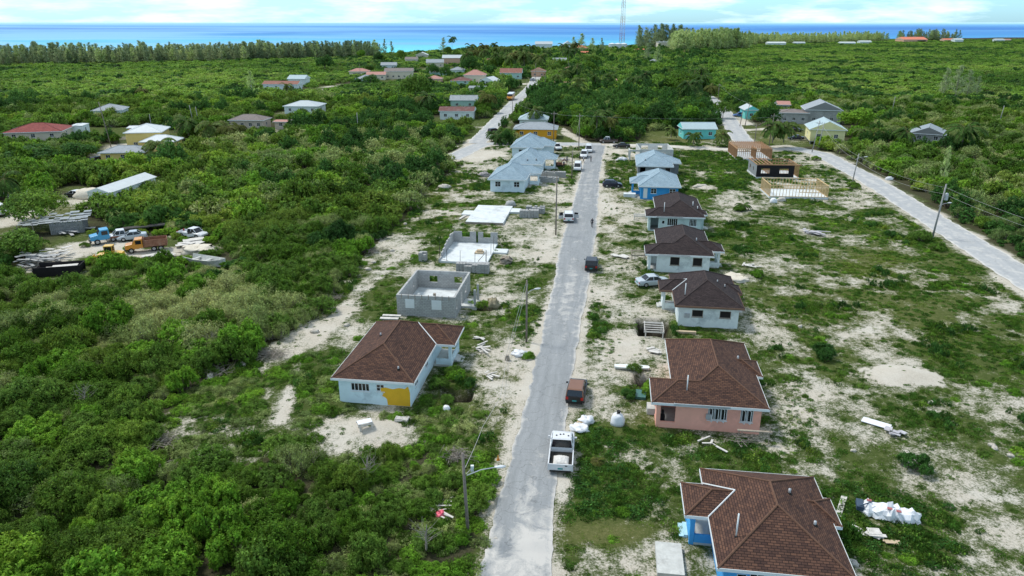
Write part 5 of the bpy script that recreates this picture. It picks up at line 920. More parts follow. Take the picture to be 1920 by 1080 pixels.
village = (bx2 > 1000) & (bx2 < 1400) & (by2 < 262); ms_ = ms_ * np.where(village, 1.25, 1); kd2 = np.where(village & (u2 > .55), 11, kd2)
ms_ = ms_ * np.where(bx2 > 1560, .8, 1)
zone3 = fbm(fx_, fy_, 60, 202); u3 = g3.uniform(0, 1, len(fx_)); bx3, by3 = proj(fx_, fy_); kd3 = 13 + np.select([u3 < .22, zone3 < .36, u3 < .5, u3 < .6], [2, 3, 1, 3], np.where(u3 > .8, 4, 0)); fh = np.where((bx3 > 880) & (bx3 < 1340) & (by3 > 95), g3.uniform(.7, 1.9, len(fx_)), .8); kd3 = np.where((np.abs(bx3 - 1000) < 350) & (u3 > .6) & (u3 < .85), 16, kd3); fs_ = np.where(bx3 > 1380, fs_ * .85, fs_)
allP = np.concatenate([P[rest], np.stack([mx_, my_, mx_ * 0 - .15], 1), np.stack([fx_, fy_, fx_ * 0 - .3], 1)])
allS = np.concatenate([scl[rest], np.stack([ms_, ms_, hz(ms_, g2)], 1), np.stack([fs_, fs_, fs_ * fh * g3.uniform(.7, 1.1, len(fs_))], 1)])
allK = np.concatenate([kind[rest], kd2, kd3]); print('SCRUB', len(allP), 'near', len(nearx), 'mid', len(mx_), 'far', len(fx_))
instancer('scrub', hi + midm + farm, allP, rng.uniform(0, 6.28, len(allP)), allS, allK, 'unbroken green scrub spreading from the lots to the coast', 'scrub')

# ---- weeds on the lots
GT = [weed_mesh('weed_a', 61, LEAF_OLIVE, 90, .2, .5, .055, False), weed_mesh('weed_b', 62, LEAF, 100, .3, .45, .06, False), weed_mesh('grass_c', 63, GRASS, 150, .22, .5, .10), weed_mesh('grass_d', 64, LEAF_OLIVE, 120, .2, .5, .09), weed_mesh('weed_e', 65, LEAF_DARK, 110, .35, .45, .07, False)]
g4 = np.random.default_rng(104)
def gsample(x, y, arr):
    ix = np.clip(np.searchsorted(xs, x), 1, len(xs) - 1); iy = np.clip(np.searchsorted(ys, y), 1, len(ys) - 1); return arr.reshape(ny_, nx_)[iy, ix]
X, Y = np.meshgrid(np.arange(-40, 75, .46), np.arange(27, 160, .5)); x = X.ravel() + g4.uniform(-.4, .4, X.size); y = Y.ravel() + g4.uniform(-.4, .4, X.size)
qx, qy = proj(x, y); rdw = roaddist(x, y); ok = (inlots(qx, qy) | ((qx > 1480) & (rdw < 6) & (qy < 700))) & (qx > -60) & (qx < 1990) & (rdw > .5)
x, y, qx, qy = x[ok], y[ok], qx[ok], qy[ok]; sv = gsample(x, y, sandv); dv = gsample(x, y, dry); tv = fbm(x, y, 3.5, 400)
prob = sstep(.6, .12, sv) * (1 - .5 * dv) * sstep(.30, .6, tv) + .16; tall = inpoly(qx, qy, [(1046, 820), (1120, 800), (1200, 830), (1235, 890), (1248, 972), (1038, 972)]) | inpoly(qx, qy, [(1490, 920), (1600, 900), (1790, 940), (1830, 1090), (1620, 1090)]) | inpoly(qx, qy, [(1240, 815), (1430, 825), (1500, 700), (1540, 800), (1480, 870), (1250, 860)]) | inpoly(qx, qy, [(975, 560), (1020, 580), (1000, 640), (960, 660)]) | inpoly(qx, qy, [(1105, 560), (1140, 560), (1150, 660), (1100, 670)])
prob = np.where(tall, .95, prob); prob = np.where((qy > 975) & (qy < 1025) & (qx < 1245) & (qx > 1035), .6, prob)
ok = (g4.uniform(0, 1, len(x)) < prob) & (pit_frac(x, y) < .1); x, y, sv, dv, tv, qx, qy, tall = [a[ok] for a in (x, y, sv, dv, tv, qx, qy, tall)]
HOUSES_PX = []   # house footprints in the lot plan, filled below before use
def in_any_house(x, y):
    bad = np.zeros(len(x), bool)
    for ox, oy, yw, x0, y0, x1, y1 in FOOT:
        c, s = math.cos(yw), math.sin(yw); u = (x - ox) * c + (y - oy) * s; v = -(x - ox) * s + (y - oy) * c
        bad |= (u > x0) & (u < x1) & (v > y0) & (v < y1)
    return bad
ok = ~in_any_house(x, y); x, y, sv, dv, tv, qx, qy, tall = [a[ok] for a in (x, y, sv, dv, tv, qx, qy, tall)]
sc = np.where(tall, 1.35, 1) * g4.uniform(.25, .95, len(x)) * (.55 + .7 * sstep(.45, .1, sv)); kd = np.select([dv > .45, tv > .66, g4.uniform(0, 1, len(x)) < .4], [3, 1, 0], 2); kd = np.where((tv > .72), 4, kd); mown = (qy > 975) & (qy < 1025) & (qx < 1245) & (qx > 1035); sc = np.where(mown, .6, sc); kd = np.where(mown, 3, kd); kd = np.where(tall, g4.choice([1, 2, 2, 4], len(x)), kd)
hgt = np.where(mown, .35, 1) * sc * g4.uniform(.7, 1.5, len(x)) * (.7 + 1.5 * sstep(.6, .75, tv)); zz = gsample(x, y, gz)
print('WEEDS', len(x))
instancer('weeds', GT, np.stack([x, y, zz - .02], 1), g4.uniform(0, 6.28, len(x)), np.stack([sc, sc, hgt], 1), kd, 'patchy green weeds and grass over the sandy house lots', 'weeds')
g6 = np.random.default_rng(206); X, Y = np.meshgrid(np.arange(-20, 90, .8), np.arange(150, 214, .9)); x = X.ravel() + g6.uniform(-.4, .4, X.size); y = Y.ravel() + g6.uniform(-.4, .4, X.size); qx, qy = proj(x, y); sv = gsample(x, y, sandv); tv = fbm(x, y, 5, 402)
ok = inlots(qx, qy) & (roaddist(x, y) > .6) & (g6.uniform(0, 1, len(x)) < sstep(.6, .2, sv) * sstep(.25, .5, tv)) & ~in_any_house(x, y); x, y, tv = x[ok], y[ok], tv[ok]; sc = g6.uniform(.6, 1.3, len(x))
instancer('far_weeds', GT, np.stack([x, y, x * 0 - .08], 1), g6.uniform(0, 6.28, len(x)), np.stack([sc, sc, sc * 1.5], 1), g6.choice([0, 1, 2, 2, 4], len(x)), 'weeds over the far lots by the crossroads', 'weeds')
# creeper mounds between lots and thicket, low bushes in the right-hand field
g5 = np.random.default_rng(105); X, Y = np.meshgrid(np.arange(-45, 80, 1.25), np.arange(32, 205, 1.25)); x = X.ravel() + g5.uniform(-.6, .6, X.size); y = Y.ravel() + g5.uniform(-.6, .6, X.size); qx, qy = proj(x, y); sv = gsample(x, y, sandv); tv = fbm(x, y, 6, 410)
left = inlots(x * 0 + qx, qy) & ((qx < 660) & (qy > 660) & (sv < .3)); left2 = inlots(qx, qy) & (qx > 560) & (qx < 905) & (qy > 770) & (sv < .5) & (tv > .40)
right = inlots(qx, qy) & (qx > 1400) & (sv < .34) & (tv > .56) & (roaddist(x, y) > 1.5); mids = inlots(qx, qy) & (qx > 640) & (qx < 1500) & (sv < .25) & (tv > .66) & (roaddist(x, y) > 2.5)
lush = inpoly(qx, qy, [(1292, 283), (1370, 287), (1400, 330), (1380, 378), (1300, 372), (1285, 330)]) & (sv < .5)
strip_ = inlots(qx, qy) & (qx < 905) & (sv < .45) & (tv > .5) & (qy < 660)
pr = g5.uniform(0, 1, len(x)); left3 = (~inlots(qx, qy)) & (qx > 540) & (qx < 940) & (qy > 840) & (qy < 1110) & (roaddist(x, y) > .7); left = left | left3
ok = ((lush & (pr < .55)) | (left & (pr < .92)) | (left2 & (pr < .9)) | (right & (pr < .5)) | (mids & (pr < .4)) | (strip_ & (pr < .5))) & (~in_any_house(x, y)) & (pit_frac(x, y) < .05)
x, y, qx, qy, lf = x[ok], y[ok], qx[ok], qy[ok], (left | left2)[ok]; s = g5.uniform(.5, 1.15, len(x)) * np.where(lf, 1.15, .8); kd = np.where(lf, np.select([g5.uniform(0, 1, len(x)) < .45, g5.uniform(0, 1, len(x)) < .5], [1, 0], 2), g5.choice([0, 2, 2], len(x)))
print('LOW', len(x))
instancer('creeper', low, np.stack([x, y, x * 0 - .12], 1), g5.uniform(0, 6.28, len(x)), np.stack([s, s, s * g5.uniform(.6, 1.3, len(x))], 1), kd, 'low leafy creeper and small bushes along the lot edges', 'ground cover')

# ------------------------------------------------------------------ single trees
CR = [crown_mesh('crown', 81, LEAF_DARK), crown_mesh('crown', 82, LEAF, 18), crown_mesh('crown', 83, LEAF_BRIGHT, 14, 480, 12, .045), crown_mesh('crown', 84, LEAF, 22, 800, 12, .035, .05, .7, .55, .4)]
TR = [trunk_mesh('trunk', 91), trunk_mesh('trunk', 92, .55, .04)]
def tree(px_, py_, wpx, hpx, ci, label, name='round_tree', group=None):
    "base pixel, crown width and height in pixels"
    p = A(px_, py_); d = p.y * CT + H * ST; r = wpx / 2 * d / F; h = hpx * d / F / 1.05
    e = thing(name, label, 'tree', p, rng.uniform(0, 6.28), group)
    c = bpy.data.objects.new('crown', CR[ci]); COL.objects.link(c); c.parent = e; c.scale = (r / .92, r / .92, h / 1.2); c.location = (0, 0, 0)
    t_ = bpy.data.objects.new('trunk', TR[ci % 2]); COL.objects.link(t_); t_.parent = e; t_.scale = (r * .7, r * .7, h); return e
for q in [(80, 418, 128, 84, 3, 'wide flat-crowned dark green tree beside the dirt yard', 'spreading_tree'), (780, 196, 80, 62, 1, 'big round dark green tree standing over the scrub left of the bus'), (610, 134, 46, 32, 0, 'dark round tree on the skyline scrub left of the village'),
          (1438, 246, 60, 56, 0, 'rounded dark tree in front of the grey unfinished building'), (1605, 242, 84, 46, 2, 'wide bright green tree right of the pale yellow house'), (880, 140, 46, 36, 0, 'dark dense tree among village roofs above the hip-roofed house'), (835, 150, 30, 30, 0, 'small dark tree in front of the village houses'), (1240, 232, 70, 50, 0, 'dark spreading tree behind the turquoise house'),
          (1180, 238, 60, 50, 1, 'leafy tree behind the dark pickup'), (1098, 262, 34, 30, 2, 'bright rounded bush-like tree beside the crossroads'), (1160, 262, 30, 26, 2, 'bright green small tree just behind the dark pickup'), (1290, 175, 110, 50, 3, 'broad dark tree crown at the end of the lane'), (1210, 200, 70, 40, 0, 'dark tree mass between the palms and the lane'), (1140, 205, 60, 36, 0, 'dark tree above the crossroads palms'),
          (1355, 222, 44, 36, 1, 'green tree left of the lane near the turquoise house'), (1045, 225, 50, 40, 0, 'dark tree behind the orange house'), (500, 272, 60, 34, 0, 'dark rounded tree in front of the beige block house'), (250, 190, 36, 26, 0, 'dark tree right of the raised grey roof'), (1060, 235, 30, 30, 1, 'leafy tree beside the orange house yard'), (695, 160, 40, 22, 0, 'low dark tree left of the village houses'),
          (930, 130, 36, 24, 1, 'leafy village tree left of the road end'), (985, 120, 60, 24, 1, 'tree row crown above the village road'), (1066, 150, 40, 28, 0, 'dark tree right of the village road end'), (1110, 128, 46, 28, 1, 'leafy tree under the radio mast'), (1020, 246, 24, 20, 1, 'small tree at the corner of the orange house'), (45, 486, 110, 62, 1, 'bushy tree left of the scrap heap'), (150, 300, 90, 36, 0, 'dark tree left of the small yellow house'), (60, 310, 130, 40, 0, 'dark tree belt below the red-roofed house'), (20, 340, 90, 36, 1, 'green tree above the dirt yard'),
          (335, 330, 60, 36, 2, 'bright tree below the large yellow house'), (948, 270, 34, 30, 0, 'dark tree beside the orange house corner'), (1320, 215, 50, 34, 0, 'dark tree above the turquoise house roof'), (1700, 300, 60, 24, 1, 'leafy tree below the rusty-roofed shack'), (720, 300, 40, 26, 2, 'bright rounded tree in the scrub near the lots'), (640, 400, 50, 34, 2, 'bright green rounded tree in the middle of the left scrub'), (812, 214, 34, 26, 0, 'dark tree at the left end of the dark rust roof'), (908, 214, 28, 24, 1, 'leafy tree right of the tin-roofed house by the village road'), (250, 350, 50, 34, 1, 'leafy tree beside the far end of the long white shed'), (590, 440, 44, 30, 1, 'round green tree below the bright scrub tree')]:
    tree(*q[:6], *(q[6:] if len(q) > 6 else ()))

vg = np.random.default_rng(777)
for i in range(40):
    x_ = vg.uniform(660, 1120); y_ = vg.uniform(104, 176)
    w_ = vg.uniform(20, 44) * (.55 + (y_ - 100) / 110)
    if any(abs(x_ - hx_) < 16 + wz_ and 0 < y_ - hy_ < 14 for hx_, hy_, wz_ in [(748, 148, 26), (705, 150, 16), (675, 158, 10), (815, 126, 14), (785, 110, 10), (850, 122, 18), (818, 145, 12), (885, 155, 14), (856, 159, 12), (908, 160, 8), (955, 148, 18), (1004, 144, 10), (832, 224, 20), (862, 203, 18)]): continue
    if abs(x_ - (1000 - (y_ - 155) * .2)) < 22 and y_ > 145: continue
    tree(x_, y_, w_, w_ * vg.uniform(.6, .95), int(vg.choice([0, 1, 1, 2, 0])), 'leafy village tree among the far roofs', 'village_tree', 'trees among the village roofs')
for i in range(40):
    x_ = vg.uniform(1025, 1335); y_ = vg.uniform(168, 256); w_ = vg.uniform(30, 60) * (.5 + (y_ - 150) / 180)
    if abs(x_ - np.interp(y_, [180, 208, 229, 262], [1330, 1356, 1369, 1392])) < 25: continue
    tree(x_, min(y_, 236) if x_ > 1170 else y_, w_, w_ * vg.uniform(.6, .95), int(vg.choice([0, 1, 0, 2, 0])), 'leafy tree in the dark grove between village road and lane', 'grove_tree', 'trees of the grove between road and lane')
# palms
PC = [palm_crown('fronds', 95), palm_crown('fronds', 96, 15), palm_crown('fronds', 97, 19, leafmat('palm_leaf_yellow', [(0, (.07, .09, .02)), (.5, (.11, .13, .03)), (1, (.16, .17, .05))]))]
PT = [palm_trunk('trunk', 1.0, .12), palm_trunk('trunk', 1.0, .25)]
def palm(px_, py_, h, s, k, label, group=None, name='coconut_palm'):
    p = A(px_, py_); e = thing(name, label, 'palm tree', p, rng.uniform(0, 6.28), group)
    t_ = bpy.data.objects.new('trunk', PT[k % 2]); COL.objects.link(t_); t_.parent = e; t_.scale = (1, 1, h); c = bpy.data.objects.new('fronds', PC[k]); COL.objects.link(c); c.parent = e; c.location = ((.12, .25)[k % 2], 0, h); c.scale = (s, s, s)
for q in [(1300, 275, 3.2, 1.05, 1, 'young palm in the yard left of the turquoise house'), (1352, 275, 3.6, 1.15, 0, 'palm at the right end of the turquoise house'), (1447, 278, 6, 1.5, 0, 'left palm of the pair by the crossing poles'), (1468, 277, 6, 1.6, 1, 'right palm of the pair by the crossing poles'),
          (1800, 284, 6, 1.9, 1, 'large palm right of the rusty-roofed shack'), (1695, 276, 4.2, 1.4, 0, 'dark palm left of the rusty-roofed shack'), (1650, 268, 3, 1.0, 2, 'yellowing palm left of the shack, nearer the pale yellow house'), (1612, 264, 3, 1.0, 1, 'palm between the bright tree and the pale yellow house'),
          (300, 302, 4, 1.7, 1, 'palm in front of the large yellow house'), (355, 262, 5, 1.7, 0, 'palm at the right end of the large yellow house'), (400, 268, 5, 1.7, 1, 'big palm between the large yellow house and the beige house'), (430, 268, 4.4, 1.6, 2, 'pale-fronded palm left of the beige house'), (452, 262, 4, 1.0, 2, 'yellowing palm in front of the beige house'),
          (16, 378, 4.5, 1.3, 0, 'palm at the left edge above the parked cars'), (540, 186, 6, 1.1, 0, 'palm left of the grey hip-roofed house'), (915, 212, 6.5, 1.6, 2, 'yellow-green palm beside the village road'), (805, 212, 6, 1.7, 0, 'palm left of the dark rust roof'), (790, 208, 5, 1.1, 2, 'yellowing palm left of the dark rust roof, nearer the scrub'),
          (1003, 240, 6, 1.2, 0, 'palm behind the orange house'), (985, 226, 5.5, 1.1, 1, 'palm between the orange house and the village road'), (1118, 262, 7, 1.2, 0, 'tall palm left of the dark pickup'), (1130, 258, 7.5, 1.2, 1, 'tallest palm behind the dark pickup'), (1143, 262, 6, 1.1, 2, 'yellow palm right of the tallest one'),
          (1258, 262, 3, .9, 0, 'palm in the shade left of the turquoise house'), (848, 100, 16, 2.1, 0, 'lone tall palm standing out against the turquoise sea'), (270, 190, 5, 1.2, 2, 'yellowish palm right of the raised grey roof'), (470, 345, .2, .9, 1, 'stemless palm in the left scrub'), (1116, 868, .15, .28, 2, 'small yellow palm sprout beside the white pickup'),
          (1390, 392, .7, .6, 1, 'young palm in the field beside the dark-roofed house'), (1333, 184, 5, 1.4, 2, 'brownish palm at the far end of the lane'), (932, 128, 8, 1.3, 0, 'palm left of the tree row in the village'), (1115, 176, 8, 1.3, 0, 'tall palm right of the village road'), (1265, 170, 7, 1.4, 1, 'dark palm in the trees right of the village road')]:
    palm(*q)
gp = np.random.default_rng(106)
for i in range(34):
    x_ = gp.uniform(865, 1080); y_ = gp.uniform(108, 142); palm(x_, y_, gp.uniform(9, 14), gp.uniform(1.7, 2.3), int(gp.choice([0, 1, 0, 2])), 'coconut palm in the village palm grove above the road end', 'palms of the village grove')
for i in range(14):
    x_ = gp.uniform(1020, 1320); y_ = gp.uniform(150, 215); palm(x_, y_, gp.uniform(7, 10), gp.uniform(1.3, 1.7), int(gp.choice([0, 1])), 'coconut palm among the dark trees between road and lane', 'palms between road and lane')
for i in range(7):
    x_ = gp.uniform(955, 1005); y_ = gp.uniform(262, 272); palm(926 + i * 5.5, 260 + (i % 3) * 5, 1.4, 1.0, i % 2, 'screw-pine like clump plant at the orange house corner', 'spiky clump beside the orange house', 'spiky_palm')
# casuarinas
CS = [casuarina_mesh('casuarina_a', 71, NEEDLE), casuarina_mesh('casuarina_b', 72, NEEDLE, lean=.06), casuarina_mesh('casuarina_c', 73, NEEDLE_Y), casuarina_mesh('casuarina_d', 74, NEEDLE_Y, lean=-.05)]
def belt(name, pts, n, dep, h0, h1, kinds, wide, label, seed):
    g = np.random.default_rng(seed); P_ = [A(*p) for p in pts]; cx_ = np.array([p.x for p in P_]); cyy = np.array([p.y for p in P_]); tt = np.linspace(0, 1, len(P_)); q = g.uniform(0, 1, n)
    x = np.interp(q, tt, cx_) + g.normal(0, 3, n); y = np.interp(q, tt, cyy) + g.uniform(0, dep, n); h = g.uniform(h0, h1, n) * (.72 + .6 * fbm(x, y, 30, seed)); wd = h * wide * g.uniform(.8, 1.2, n)
    instancer(name, CS, np.stack([x, y, x * 0 - .3], 1), g.uniform(0, 6.28, n), np.stack([wd, wd, h], 1), g.choice(kinds, n), label, 'casuarina trees')
belt('casuarina_belt', [(-60, 126), (150, 122), (300, 119), (450, 115), (560, 112), (690, 108)], 1100, 60, 7, 16, [0, 0, 1, 2, 1], 1.25, 'long grey-green casuarina belt along the left shore', 501)
belt('casuarina_hill', [(1275, 100), (1330, 97), (1400, 92)], 480, 50, 10, 25, [2, 3, 2, 3], 1.2, 'yellow-green casuarina wood on the rise right of the mast', 502)
belt('casuarina_ridge', [(1385, 86), (1450, 83), (1550, 81), (1662, 78)], 640, 60, 8, 17, [2, 3], 1.2, 'low yellow-green casuarina ridge on the right skyline', 503)
belt('casuarina_row', [(1690, 77), (1800, 77)], 60, 30, 12, 22, [0, 2], 1.3, 'thin casuarina row on the far right shore', 504)
belt('casuarina_clump', [(1200, 92), (1290, 89)], 60, 40, 18, 30, [0, 1], 1.1, 'grey casuarinas behind the pale flat-roofed building', 505)
def cas(px_, py_, hpx, k, wide, label, n=1, group=None):
    p = A(px_, py_); d = p.y * CT + H * ST; h = hpx * d / F
    o_ = bpy.data.objects.new('casuarina', CS[k]); COL.objects.link(o_); o_.location = p; o_.scale = (h * wide, h * wide, h); o_.rotation_euler = (0, 0, rng.uniform(0, 6)); tag(o_, label, 'casuarina', group)
for q in [(722, 105, 30, 0, 1.0, 'lone casuarina just right of the shore belt'), (736, 105, 26, 1, 1.0, 'second lone casuarina right of the shore belt'), (832, 102, 30, 0, 1.3, 'bare grey casuarina left of the lone sea palm'), (474, 190, 55, 2, 1.0, 'faint tall casuarina beside the rust-roofed long house'), (1090, 103, 38, 2, 1.3, 'tall yellow-green casuarina left of the radio mast'), (1075, 103, 32, 2, 1.2, 'shorter yellow-green casuarina left of the mast, farthest from it'), (1110, 103, 30, 2, 1.3, 'yellow casuarina between the tallest one and the mast'), (1128, 103, 30, 0, 1.1, 'thin casuarina nearest the mast on its left'), (1215, 118, 36, 0, 1.5, 'hazy casuarina in front of the pale flat-roofed building'),
          (1232, 122, 34, 2, 1.3, 'second hazy casuarina before the pale flat-roofed building'), (1768, 182, 52, 0, 1.2, 'left casuarina of the feathery group in the right scrub'), (1790, 184, 58, 1, 1.3, 'middle casuarina of the feathery group in the right scrub'), (1812, 183, 50, 0, 1.2, 'right casuarina of the feathery group in the right scrub'), (1830, 180, 36, 0, 1.2, 'smallest casuarina of the feathery group in the right scrub'), (1766, 350, 75, 2, .55, 'slender yellow-green casuarina behind the transformer pole'), (1820, 352, 32, 2, .7, 'young casuarina right of the slender one by the pole')]:
    cas(*q)
# bushes standing alone in the field
def bush(px_, py_, r, k, label, zs=1.0):
    p = A(px_, py_); o_ = bpy.data.objects.new('field_bush', (hi + low)[k]); COL.objects.link(o_); o_.location = (p.x, p.y, -.1); o_.scale = (r, r, r * zs); o_.rotation_euler = (0, 0, rng.uniform(0, 6)); tag(o_, label, 'bush')
for q in [(1543, 668, 1.7, 5, 'dark bush standing in the sandy field right of the pink house'), (1725, 450, 2.0, 0, 'bush at the foot of the transformer pole'), (1760, 468, 1.6, 1, 'smaller bush just below the one at the transformer pole'), (1670, 443, 1.2, 5, 'dark bush in the field left of the transformer pole'), (1720, 880, 1.5, 5, 'dark bush in the weeds above the tarp-covered boat'), (1385, 395, 1.2, 0, 'bush beside the young palm in the field'), (1215, 735, 1.1, 3, 'leafy plants at the edge of the pit by the pink house'), (1180, 745, 1.0, 5, 'dark bush left of the pit by the pink house'), (850, 700, 1.1, 0, 'bush at the pit beside the light blue house'),
          (1185, 265, 1.3, 0, 'bush between the dark pickup and the black sedan'), (1210, 318, 1.6, 5, 'dark bush left of the grey house with the blue roof'), (1420, 520, 1.3, 3, 'green bush right of the dark-roofed house and its sand heap'), (990, 670, .8, 3, 'small weeds bush by the road near the pole'), (905, 575, 1.1, 1, 'bush in front of the roofless block house steps'), (1385, 300, 1.2, 0, 'bush left of the timber frame with joists'), (1530, 300, 1.4, 0, 'bush beside the bend of the side road'), (1480, 300, 1.3, 1, 'bush right of the black-walled shell'), (1600, 352, 1.6, 0, 'low bush at the edge of the side road right of the open timber frame'), (1380, 560, 1.1, 3, 'bush on the right of the near dark-roofed house'), (895, 935, 1.6, 1, 'bush at the street edge beside the near lamp pole'), (905, 900, 1.4, 3, 'bush above the near lamp pole at the street edge'), (880, 960, 1.5, 0, 'bush around the foot of the near lamp pole')]:
    bush(*q)
# ------------------------------------------------------------------ vehicles (x = length, nose at +x; origin on the ground under the middle)
def paint(name, col, dusty=.05): return M('paint_' + name, col, .28, .05, 1.5, stain=tuple(.6 * v + .12 for v in col), stain_amt=dusty, spec=.5)
PW = paint('white', (.66, .68, .69)); PBK = paint('black', (.012, .013, .017), .02); PBR = paint('brown', (.20, .095, .055)); PSV = paint('silver_blue', (.44, .50, .54)); PBL = paint('blue', (.02, .10, .32)); PNV = paint('navy', (.012, .016, .04), .02); PSKY = paint('sky_blue', (.05, .29, .50), .2); POR = paint('orange', (.62, .27, .04), .25); PYE = paint('loader_yellow', (.70, .42, .04), .2); PDK = paint('dark_grey_brown', (.07, .055, .05))
TYRE = M('tyre', (.015, .015, .015), .9); RIM = M('rim', (.42, .43, .44), .4, .1, 5, .5); RED = M('tail_red', (.45, .02, .015), .3); LAMP = M('head_lamp', (.75, .77, .78), .2); PLATE = M('plate_green', (.04, .25, .25), .5); BLKP = M('black_plastic', (.02, .02, .017), .6); RUST = M('rust', (.22, .10, .06), .9, .3, 3, stain=(.30, .20, .14), stain_amt=.3)
def wheels(e, xs_, tw, r=.33, wd=.22, skip=()):
    for i, x_ in enumerate(xs_):
        for s in (-1, 1):
            if (i, s) in skip: continue
            y_ = s * (tw / 2 - wd / 2); q = MB(); q.cyl((x_, y_ - wd / 2, r), (x_, y_ + wd / 2, r), r, r, 16); t_ = q.build('wheel', TYRE, e, False); q = MB(); yo = y_ + s * (wd / 2 + .005); q.cyl((x_, yo - s * .03, r), (x_, yo, r), r * .62, r * .58, 10); q.build('rim', RIM, t_)
def ring(x_, wl, zl, wb, zb, ws, zs, bow=0): return [(x_, -wl, zl), (x_, -wb, zl + .12), (x_, -wb, zb), (x_, -ws, zs), (x_, ws, zs), (x_, wb, zb), (x_, wb, zl + .12), (x_, wl, zl)]
def car(label, loc_px, ang, pm, kind='sedan', cat='car', name='car', L_=4.5, W_=1.78, Hh=1.45, doors=False, roofm=None, hatch=False, group=None, zoff=0, wheels_on=True, lift=None):
    p = A(*loc_px); e = thing(name, label, cat, (p.x, p.y, zoff), ang, group); hw = W_ / 2; zb = Hh * .60; b_ = MB(); h = L_ / 2
    prof = {'sedan': [(-h, .34, .78, .86), (-h + .12, .26, .84, .98), (-h * .62, .24, .90, 1.0), (-h * .3, .23, .90, .96), (0, .23, .89, .95), (h * .35, .23, .87, .93), (h * .55, .24, .84, .90), (h - .35, .26, .74, .80), (h - .05, .32, .60, .66), (h, .40, .52, .56)],
            'suv': [(-h, .40, 1.0, 1.08), (-h + .1, .32, 1.04, 1.12), (-h * .5, .30, 1.02, 1.08), (0, .30, 1.0, 1.06), (h * .4, .30, 1.0, 1.05), (h * .5, .32, 1.0, 1.04), (h - .3, .34, .92, .98), (h - .04, .40, .74, .80), (h, .46, .62, .66)]}
    pr = prof['suv' if kind in ('suv', 'van', 'pickup') else 'sedan']; n_ = len(pr); rg = []
    for i, (x_, zl, z1, z2) in enumerate(pr):
        k = 1 - .10 * (abs(x_) / h) ** 6; sc = Hh / (1.72 if kind in ('suv', 'van', 'pickup') else 1.45); rg.append(ring(x_, hw * k * .92, zl, hw * k, z1 * sc * .93, hw * k * .9, z2 * sc * .96))
    if kind == 'pickup':
        sp = .05 * 1; cabr = [r_ for r_ in rg if r_[0][0] > -.35]; xb = -.35; k0 = rg[3]
        b_.loft([[(xb, *q[1:]) for q in k0]] + cabr); zt = k0[2][2] + .03; fl = .62
        b_.box(-h, -hw, .38, xb - .04, -hw + .09, zt); b_.box(-h, hw - .09, .38, xb - .04, hw, zt); b_.box(-h - .02, -hw + .095, .42, -h + .06, hw - .095, zt - .02); b_.box(-h + .07, -hw + .095, .40, xb - .04, hw - .095, fl)
    else: b_.loft(rg)
    body = b_.build('body', pm, e, True); bm_ = body.modifiers.new('edge', 'EDGE_SPLIT'); bm_.split_angle = R(38)
    base = pr[3][3] * (Hh / (1.72 if kind in ('suv', 'van', 'pickup') else 1.45)) * .95
    cab = {'sedan': (-h * .66, -h * .36, h * .12, h * .50), 'hatch': (-h * .93, -h * .70, h * .12, h * .55), 'suv': (-h * .97, -h * .86, h * .12, h * .46), 'van': (-h * .98, -h * .9, h * .5, h * .8), 'pickup': (-.33, -.22, .85, 1.45)}['hatch' if hatch and kind == 'sedan' else kind]
    x0, x1, x2, x3 = cab; wr = hw * .76; wbm = hw * .895; g_ = MB(); zt = Hh - .05
    g_.loft([[(x0, -wbm, base - .03), (x0, wbm, base - .03), (x3, wbm * .96, base - .05), (x3, -wbm * .96, base - .05)], [(x1, -wr, zt), (x1, wr, zt), (x2, wr, zt), (x2, -wr, zt)]]); g_.build('window_glass', GLASS, e)
    r_ = MB(); r_.loft([[(x1 - .05, -wr - .02, zt - .005), (x1 - .05, wr + .02, zt - .005), (x2 + .06, wr + .01, zt - .005), (x2 + .06, -wr - .01, zt - .005)], [(x1 + .08, -wr * .9, Hh + .015), (x1 + .08, wr * .9, Hh + .015), (x2 - .12, wr * .88, Hh + .015), (x2 - .12, -wr * .88, Hh + .015)]])
    for s in (-1, 1):
        for a_, c_ in (((x0, wbm), (x1, wr)), ((x3, wbm * .96), (x2, wr)), (((x0 + x3) / 2 - .05, wbm), ((x1 + x2) / 2, wr))): r_.cyl((a_[0], s * (a_[1] + .005), base), (c_[0], s * (c_[1] + .008), zt + .01), .05, .04, 5)
    r_.build('roof', roofm or pm, e)
    if wheels_on: wheels(e, (-h * .58, h * .60), W_, .33 if kind == 'sedan' else .38)
    for s in (-1, 1):
        q = MB(); zz = pr[0][2] * .9; q.box(-h - .015, s * hw * .78 - .12, zz - (.12 if kind == 'sedan' else .22), -h + .1, s * hw * .78 + .12, zz + .04); q.build('tail_light', RED, e)
        q = MB(); q.box(h - .22, s * hw * .66 - .16, pr[-2][2] - .14, h - .02, s * hw * .66 + .14, pr[-2][2] + .01); q.build('headlight', LAMP, e)
        q = MB(); q.box(x3 - .42, s * (hw + .02), base + .02, x3 - .30, s * (hw + .19), base + .16); q.build('mirror', pm, e)
    q = MB(); q.box(-h - .03, -.2, .52, -h - .005, .2, .66); q.build('licence_plate', PLATE, e)
    q = MB(); q.box(-h - .05, -hw * .85, .3, -h + .1, hw * .85, .44); q.box(h - .12, -hw * .8, .3, h + .04, hw * .8, .42); q.build('bumper', BLKP if kind != 'sedan' else pm, e)
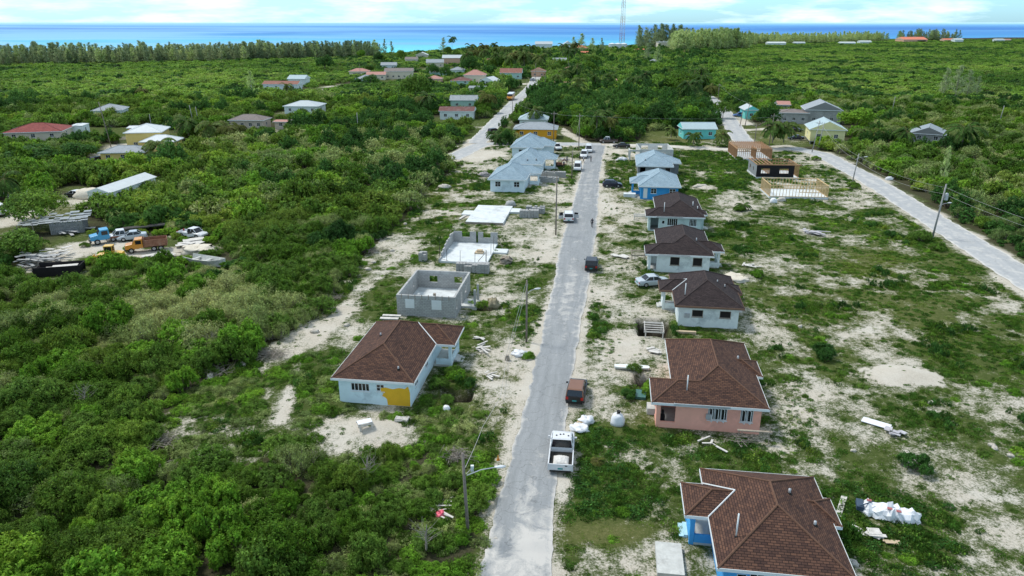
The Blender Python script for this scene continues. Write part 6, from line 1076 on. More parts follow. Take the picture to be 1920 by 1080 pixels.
    if doors:
        for x_, s in ((x3 - .55, 1), (x3 - .55, -1)) if doors == 1 else ((x3 - .5, 1), (x3 - 1.4, 1), (x3 - .5, -1)):
            q = MB(); T_ = Matrix.Translation((x_, s * hw, 0)) @ Matrix.Rotation(s * R(-62) + (math.pi if False else 0), 4, 'Z'); q.box(-.95, -.05 if s > 0 else 0, .42, 0, 0 if s > 0 else .05, base, 0, Matrix.Translation((x_, s * hw, 0)) @ Matrix.Rotation(-s * R(65), 4, 'Z')); q.box(-.8, -.04, base, -.1, -.01, base + .35, 1, Matrix.Translation((x_, s * hw, 0)) @ Matrix.Rotation(-s * R(65), 4, 'Z')); q.build('door', [pm, GLASS], e)
    return e
UP = R(90) + YAW
# white pickup nearest the camera
def near_pickup():
    e = car('white double-cab pickup with a loaded bed at the right edge of the street', (1052, 862), UP + R(1.5), PW, 'pickup', 'pickup', 'pickup_truck', 5.2, 1.95, 1.78)
    e.location = A(1053, 856); q = MB(); q.box(-2.5, -.86, .63, -.42, .86, .70); q.build('bed_liner', BLKP, e)
    for s in (-1, 1): q = MB(); q.loft([[(-.35, s * .90, 1.10), (-.35, s * .80, 1.60), (-.28, s * .80, 1.60), (-.28, s * .90, 1.10)], [(-1.0, s * .93, 1.09), (-.95, s * .92, 1.13), (-.9, s * .92, 1.13), (-.9, s * .93, 1.09)]]); q.build('sail_panel', PW, e)
    q = MB(); q.box(-2.62, -.55, .80, -2.6, -.35, .9); q.build('tailgate_handle', BLKP, e)
    for i, (x_, y_, h_) in enumerate([(-.0, -.5, .02), (.2, -.1, .02), (.15, .15, .02), (-.02, .45, .02)]): q = MB(); q.cyl((x_ + .25, y_, 1.79), (x_ + .25, y_, 1.84), .07, .07, 6); q.build('roof_light', BLKP, e)
    g = np.random.default_rng(5); n = 12; q = MB(); P_ = [[(-2.35 + 1.25 * i / n, -.62 + 1.2 * j / n, .72 + .30 * math.sin(3.14 * i / n) ** .5 * math.sin(3.14 * j / n) ** .5 + g.uniform(0, .06)) for j in range(n + 1)] for i in range(n + 1)]
    for i in range(n):
        for j in range(n): q.poly([P_[i][j], P_[i + 1][j], P_[i + 1][j + 1], P_[i][j + 1]])
    o_ = q.build('sand_load', M('sand_load_white', (.62, .60, .56), .95, .15, 6), None, True); o_.matrix_world = Matrix.Translation(e.location) @ Matrix.Rotation(e.rotation_euler.z, 4, 'Z'); tag(o_, 'pale sand bag heap lying in the bed of the white pickup', 'load')
near_pickup()
car('dark SUV with a rusty copper-brown roof parked at the kerb by the pink house', (1081, 742), UP + R(-3), PBK, 'suv', 'car', 'suv', 4.2, 1.75, 1.6, roofm=PBR)
car('small black SUV driving on the right side of the street', (1109, 502), UP, PBK, 'suv', 'car', 'suv', 4.3, 1.82, 1.62)
car('silver-blue sedan parked beside the nearest dark-roofed house', (1224, 534), R(12), PSV, 'sedan', 'car', 'sedan', 4.5, 1.78, 1.42)
car('white SUV with doors standing open, stopped left on the street beside a pole', (1066, 413), UP + R(4), PW, 'suv', 'car', 'suv', 4.4, 1.85, 1.7, doors=3)
car('dark navy hatchback parked on the sand left of the bright blue house', (1148, 350), R(-5), PNV, 'sedan', 'car', 'hatchback', 4.1, 1.72, 1.5, hatch=True)
car('black sedan parked on the sand by the crossroads', (1165, 277), R(178), PBK, 'sedan', 'car', 'sedan', 4.7, 1.8, 1.45)
car('dark grey-brown pickup parked under the palms across the crossroads', (1141, 268), R(176), PDK, 'pickup', 'pickup', 'pickup_truck', 5.2, 1.9, 1.8, roofm=PSV)
car('white van at the head of the line of vehicles, nearest the crossroads', (1104, 285), UP + R(182), PW, 'van', 'van', 'van', 4.8, 1.85, 1.95)
car('white SUV just behind the white van in the line of vehicles', (1095, 295), UP + R(178), PW, 'suv', 'car', 'suv', 4.6, 1.85, 1.75)
car('white van standing farther down the street by the people', (1083, 319), UP + R(180), PW, 'van', 'van', 'van', 4.4, 1.8, 1.9)
car('white pickup beside the corner of the farthest blue-roofed house', (1042, 280), R(-70), PW, 'pickup', 'pickup', 'pickup_truck', 5.0, 1.85, 1.75)
car('black car half hidden behind the farthest blue-roofed house', (1028, 279), R(-60), PBK, 'suv', 'car', 'suv', 4.4, 1.8, 1.6)
car('blue car at the lane by the small turquoise house', (1386, 219), R(175), PBL, 'suv', 'car', 'suv', 4.6, 1.8, 1.7)
car('dark sedan on the lawn in front of the pale yellow house', (1492, 262), R(172), PNV, 'sedan', 'car', 'sedan', 4.5, 1.78, 1.45)
car('dark car behind the palm pair on the lawn', (1492, 246), R(-40), PBK, 'sedan', 'car', 'sedan', 4.4, 1.78, 1.45)
car('dark car behind the spiky plants on the village road', (927, 250), R(40), PBK, 'suv', 'car', 'suv', 4.3, 1.75, 1.65)
car('white and black car in the dirt yard beside the long shed', (143, 369), R(160), PBK, 'sedan', 'car', 'sedan', 4.6, 1.8, 1.42, roofm=PW)
car('dark SUV beside the small yellow house', (187, 305), R(70), PNV, 'suv', 'car', 'suv', 4.4, 1.8, 1.7)
car('dark sedan at the left edge under the palm', (8, 376), R(10), PDK, 'sedan', 'car', 'sedan', 4.4, 1.78, 1.42)
car('white van at the left edge in the dirt yard', (2, 402), R(-40), PW, 'van', 'van', 'van', 4.6, 1.8, 1.95)
car('silver car at the junction at the far end of the village road', (999, 152), R(60), PSV, 'suv', 'car', 'suv', 4.5, 1.8, 1.7)
car('white wreck with bonnet up standing in the left scrub', (362, 444), R(-20), PW, 'pickup', 'wrecked car', 'wrecked_pickup', 5.0, 1.8, 1.6, doors=1)
car('white pickup wreck between the blue truck and the dump truck', (232, 448), R(-150), PW, 'pickup', 'wrecked car', 'wrecked_pickup', 5.0, 1.8, 1.65)
car('white car wreck close behind the dump truck nose', (249, 449), R(-155), PSV, 'sedan', 'wrecked car', 'wrecked_car', 4.3, 1.7, 1.45)
car('small dark car parked left of the lone palm by the village road', (905, 219), R(0), PSV, 'sedan', 'car', 'sedan', 4.2, 1.7, 1.4)
# blue cab truck, dump truck, loader, bus
def cabtruck(label, px_, ang, cabm, name, cat, dump=False):
    e = thing(name, label, cat, A(*px_), ang); s = MB(); s.prism([(.9, .75), (3.1, .75), (3.25, 1.0), (3.2, 1.55), (1.95, 1.75), (1.5, 2.55), (.15, 2.6), (.1, .9)], -1.05, 1.05); s.build('cab', cabm, e, bevel=.05)
    s = MB(); s.poly([(1.98, -.9, 1.80), (1.98, .9, 1.80), (1.56, .9, 2.48), (1.56, -.9, 2.48)]); s.build('windshield', GLASS, e)
    for y_ in (-1.062, 1.062): s = MB(); s.box(.35, y_ - .005, 1.65, 1.35, y_ + .005, 2.35); s.build('side_window', GLASS, e)
    s = MB(); s.box(3.255, -.75, .95, 3.28, .75, 1.4); s.build('grille', BLKP, e); s = MB(); s.box(3.1, -1.1, .5, 3.4, 1.1, .72); s.build('bumper', BLKP, e)
    for y_ in (-.85, .85): s = MB(); s.cyl((3.25, y_, 1.15), (3.30, y_, 1.15), .13, .13, 10); s.build('headlight', LAMP, e)
    s = MB(); s.box(-4.0, -.5, .7, 2.6, -.3, .95); s.box(-4.0, .3, .7, 2.6, .5, .95); [s.box(x_, -.3, .72, x_ + .15, .3, .93) for x_ in (-3.8, -2, -.3)]; s.build('chassis', RUST, e); wheels(e, (2.2, -1.7, -2.9) if dump else (2.2, -2.6), 2.2, .5, .32)
    if dump:
        s = MB(); s.box(-4.1, -1.25, 1.05, -.05, 1.25, 1.15); s.box(-4.1, -1.25, 1.15, -.05, -1.17, 2.35); s.box(-4.1, 1.17, 1.15, -.05, 1.25, 2.35); s.box(-.13, -1.17, 1.15, -.05, 1.17, 2.7); s.box(-4.1, -1.17, 1.15, -4.02, 1.17, 2.3)
        for i in range(6): s.box(-4.0 + i * .76, -1.31, 1.1, -3.92 + i * .76, -1.25, 2.3); s.box(-4.0 + i * .76, 1.25, 1.1, -3.92 + i * .76, 1.31, 2.3)
        s.build('dump_body', M('rust_brown', (.27, .13, .08), .9, .25, 2, stain=(.36, .24, .17), stain_amt=.3), e)
    return e
cabtruck('orange truck with a rust-brown dump body in the scrap yard', (272, 470), R(202), POR, 'dump_truck', 'truck', True).scale = (.8,) * 3
cabtruck('sky-blue truck cab with bare chassis in the scrap yard', (208, 453), R(215), PSKY, 'truck', 'truck').scale = (.88,) * 3
e = thing('wheel_loader', 'old yellow loader half sunk in bushes below the dump truck', 'loader', A(208, 488), R(190)); e.scale = (.72,) * 3; s = MB(); s.box(-1.0, -.9, .7, 2.2, .9, 1.5); s.prism([(-2.8, .7), (-1.0, .7), (-1.0, 1.9), (-2.6, 1.7)], -.8, .8); s.build('body', PYE, e, bevel=.05)
s = MB(); s.box(-.9, -.8, 3.05, .8, .8, 3.2); [s.box(x_, y_, 1.5, x_ + .1, y_ + .1, 3.05) for x_ in (-.85, .65) for y_ in (-.75, .65)]; s.box(-.85, -.75, 1.5, .75, .75, 2.0); s.build('cab', PYE, e); s = MB(); s.box(-.74, -.64, 2.0, .64, .64, 3.0); s.build('cab_glass', GLASS, e)
for y_ in (-.8, .7): s = MB(); s.cyl((1.8, y_, 1.3), (3.4, y_, .6), .12, .1, 6); s.build('loader_arm', PYE, e)
s = MB(); s.prism([(3.3, .2), (4.2, .1), (4.2, .2), (3.4, .35), (3.4, 1.1), (3.3, 1.1)], -1.3, 1.3); s.build('bucket', PYE, e); wheels(e, (1.5, -1.9), 2.3, .65, .45)
e = thing('bus', 'orange school bus with white roof on the village road', 'bus', A(958, 187), math.atan2((A(985, 174) - A(964, 193)).y, (A(985, 174) - A(964, 193)).x) + math.pi); s = MB(); s.prism([(-5, .6), (4.0, .6), (5.4, .6), (5.4, 1.5), (4.1, 1.75), (4.0, 2.2), (-5, 2.2)], -1.2, 1.2); s.build('body', POR, e, bevel=.06); s = MB(); s.prism([(-4.9, 2.2), (3.95, 2.2), (3.7, 2.75), (-4.9, 2.75)], -1.19, 1.19); s.build('window_band', GLASS, e); s = MB(); s.prism([(-5, 2.75), (3.8, 2.75), (3.5, 3.05), (-4.8, 3.05)], -1.22, 1.22); s.build('roof', PW, e, bevel=.08); s = MB(); s.poly([(4.12, -1.0, 1.8), (4.12, 1.0, 1.8), (3.86, 1.0, 2.7), (3.86, -1.0, 2.7)]); s.build('windshield', GLASS, e); s = MB(); s.box(5.4, -1.2, .45, 5.6, 1.2, .75); s.build('bumper', BLKP, e); wheels(e, (4.2, -3.0), 2.4, .48, .3)
for y_ in (-.9, .9): s = MB(); s.cyl((5.4, y_, 1.1), (5.46, y_, 1.1), .15, .15, 10); s.build('headlight', LAMP, e)

# ------------------------------------------------------------------ people
def person(label, px_, ang, shirt, trousers, skin=(.16, .08, .05), step=.16, h=1.76, arm=0.1, group=None):
    p = A(*px_); k = h / 1.76; V = []; E_ = []; Rr = []
    def add(par, co, r):
        V.append(co); Rr.append(r)
        if par is not None: E_.append((par, len(V) - 1))
        return len(V) - 1
    pel = add(None, (0, 0, .95), .145); wst = add(pel, (0, 0, 1.10), .125); ch = add(wst, (.01, 0, 1.32), .15); nk0 = add(ch, (0, 0, 1.47), .075); nk = add(nk0, (.01, 0, 1.53), .055); hd = add(nk, (.02, 0, 1.62), .085); ht = add(hd, (.015, 0, 1.70), .07); nose = add(hd, (.11, 0, 1.615), .018)
    for s in (-1, 1):
        f_ = step * s; hp = add(pel, (0, s * .10, .88), .10); kn = add(hp, (f_ * .6 + .03, s * .11, .50), .062); an = add(kn, (f_ - .02, s * .11, .10), .042); add(an, (f_ + .13, s * .12, .04), .04)
        sh = add(ch, (0, s * .19, 1.42), .065); el = add(sh, (-f_ * .4 - .02, s * .25, 1.14), .042); wr_ = add(el, (-f_ * .7 + arm, s * .25, .90), .03); pm_ = add(wr_, (-f_ * .7 + arm + .02, s * .25, .82), .034)
        for j in range(4): add(pm_, (-f_ * .7 + arm + .045 - .022 * j, s * .25, .735 + .006 * abs(j - 1.3)), .0085)
        add(pm_, (-f_ * .7 + arm + .06, s * .23, .79), .010)
    import bmesh
    me = bpy.data.meshes.new('person'); me.from_pydata([(a * k, b * k, c * k) for a, b, c in V], E_, []); ob = bpy.data.objects.new('person', me); COL.objects.link(ob)
    ob.modifiers.new('skin', 'SKIN').use_smooth_shade = True; sb = ob.modifiers.new('sub', 'SUBSURF'); sb.levels = 1
    bm = bmesh.new(); bm.from_mesh(me); lay = bm.verts.layers.skin.verify(); bm.verts.ensure_lookup_table()
    for v, r_ in zip(bm.verts, Rr): v[lay].radius = (r_ * k, r_ * k * (.72 if r_ > .11 else 1))
    bm.verts[0][lay].use_root = True; bm.to_mesh(me); bm.free()
    dg = bpy.context.evaluated_depsgraph_get(); nm = bpy.data.meshes.new_from_object(ob.evaluated_get(dg)); ob.modifiers.clear(); ob.data = nm; nm.name = 'person'
    nm.materials.clear()
    for c_, n_ in ((skin, 'skin'), (shirt, 'shirt'), (trousers, 'trousers'), ((.012, .01, .01), 'hair'), ((.02, .02, .017), 'shoes')): nm.materials.append(M('%s_%.2f_%.2f' % (n_, c_[0], c_[2]), c_, .8))
    for f in nm.polygons:
        z = f.center.z / k; y_ = abs(f.center.y) / k; x_ = f.center.x / k
        f.material_index = 4 if z < .09 else 2 if (z < .97 and y_ < .215) else 1 if (z < 1.47 and (z > 1.18 or y_ < .2)) else 3 if (z > 1.66 or (z > 1.55 and x_ < -.02)) else 0
    ob.location = p; ob.rotation_euler = (0, 0, ang); return tag(ob, label, 'person', group)
person('person in dark clothes walking alone along the middle of the street', (1110, 427), UP, (.02, .02, .03), (.02, .02, .025), step=.2)
person('person in black standing on the street right of the others', (1108, 304), R(180), (.015, .015, .02), (.02, .02, .03))
person('person in a white shirt and dark trousers in front of the white SUV', (1094, 306), R(150), (.62, .62, .68), (.02, .02, .03))
person('person in dark clothes directly left of the white-shirted one', (1087, 303), R(20), (.03, .03, .05), (.02, .02, .025), step=.1)
person('person in dark blue by the orange digger and blocks near the blue-roofed houses', (1057, 315), R(-60), (.03, .04, .10), (.02, .02, .03))
person('person in grey in the yard behind the digger', (1063, 305), R(90), (.18, .19, .22), (.03, .03, .04), step=.08)
person('person in red on the porch of the farthest dark-roofed house', (1231, 412), R(-80), (.35, .02, .017), (.02, .02, .03), step=.05)

# ------------------------------------------------------------------ poles, lamps, wires
POLE = M('pole_wood', (.20, .175, .15), .95, .25, 3); POLEG = M('pole_grey', (.30, .30, .29), .9, .2, 3)
def pole(label, base, top, arm=0, lamp=None, trans=False, mat=POLE, r=.13, name='utility_pole', lean=0.0, hmax=14):
    p = A(*base); h = min(hmax, max(5, zat(p, top))); e = thing(name, label, 'pole', p, 0); s = MB(); s.cyl((0, 0, -.4), (lean, 0, h), r, r * .72, 9); s.build('pole', mat, e, True); pts = [(lean, 0, h - .15)]
    if arm:
        s = MB(); s.box(lean - arm, -.06, h - .75, lean + arm, .06, h - .63); s.build('crossarm', mat, e)
        for x_ in (-arm * .9, 0.25, arm * .9): s = MB(); s.cyl((lean + x_, 0, h - .63), (lean + x_, 0, h - .42), .06, .045, 6); s.build('insulator', GREYM, e)
    if lamp is not None:
        a_, l_, dz = lamp; ca, sa = math.cos(R(a_)), math.sin(R(a_)); z0 = h - dz; s = MB(); P_ = [(0, 0, z0), (ca * l_ * .5, sa * l_ * .5, z0 + .35), (ca * l_, sa * l_, z0 + .45)]
        for q0, q1 in zip(P_[:-1], P_[1:]): s.cyl(q0, q1, .035, .03, 6)
        s.build('lamp_arm', GREYM, e); s = MB(); T_ = Matrix.Translation(P_[-1]) @ Matrix.Rotation(R(a_), 4, 'Z'); rr = []
        for u, wd, hh in ((-.05, .05, .04), (.15, .12, .08), (.45, .15, .09), (.7, .07, .04)): rr.append([tuple(T_ @ Vector((u, wd * math.cos(t), .02 + hh * math.sin(t)))) for t in np.linspace(0, 6.283, 9)[:-1]])
        s.loft(rr); s.build('lamp_head', PW, e, True)
    if trans: s = MB(); s.cyl((lean + .42, 0, h - 2.6), (lean + .42, 0, h - 1.6), .27, .27, 12); s.cyl((lean + .42, 0, h - 1.6), (lean + .42, 0, h - 1.45), .27, .12, 12); s.box(lean + .1, -.1, h - 2.2, lean + .2, .1, h - 1.9); s.build('transformer', GREYM, e)
    e['h'] = h; return e, Vector((p.x + lean, p.y, h))
def wire(a, b, label, sag=.02, r=.017, name='power_line', n=14):
    a, b = Vector(a), Vector(b); L_ = (b - a).length; s = MB(); prev = a
    for i in range(1, n + 1):
        t_ = i / n; q = a.lerp(b, t_); q.z -= 4 * sag * L_ * t_ * (1 - t_); s.cyl(prev, q, r, r, 4, cap=False); prev = q
    return solo(name, s, M('wire', (.38, .38, .36), .7), label, 'cable')
S1, t1 = pole('near wooden pole with a street lamp, bottom left of the street', (878, 1000), 850, 0, (8, 1.9, 1.7), lean=-.25)
S2, t2 = pole('wooden pole left of the street near the roofless block house', (987, 640), 525, 0, (20, .9, 1.6), r=.12)
S3, t3 = pole('wooden pole beside the white SUV with open doors', (1042, 440), 330, 0, r=.13)
S4, t4 = pole('thin pole in front of the middle blue-roofed house', (1072, 335), 284, 0)
S5, t5 = pole('tall pole beside the line of white vehicles', (1085, 283), 213, .9)
S6, t6 = pole('pole at the corner of the farthest blue-roofed house', (1038, 264), 209, .9)
S7, t7 = pole('pole on the verge between the village road and the orange house', (961, 224), 190, 0)
S8, t8 = pole('tall pole with transformer and street lamp beside the side road', (1748, 446), 345, 0, (12, 1.6, 3.6), True, POLEG, .16, lean=.5)
S9, t9 = pole('pole with street lamp at the bend of the side road', (1597, 346), 288, 0, (10, 2.0, 1.2), mat=POLEG, lean=.5)
SA, tA = pole('left pole of the pair beside the pale yellow house', (1522, 286), 226, .8, mat=POLEG, lean=1.0)
SB_, tB = pole('right pole of the pair beside the pale yellow house', (1533, 280), 230, 0, mat=POLEG, lean=.8)
SC_, tC = pole('tall pole by the palm pair at the sandy track', (1441, 277), 213, .8, lean=.5)
SD_, tD = pole('pole with lamp on the lawn right of the lane mouth', (1415, 267), 232, 0, (170, 1.8, .8))
SE_, tE = pole('pole in the verge left of the small turquoise gabled house', (1387, 237), 209, 0, lean=.5)
SF_, tF = pole('tall pole beside the small turquoise gabled house', (1396, 239), 193, 0, lean=.9)
SG_, tG = pole('distant pole beside the far end of the lane', (1346, 188), 157, .7)
for q in [('leaning dark pole in front of the small yellow house', (209, 277), 191, POLE, -1.2), ('pale pole behind the large yellow house', (285, 244), 214, POLEG, 0), ('left pole of the pair left of the beige block house', (363, 233), 197, POLEG, -.5), ('right pole of the pair left of the beige block house', (373, 233), 200, POLEG, -.3), ('pale pole beside the long rust-roofed house', (476, 191), 159, POLEG, -.4), ('pole in the scrub below the grey-white hip roof', (672, 252), 211, POLEG, 0), ('short pale pole under the spreading tree in the dirt yard', (65, 410), 384, POLEG, -.3), ('pole standing right of the bus', (988, 180), 150, POLE, 0), ('tall pole at the bend of the village road', (1004, 172), 118, POLE, 0), ('pole in the scrub right of the grey gable', (1672, 211), 181, POLEG, .3), ('pole far right in the scrub', (1872, 235), 198, POLEG, .5), ('short pole left of the bright tree by the pale yellow house', (1612, 236), 214, POLE, .3), ('short pole beside the road at the village end', (1022, 172), 140, POLE, 0), ('thin pole in the village left of the cream house', (676, 148), 120, POLE, 0)]: pole(q[0], q[1], q[2], 0, mat=q[3], lean=q[4])
off = Vector((0, 0, -.55))
wire(t8 + off, t9 + off, 'upper wire between the transformer pole and the lamp pole at the bend'); wire(t8 - Vector((0, 0, 1.6)), t9 - Vector((0, 0, 1.6)), 'lower wire between the transformer pole and the lamp pole at the bend', .024, .017)
wire(t9 + off, tA + off, 'upper wire from the bend lamp pole to the pole pair'); wire(t9 - Vector((0, 0, 1.5)), tB - Vector((0, 0, 1.2)), 'lower wire from the bend lamp pole to the pole pair', .022, .017)
far = A(2180, 640); wire(t8 + off, Vector((far.x, far.y, 9)), 'upper wire from the transformer pole out of the picture on the right'); wire(t8 - Vector((0, 0, 1.6)), Vector((far.x, far.y, 8)), 'lower wire from the transformer pole out of the picture on the right', .02, .017)
wire(tA + off, tC + off, 'wire from the pole pair to the pole by the palms'); wire(tC + off, tD + off, 'wire from the pole by the palms to the lawn lamp pole'); wire(tD, tE, 'wire from the lawn lamp pole to the lane verge pole'); wire(tF, tG, 'wire running up the lane to its distant pole', .015)
wire(t6 - Vector((0, 0, .5)), t5 - Vector((0, 0, .5)), 'wire across the crossroads between the two tall poles', .015); wire(t5 - Vector((0, 0, .5)), tC - Vector((0, 0, 1)), 'long wire from the crossroads pole to the palms pole', .012); wire(t6 - Vector((0, 0, .6)), t7, 'wire from the corner pole to the village road pole', .015)
wire(t4, t5 - Vector((0, 0, 1)), 'wire between the thin pole and the tall pole by the vehicles', .02)
# the slack cable lying in loops between the two near poles
c0 = t2 - Vector((0, 0, .4)); g1_ = A(950, 672, .3); g2_ = A(938, 745, .5); g3_ = A(905, 800, .9); g4_ = A(882, 880, 1.6)
for dx_, lb in ((-.12, 'left'), (.12, 'right')):
    o_ = Vector((dx_, 0, 0)); wire(c0 + o_, g1_ + o_, lb + ' guy cable from the pole down to the stake near the light blue house', .004, .022, 'guy_cable')
wire(g1_, g2_, 'slack cable trailing over the weeds, upper stretch', .002, .02, 'slack_cable'); wire(g2_, g3_, 'slack cable trailing over the weeds, middle stretch', .002, .02, 'slack_cable'); wire(g3_, t1 - Vector((-.1, 0, 1.2)), 'slack cable rising to the near lamp pole', .01, .02, 'slack_cable'); wire(g4_, t1 - Vector((-.2, 0, 1.6)), 'guy cable beside the near lamp pole', .004, .025, 'guy_cable')
s = MB(); s.cyl((0, 0, -.2), (0, 0, .35), .28, .24, 10); s.box(-.15, -.15, .35, .15, .15, .5); solo('cable_stake', s, WOODW, 'short grey stump that holds the guy cables', 'stake', A(951, 674))

# ------------------------------------------------------------------ things lying about
def lump(name, label, cat, px_, sz, mat, seed=1, rz=0, rough=.18, loc=None, group=None, knot=None):
    "irregular closed lump: bag, boulder, heap"
    g = np.random.default_rng(seed); nu, nv = 14, 7; rr = []
    for j in range(nv + 1):
        th = math.pi * .5 * j / nv; r_ = math.cos(th) ** .55 if j < nv else .05; z_ = math.sin(th)
        rr.append([(sz[0] * r_ * math.cos(6.283 * i / nu) * (1 + g.uniform(-rough, rough)), sz[1] * r_ * math.sin(6.283 * i / nu) * (1 + g.uniform(-rough, rough)), sz[2] * z_ * (1 + g.uniform(-rough, rough)) - (.1 if j == 0 else 0)) for i in range(nu)])
    s = MB(); s.loft(rr, 0); o_ = s.build(name, mat, None, True); o_.location = loc if loc is not None else A(*px_); o_.rotation_euler = (0, 0, rz); tag(o_, label, cat, group)
    if knot: q = MB(); q.cyl((0, 0, sz[2] * .95), (.05, 0, sz[2] * 1.25), .12, .2, 7); q.build('tie', knot, o_)
    return o_
BAG = M('white_bag', (.74, .76, .78), .55, .06, 4, bump=.3); STONE = M('limestone', (.50, .47, .41), .95, .2, 3, bump=.5); SANDM = M('sand_heap', (.62, .57, .47), .95, .12, 3, bump=.3)
lump('bulk_bag', 'full white bulk bag with dark tie standing alone by the pink house', 'bag', (1158, 794), (.62, .6, 1.0), BAG, 3, 0, .1, knot=BLKP)
lump('bulk_bag', 'slumped white bag by the street, upper one of the two touching', 'bag', (1099, 792), (.75, .55, .55), BAG, 4, .4, .3); lump('bulk_bag', 'slumped white bag by the street, lower one spilling brown scraps', 'bag', (1087, 805), (.85, .6, .45), BAG, 5, -.3, .3)
lump('scrap_heap', 'small brown heap of scraps against the white bags', 'scrap', (1088, 796), (.4, .3, .3), PLY, 6, 0, .3); lump('plastic_bag', 'white plastic bag at the street edge near the guy stake', 'bag', (973, 664), (.85, .7, .35), BAG, 7, .5, .35)
lump('white_stone', 'round white stone beside the pit of the light blue house', 'stone', (837, 768), (.32, .3, .38), BAG, 8); lump('sand_heap', 'white sand heap behind the nearest dark-roofed house', 'heap', (1380, 522), (1.8, 1.8, .45), SANDM, 9, 0, .3); lump('sand_heap', 'beige sand heap behind the black and white car', 'heap', (168, 369), (3.0, 2.4, 1.7), SANDM, 10, 0, .1); lump('sand_heap', 'sand heap right of the dump truck', 'heap', (372, 470), (3.0, 2.0, .7), SANDM, 11, 0, .3)
lump('boulder', 'white boulder right of the bright blue house in the weeds', 'boulder', (1314, 351), (1.6, .9, .6), STONE, 12); lump('boulder', 'round white lump in front of the open timber frame, left one', 'boulder', (1450, 379), (.7, .6, .8), BAG, 13, 0, .1); lump('boulder', 'white lump in front of the open timber frame, right one', 'boulder', (1465, 376), (.9, .6, .6), STONE, 14)
lump('boulder', 'grey boulder behind the bare slab', 'boulder', (957, 385), (1.0, .8, .9), CONC, 15, 0, .12); lump('rubble_mound', 'grey rubble mound at the left edge of the lots by the thicket', 'heap', (833, 352), (1.4, .9, .7), STONE, 16); lump('rubble_mound', 'white rubble by the thicket edge left of the half-built walls', 'heap', (706, 447), (.8, .6, .5), STONE, 17)
lump('tree_stump', 'grey hollow stump in the weeds between slab and street, upper one', 'stump', (950, 492), (.9, .7, .8), WOODW, 18, 0, .45); lump('tree_stump', 'pale hollow stump in front of the block house steps', 'stump', (925, 575), (.8, .6, .9), M('dry_wood', (.30, .27, .18), .95, .3, 4), 19, 0, .45)
lump('tarp_heap', 'white tarp crumpled on the grass near the crossroads', 'tarp', (1166, 300), (1.3, .9, .6), BAG, 20, 0, .35); lump('tarp_heap', 'pink plastic sheet crumpled on scrap left of the near lamp pole', 'tarp', (826, 968), (.36, .42, .4), M('pink_plastic', (.75, .14, .20), .5, .1, 4), 21, 0, .3); lump('tarp_heap', 'grey bundle behind the nearest blue-roofed house', 'bundle', (908, 330), (1.3, .8, .9), M('grey_bundle', (.33, .31, .31), .9, .3, 2), 22, 0, .3)
for i, (x_, y_, s_) in enumerate([(590, 622, .5), (650, 610, .4), (455, 685, .6), (480, 668, .5), (500, 662, .5), (395, 706, .6), (700, 492, .4), (735, 470, .4), (760, 420, .4), (690, 505, .5), (1020, 395, .3), (1700, 850, .35), (1860, 835, .3), (1745, 755, .3), (1865, 840, .3), (1895, 855, .3), (1600, 845, .25), (1580, 1010, .25), (1600, 1056, .35), (560, 610, .5), (285, 895, .7), (318, 890, .5), (270, 800, .6), (1030, 690, .12), (960, 955, .12), (1385, 905, .25), (1500, 612, .3), (1392, 730, .25), (930, 1010, .15)]):
    lump('rock', 'pale limestone rock lying loose on the lots', 'rock', (x_, y_), (s_, s_ * .7, s_ * .55), STONE, 50 + i, i, .25, group='loose limestone rocks')
def block(label, px_, sz, rz, mat=BLOCK, name='concrete_block', cat='block', group=None, hole=False):
    s = MB(); x_, y_, z_ = sz
    if hole: s.box(0, 0, -.1, x_, .12, z_); s.box(0, y_ - .12, -.1, x_, y_, z_); s.box(0, .12, -.1, .12, y_ - .12, z_); s.box(x_ - .12, .12, -.1, x_, y_ - .12, z_); s.box(.12, .12, -.1, x_ - .12, y_ - .12, z_ * .6)
    elif name == 'concrete_block':
        g = np.random.default_rng(int(x_ * 100 + px_[0])); nx__ = max(2, int(x_ / .45)); ny__ = max(2, int(y_ / .45)); nz__ = max(3, int(z_ / .22))
        for k_ in range(nz__):
            for i_ in range(nx__):
                for j_ in range(ny__):
                    if k_ >= nz__ - 1 and g.random() < .3: continue
                    u_ = i_ * x_ / nx__ + g.uniform(0, .03); v_ = j_ * y_ / ny__ + g.uniform(0, .03); s.box(u_, v_, k_ * z_ / nz__ - (.05 if k_ == 0 else 0), u_ + x_ / nx__ - .04, v_ + y_ / ny__ - .04, (k_ + 1) * z_ / nz__ - .015)
    else: s.box(0, 0, -.1, x_, y_, z_)
    return solo(name, s, mat, label, cat, A(*px_), rz, group)
for i, q in enumerate([((1008, 341), (4.6, 1.0, 1.1), 'long grey row of stacked blocks beside the nearest blue-roofed house'), ((1013, 331), (1.9, 1.2, 1.2), 'left pallet of blocks in the row behind the long one'), ((1027, 332), (1.9, 1.2, 1.2), 'middle pallet of blocks in the row behind the long one'), ((1040, 332), (2.4, 1.2, 1.2), 'right pallet of blocks in the row behind the long one'),
          ((974, 408), (1.9, 1.3, 1.3), 'front left pallet of grey blocks right of the bare slab'), ((991, 408), (1.8, 1.3, 1.3), 'front right pallet of grey blocks right of the bare slab'), ((986, 399), (3.4, 1.3, 1.2), 'rear pallet of blocks right of the bare slab'), ((785, 490), (1.1, 1.1, 1.3), 'single white block cube in the weeds left of the half-built walls'),
          ((855, 508), (1.4, 1.1, 1.1), 'left bundle of grey blocks in front of the white slab'), ((870, 510), (2.2, 1.2, 1.1), 'middle bundle of grey blocks in front of the white slab'), ((895, 512), (1.6, 1.2, 1.3), 'right bundle of grey blocks in front of the white slab')]): block(q[2], q[0], q[1], YAW + (.06 * (i % 3) - .06))
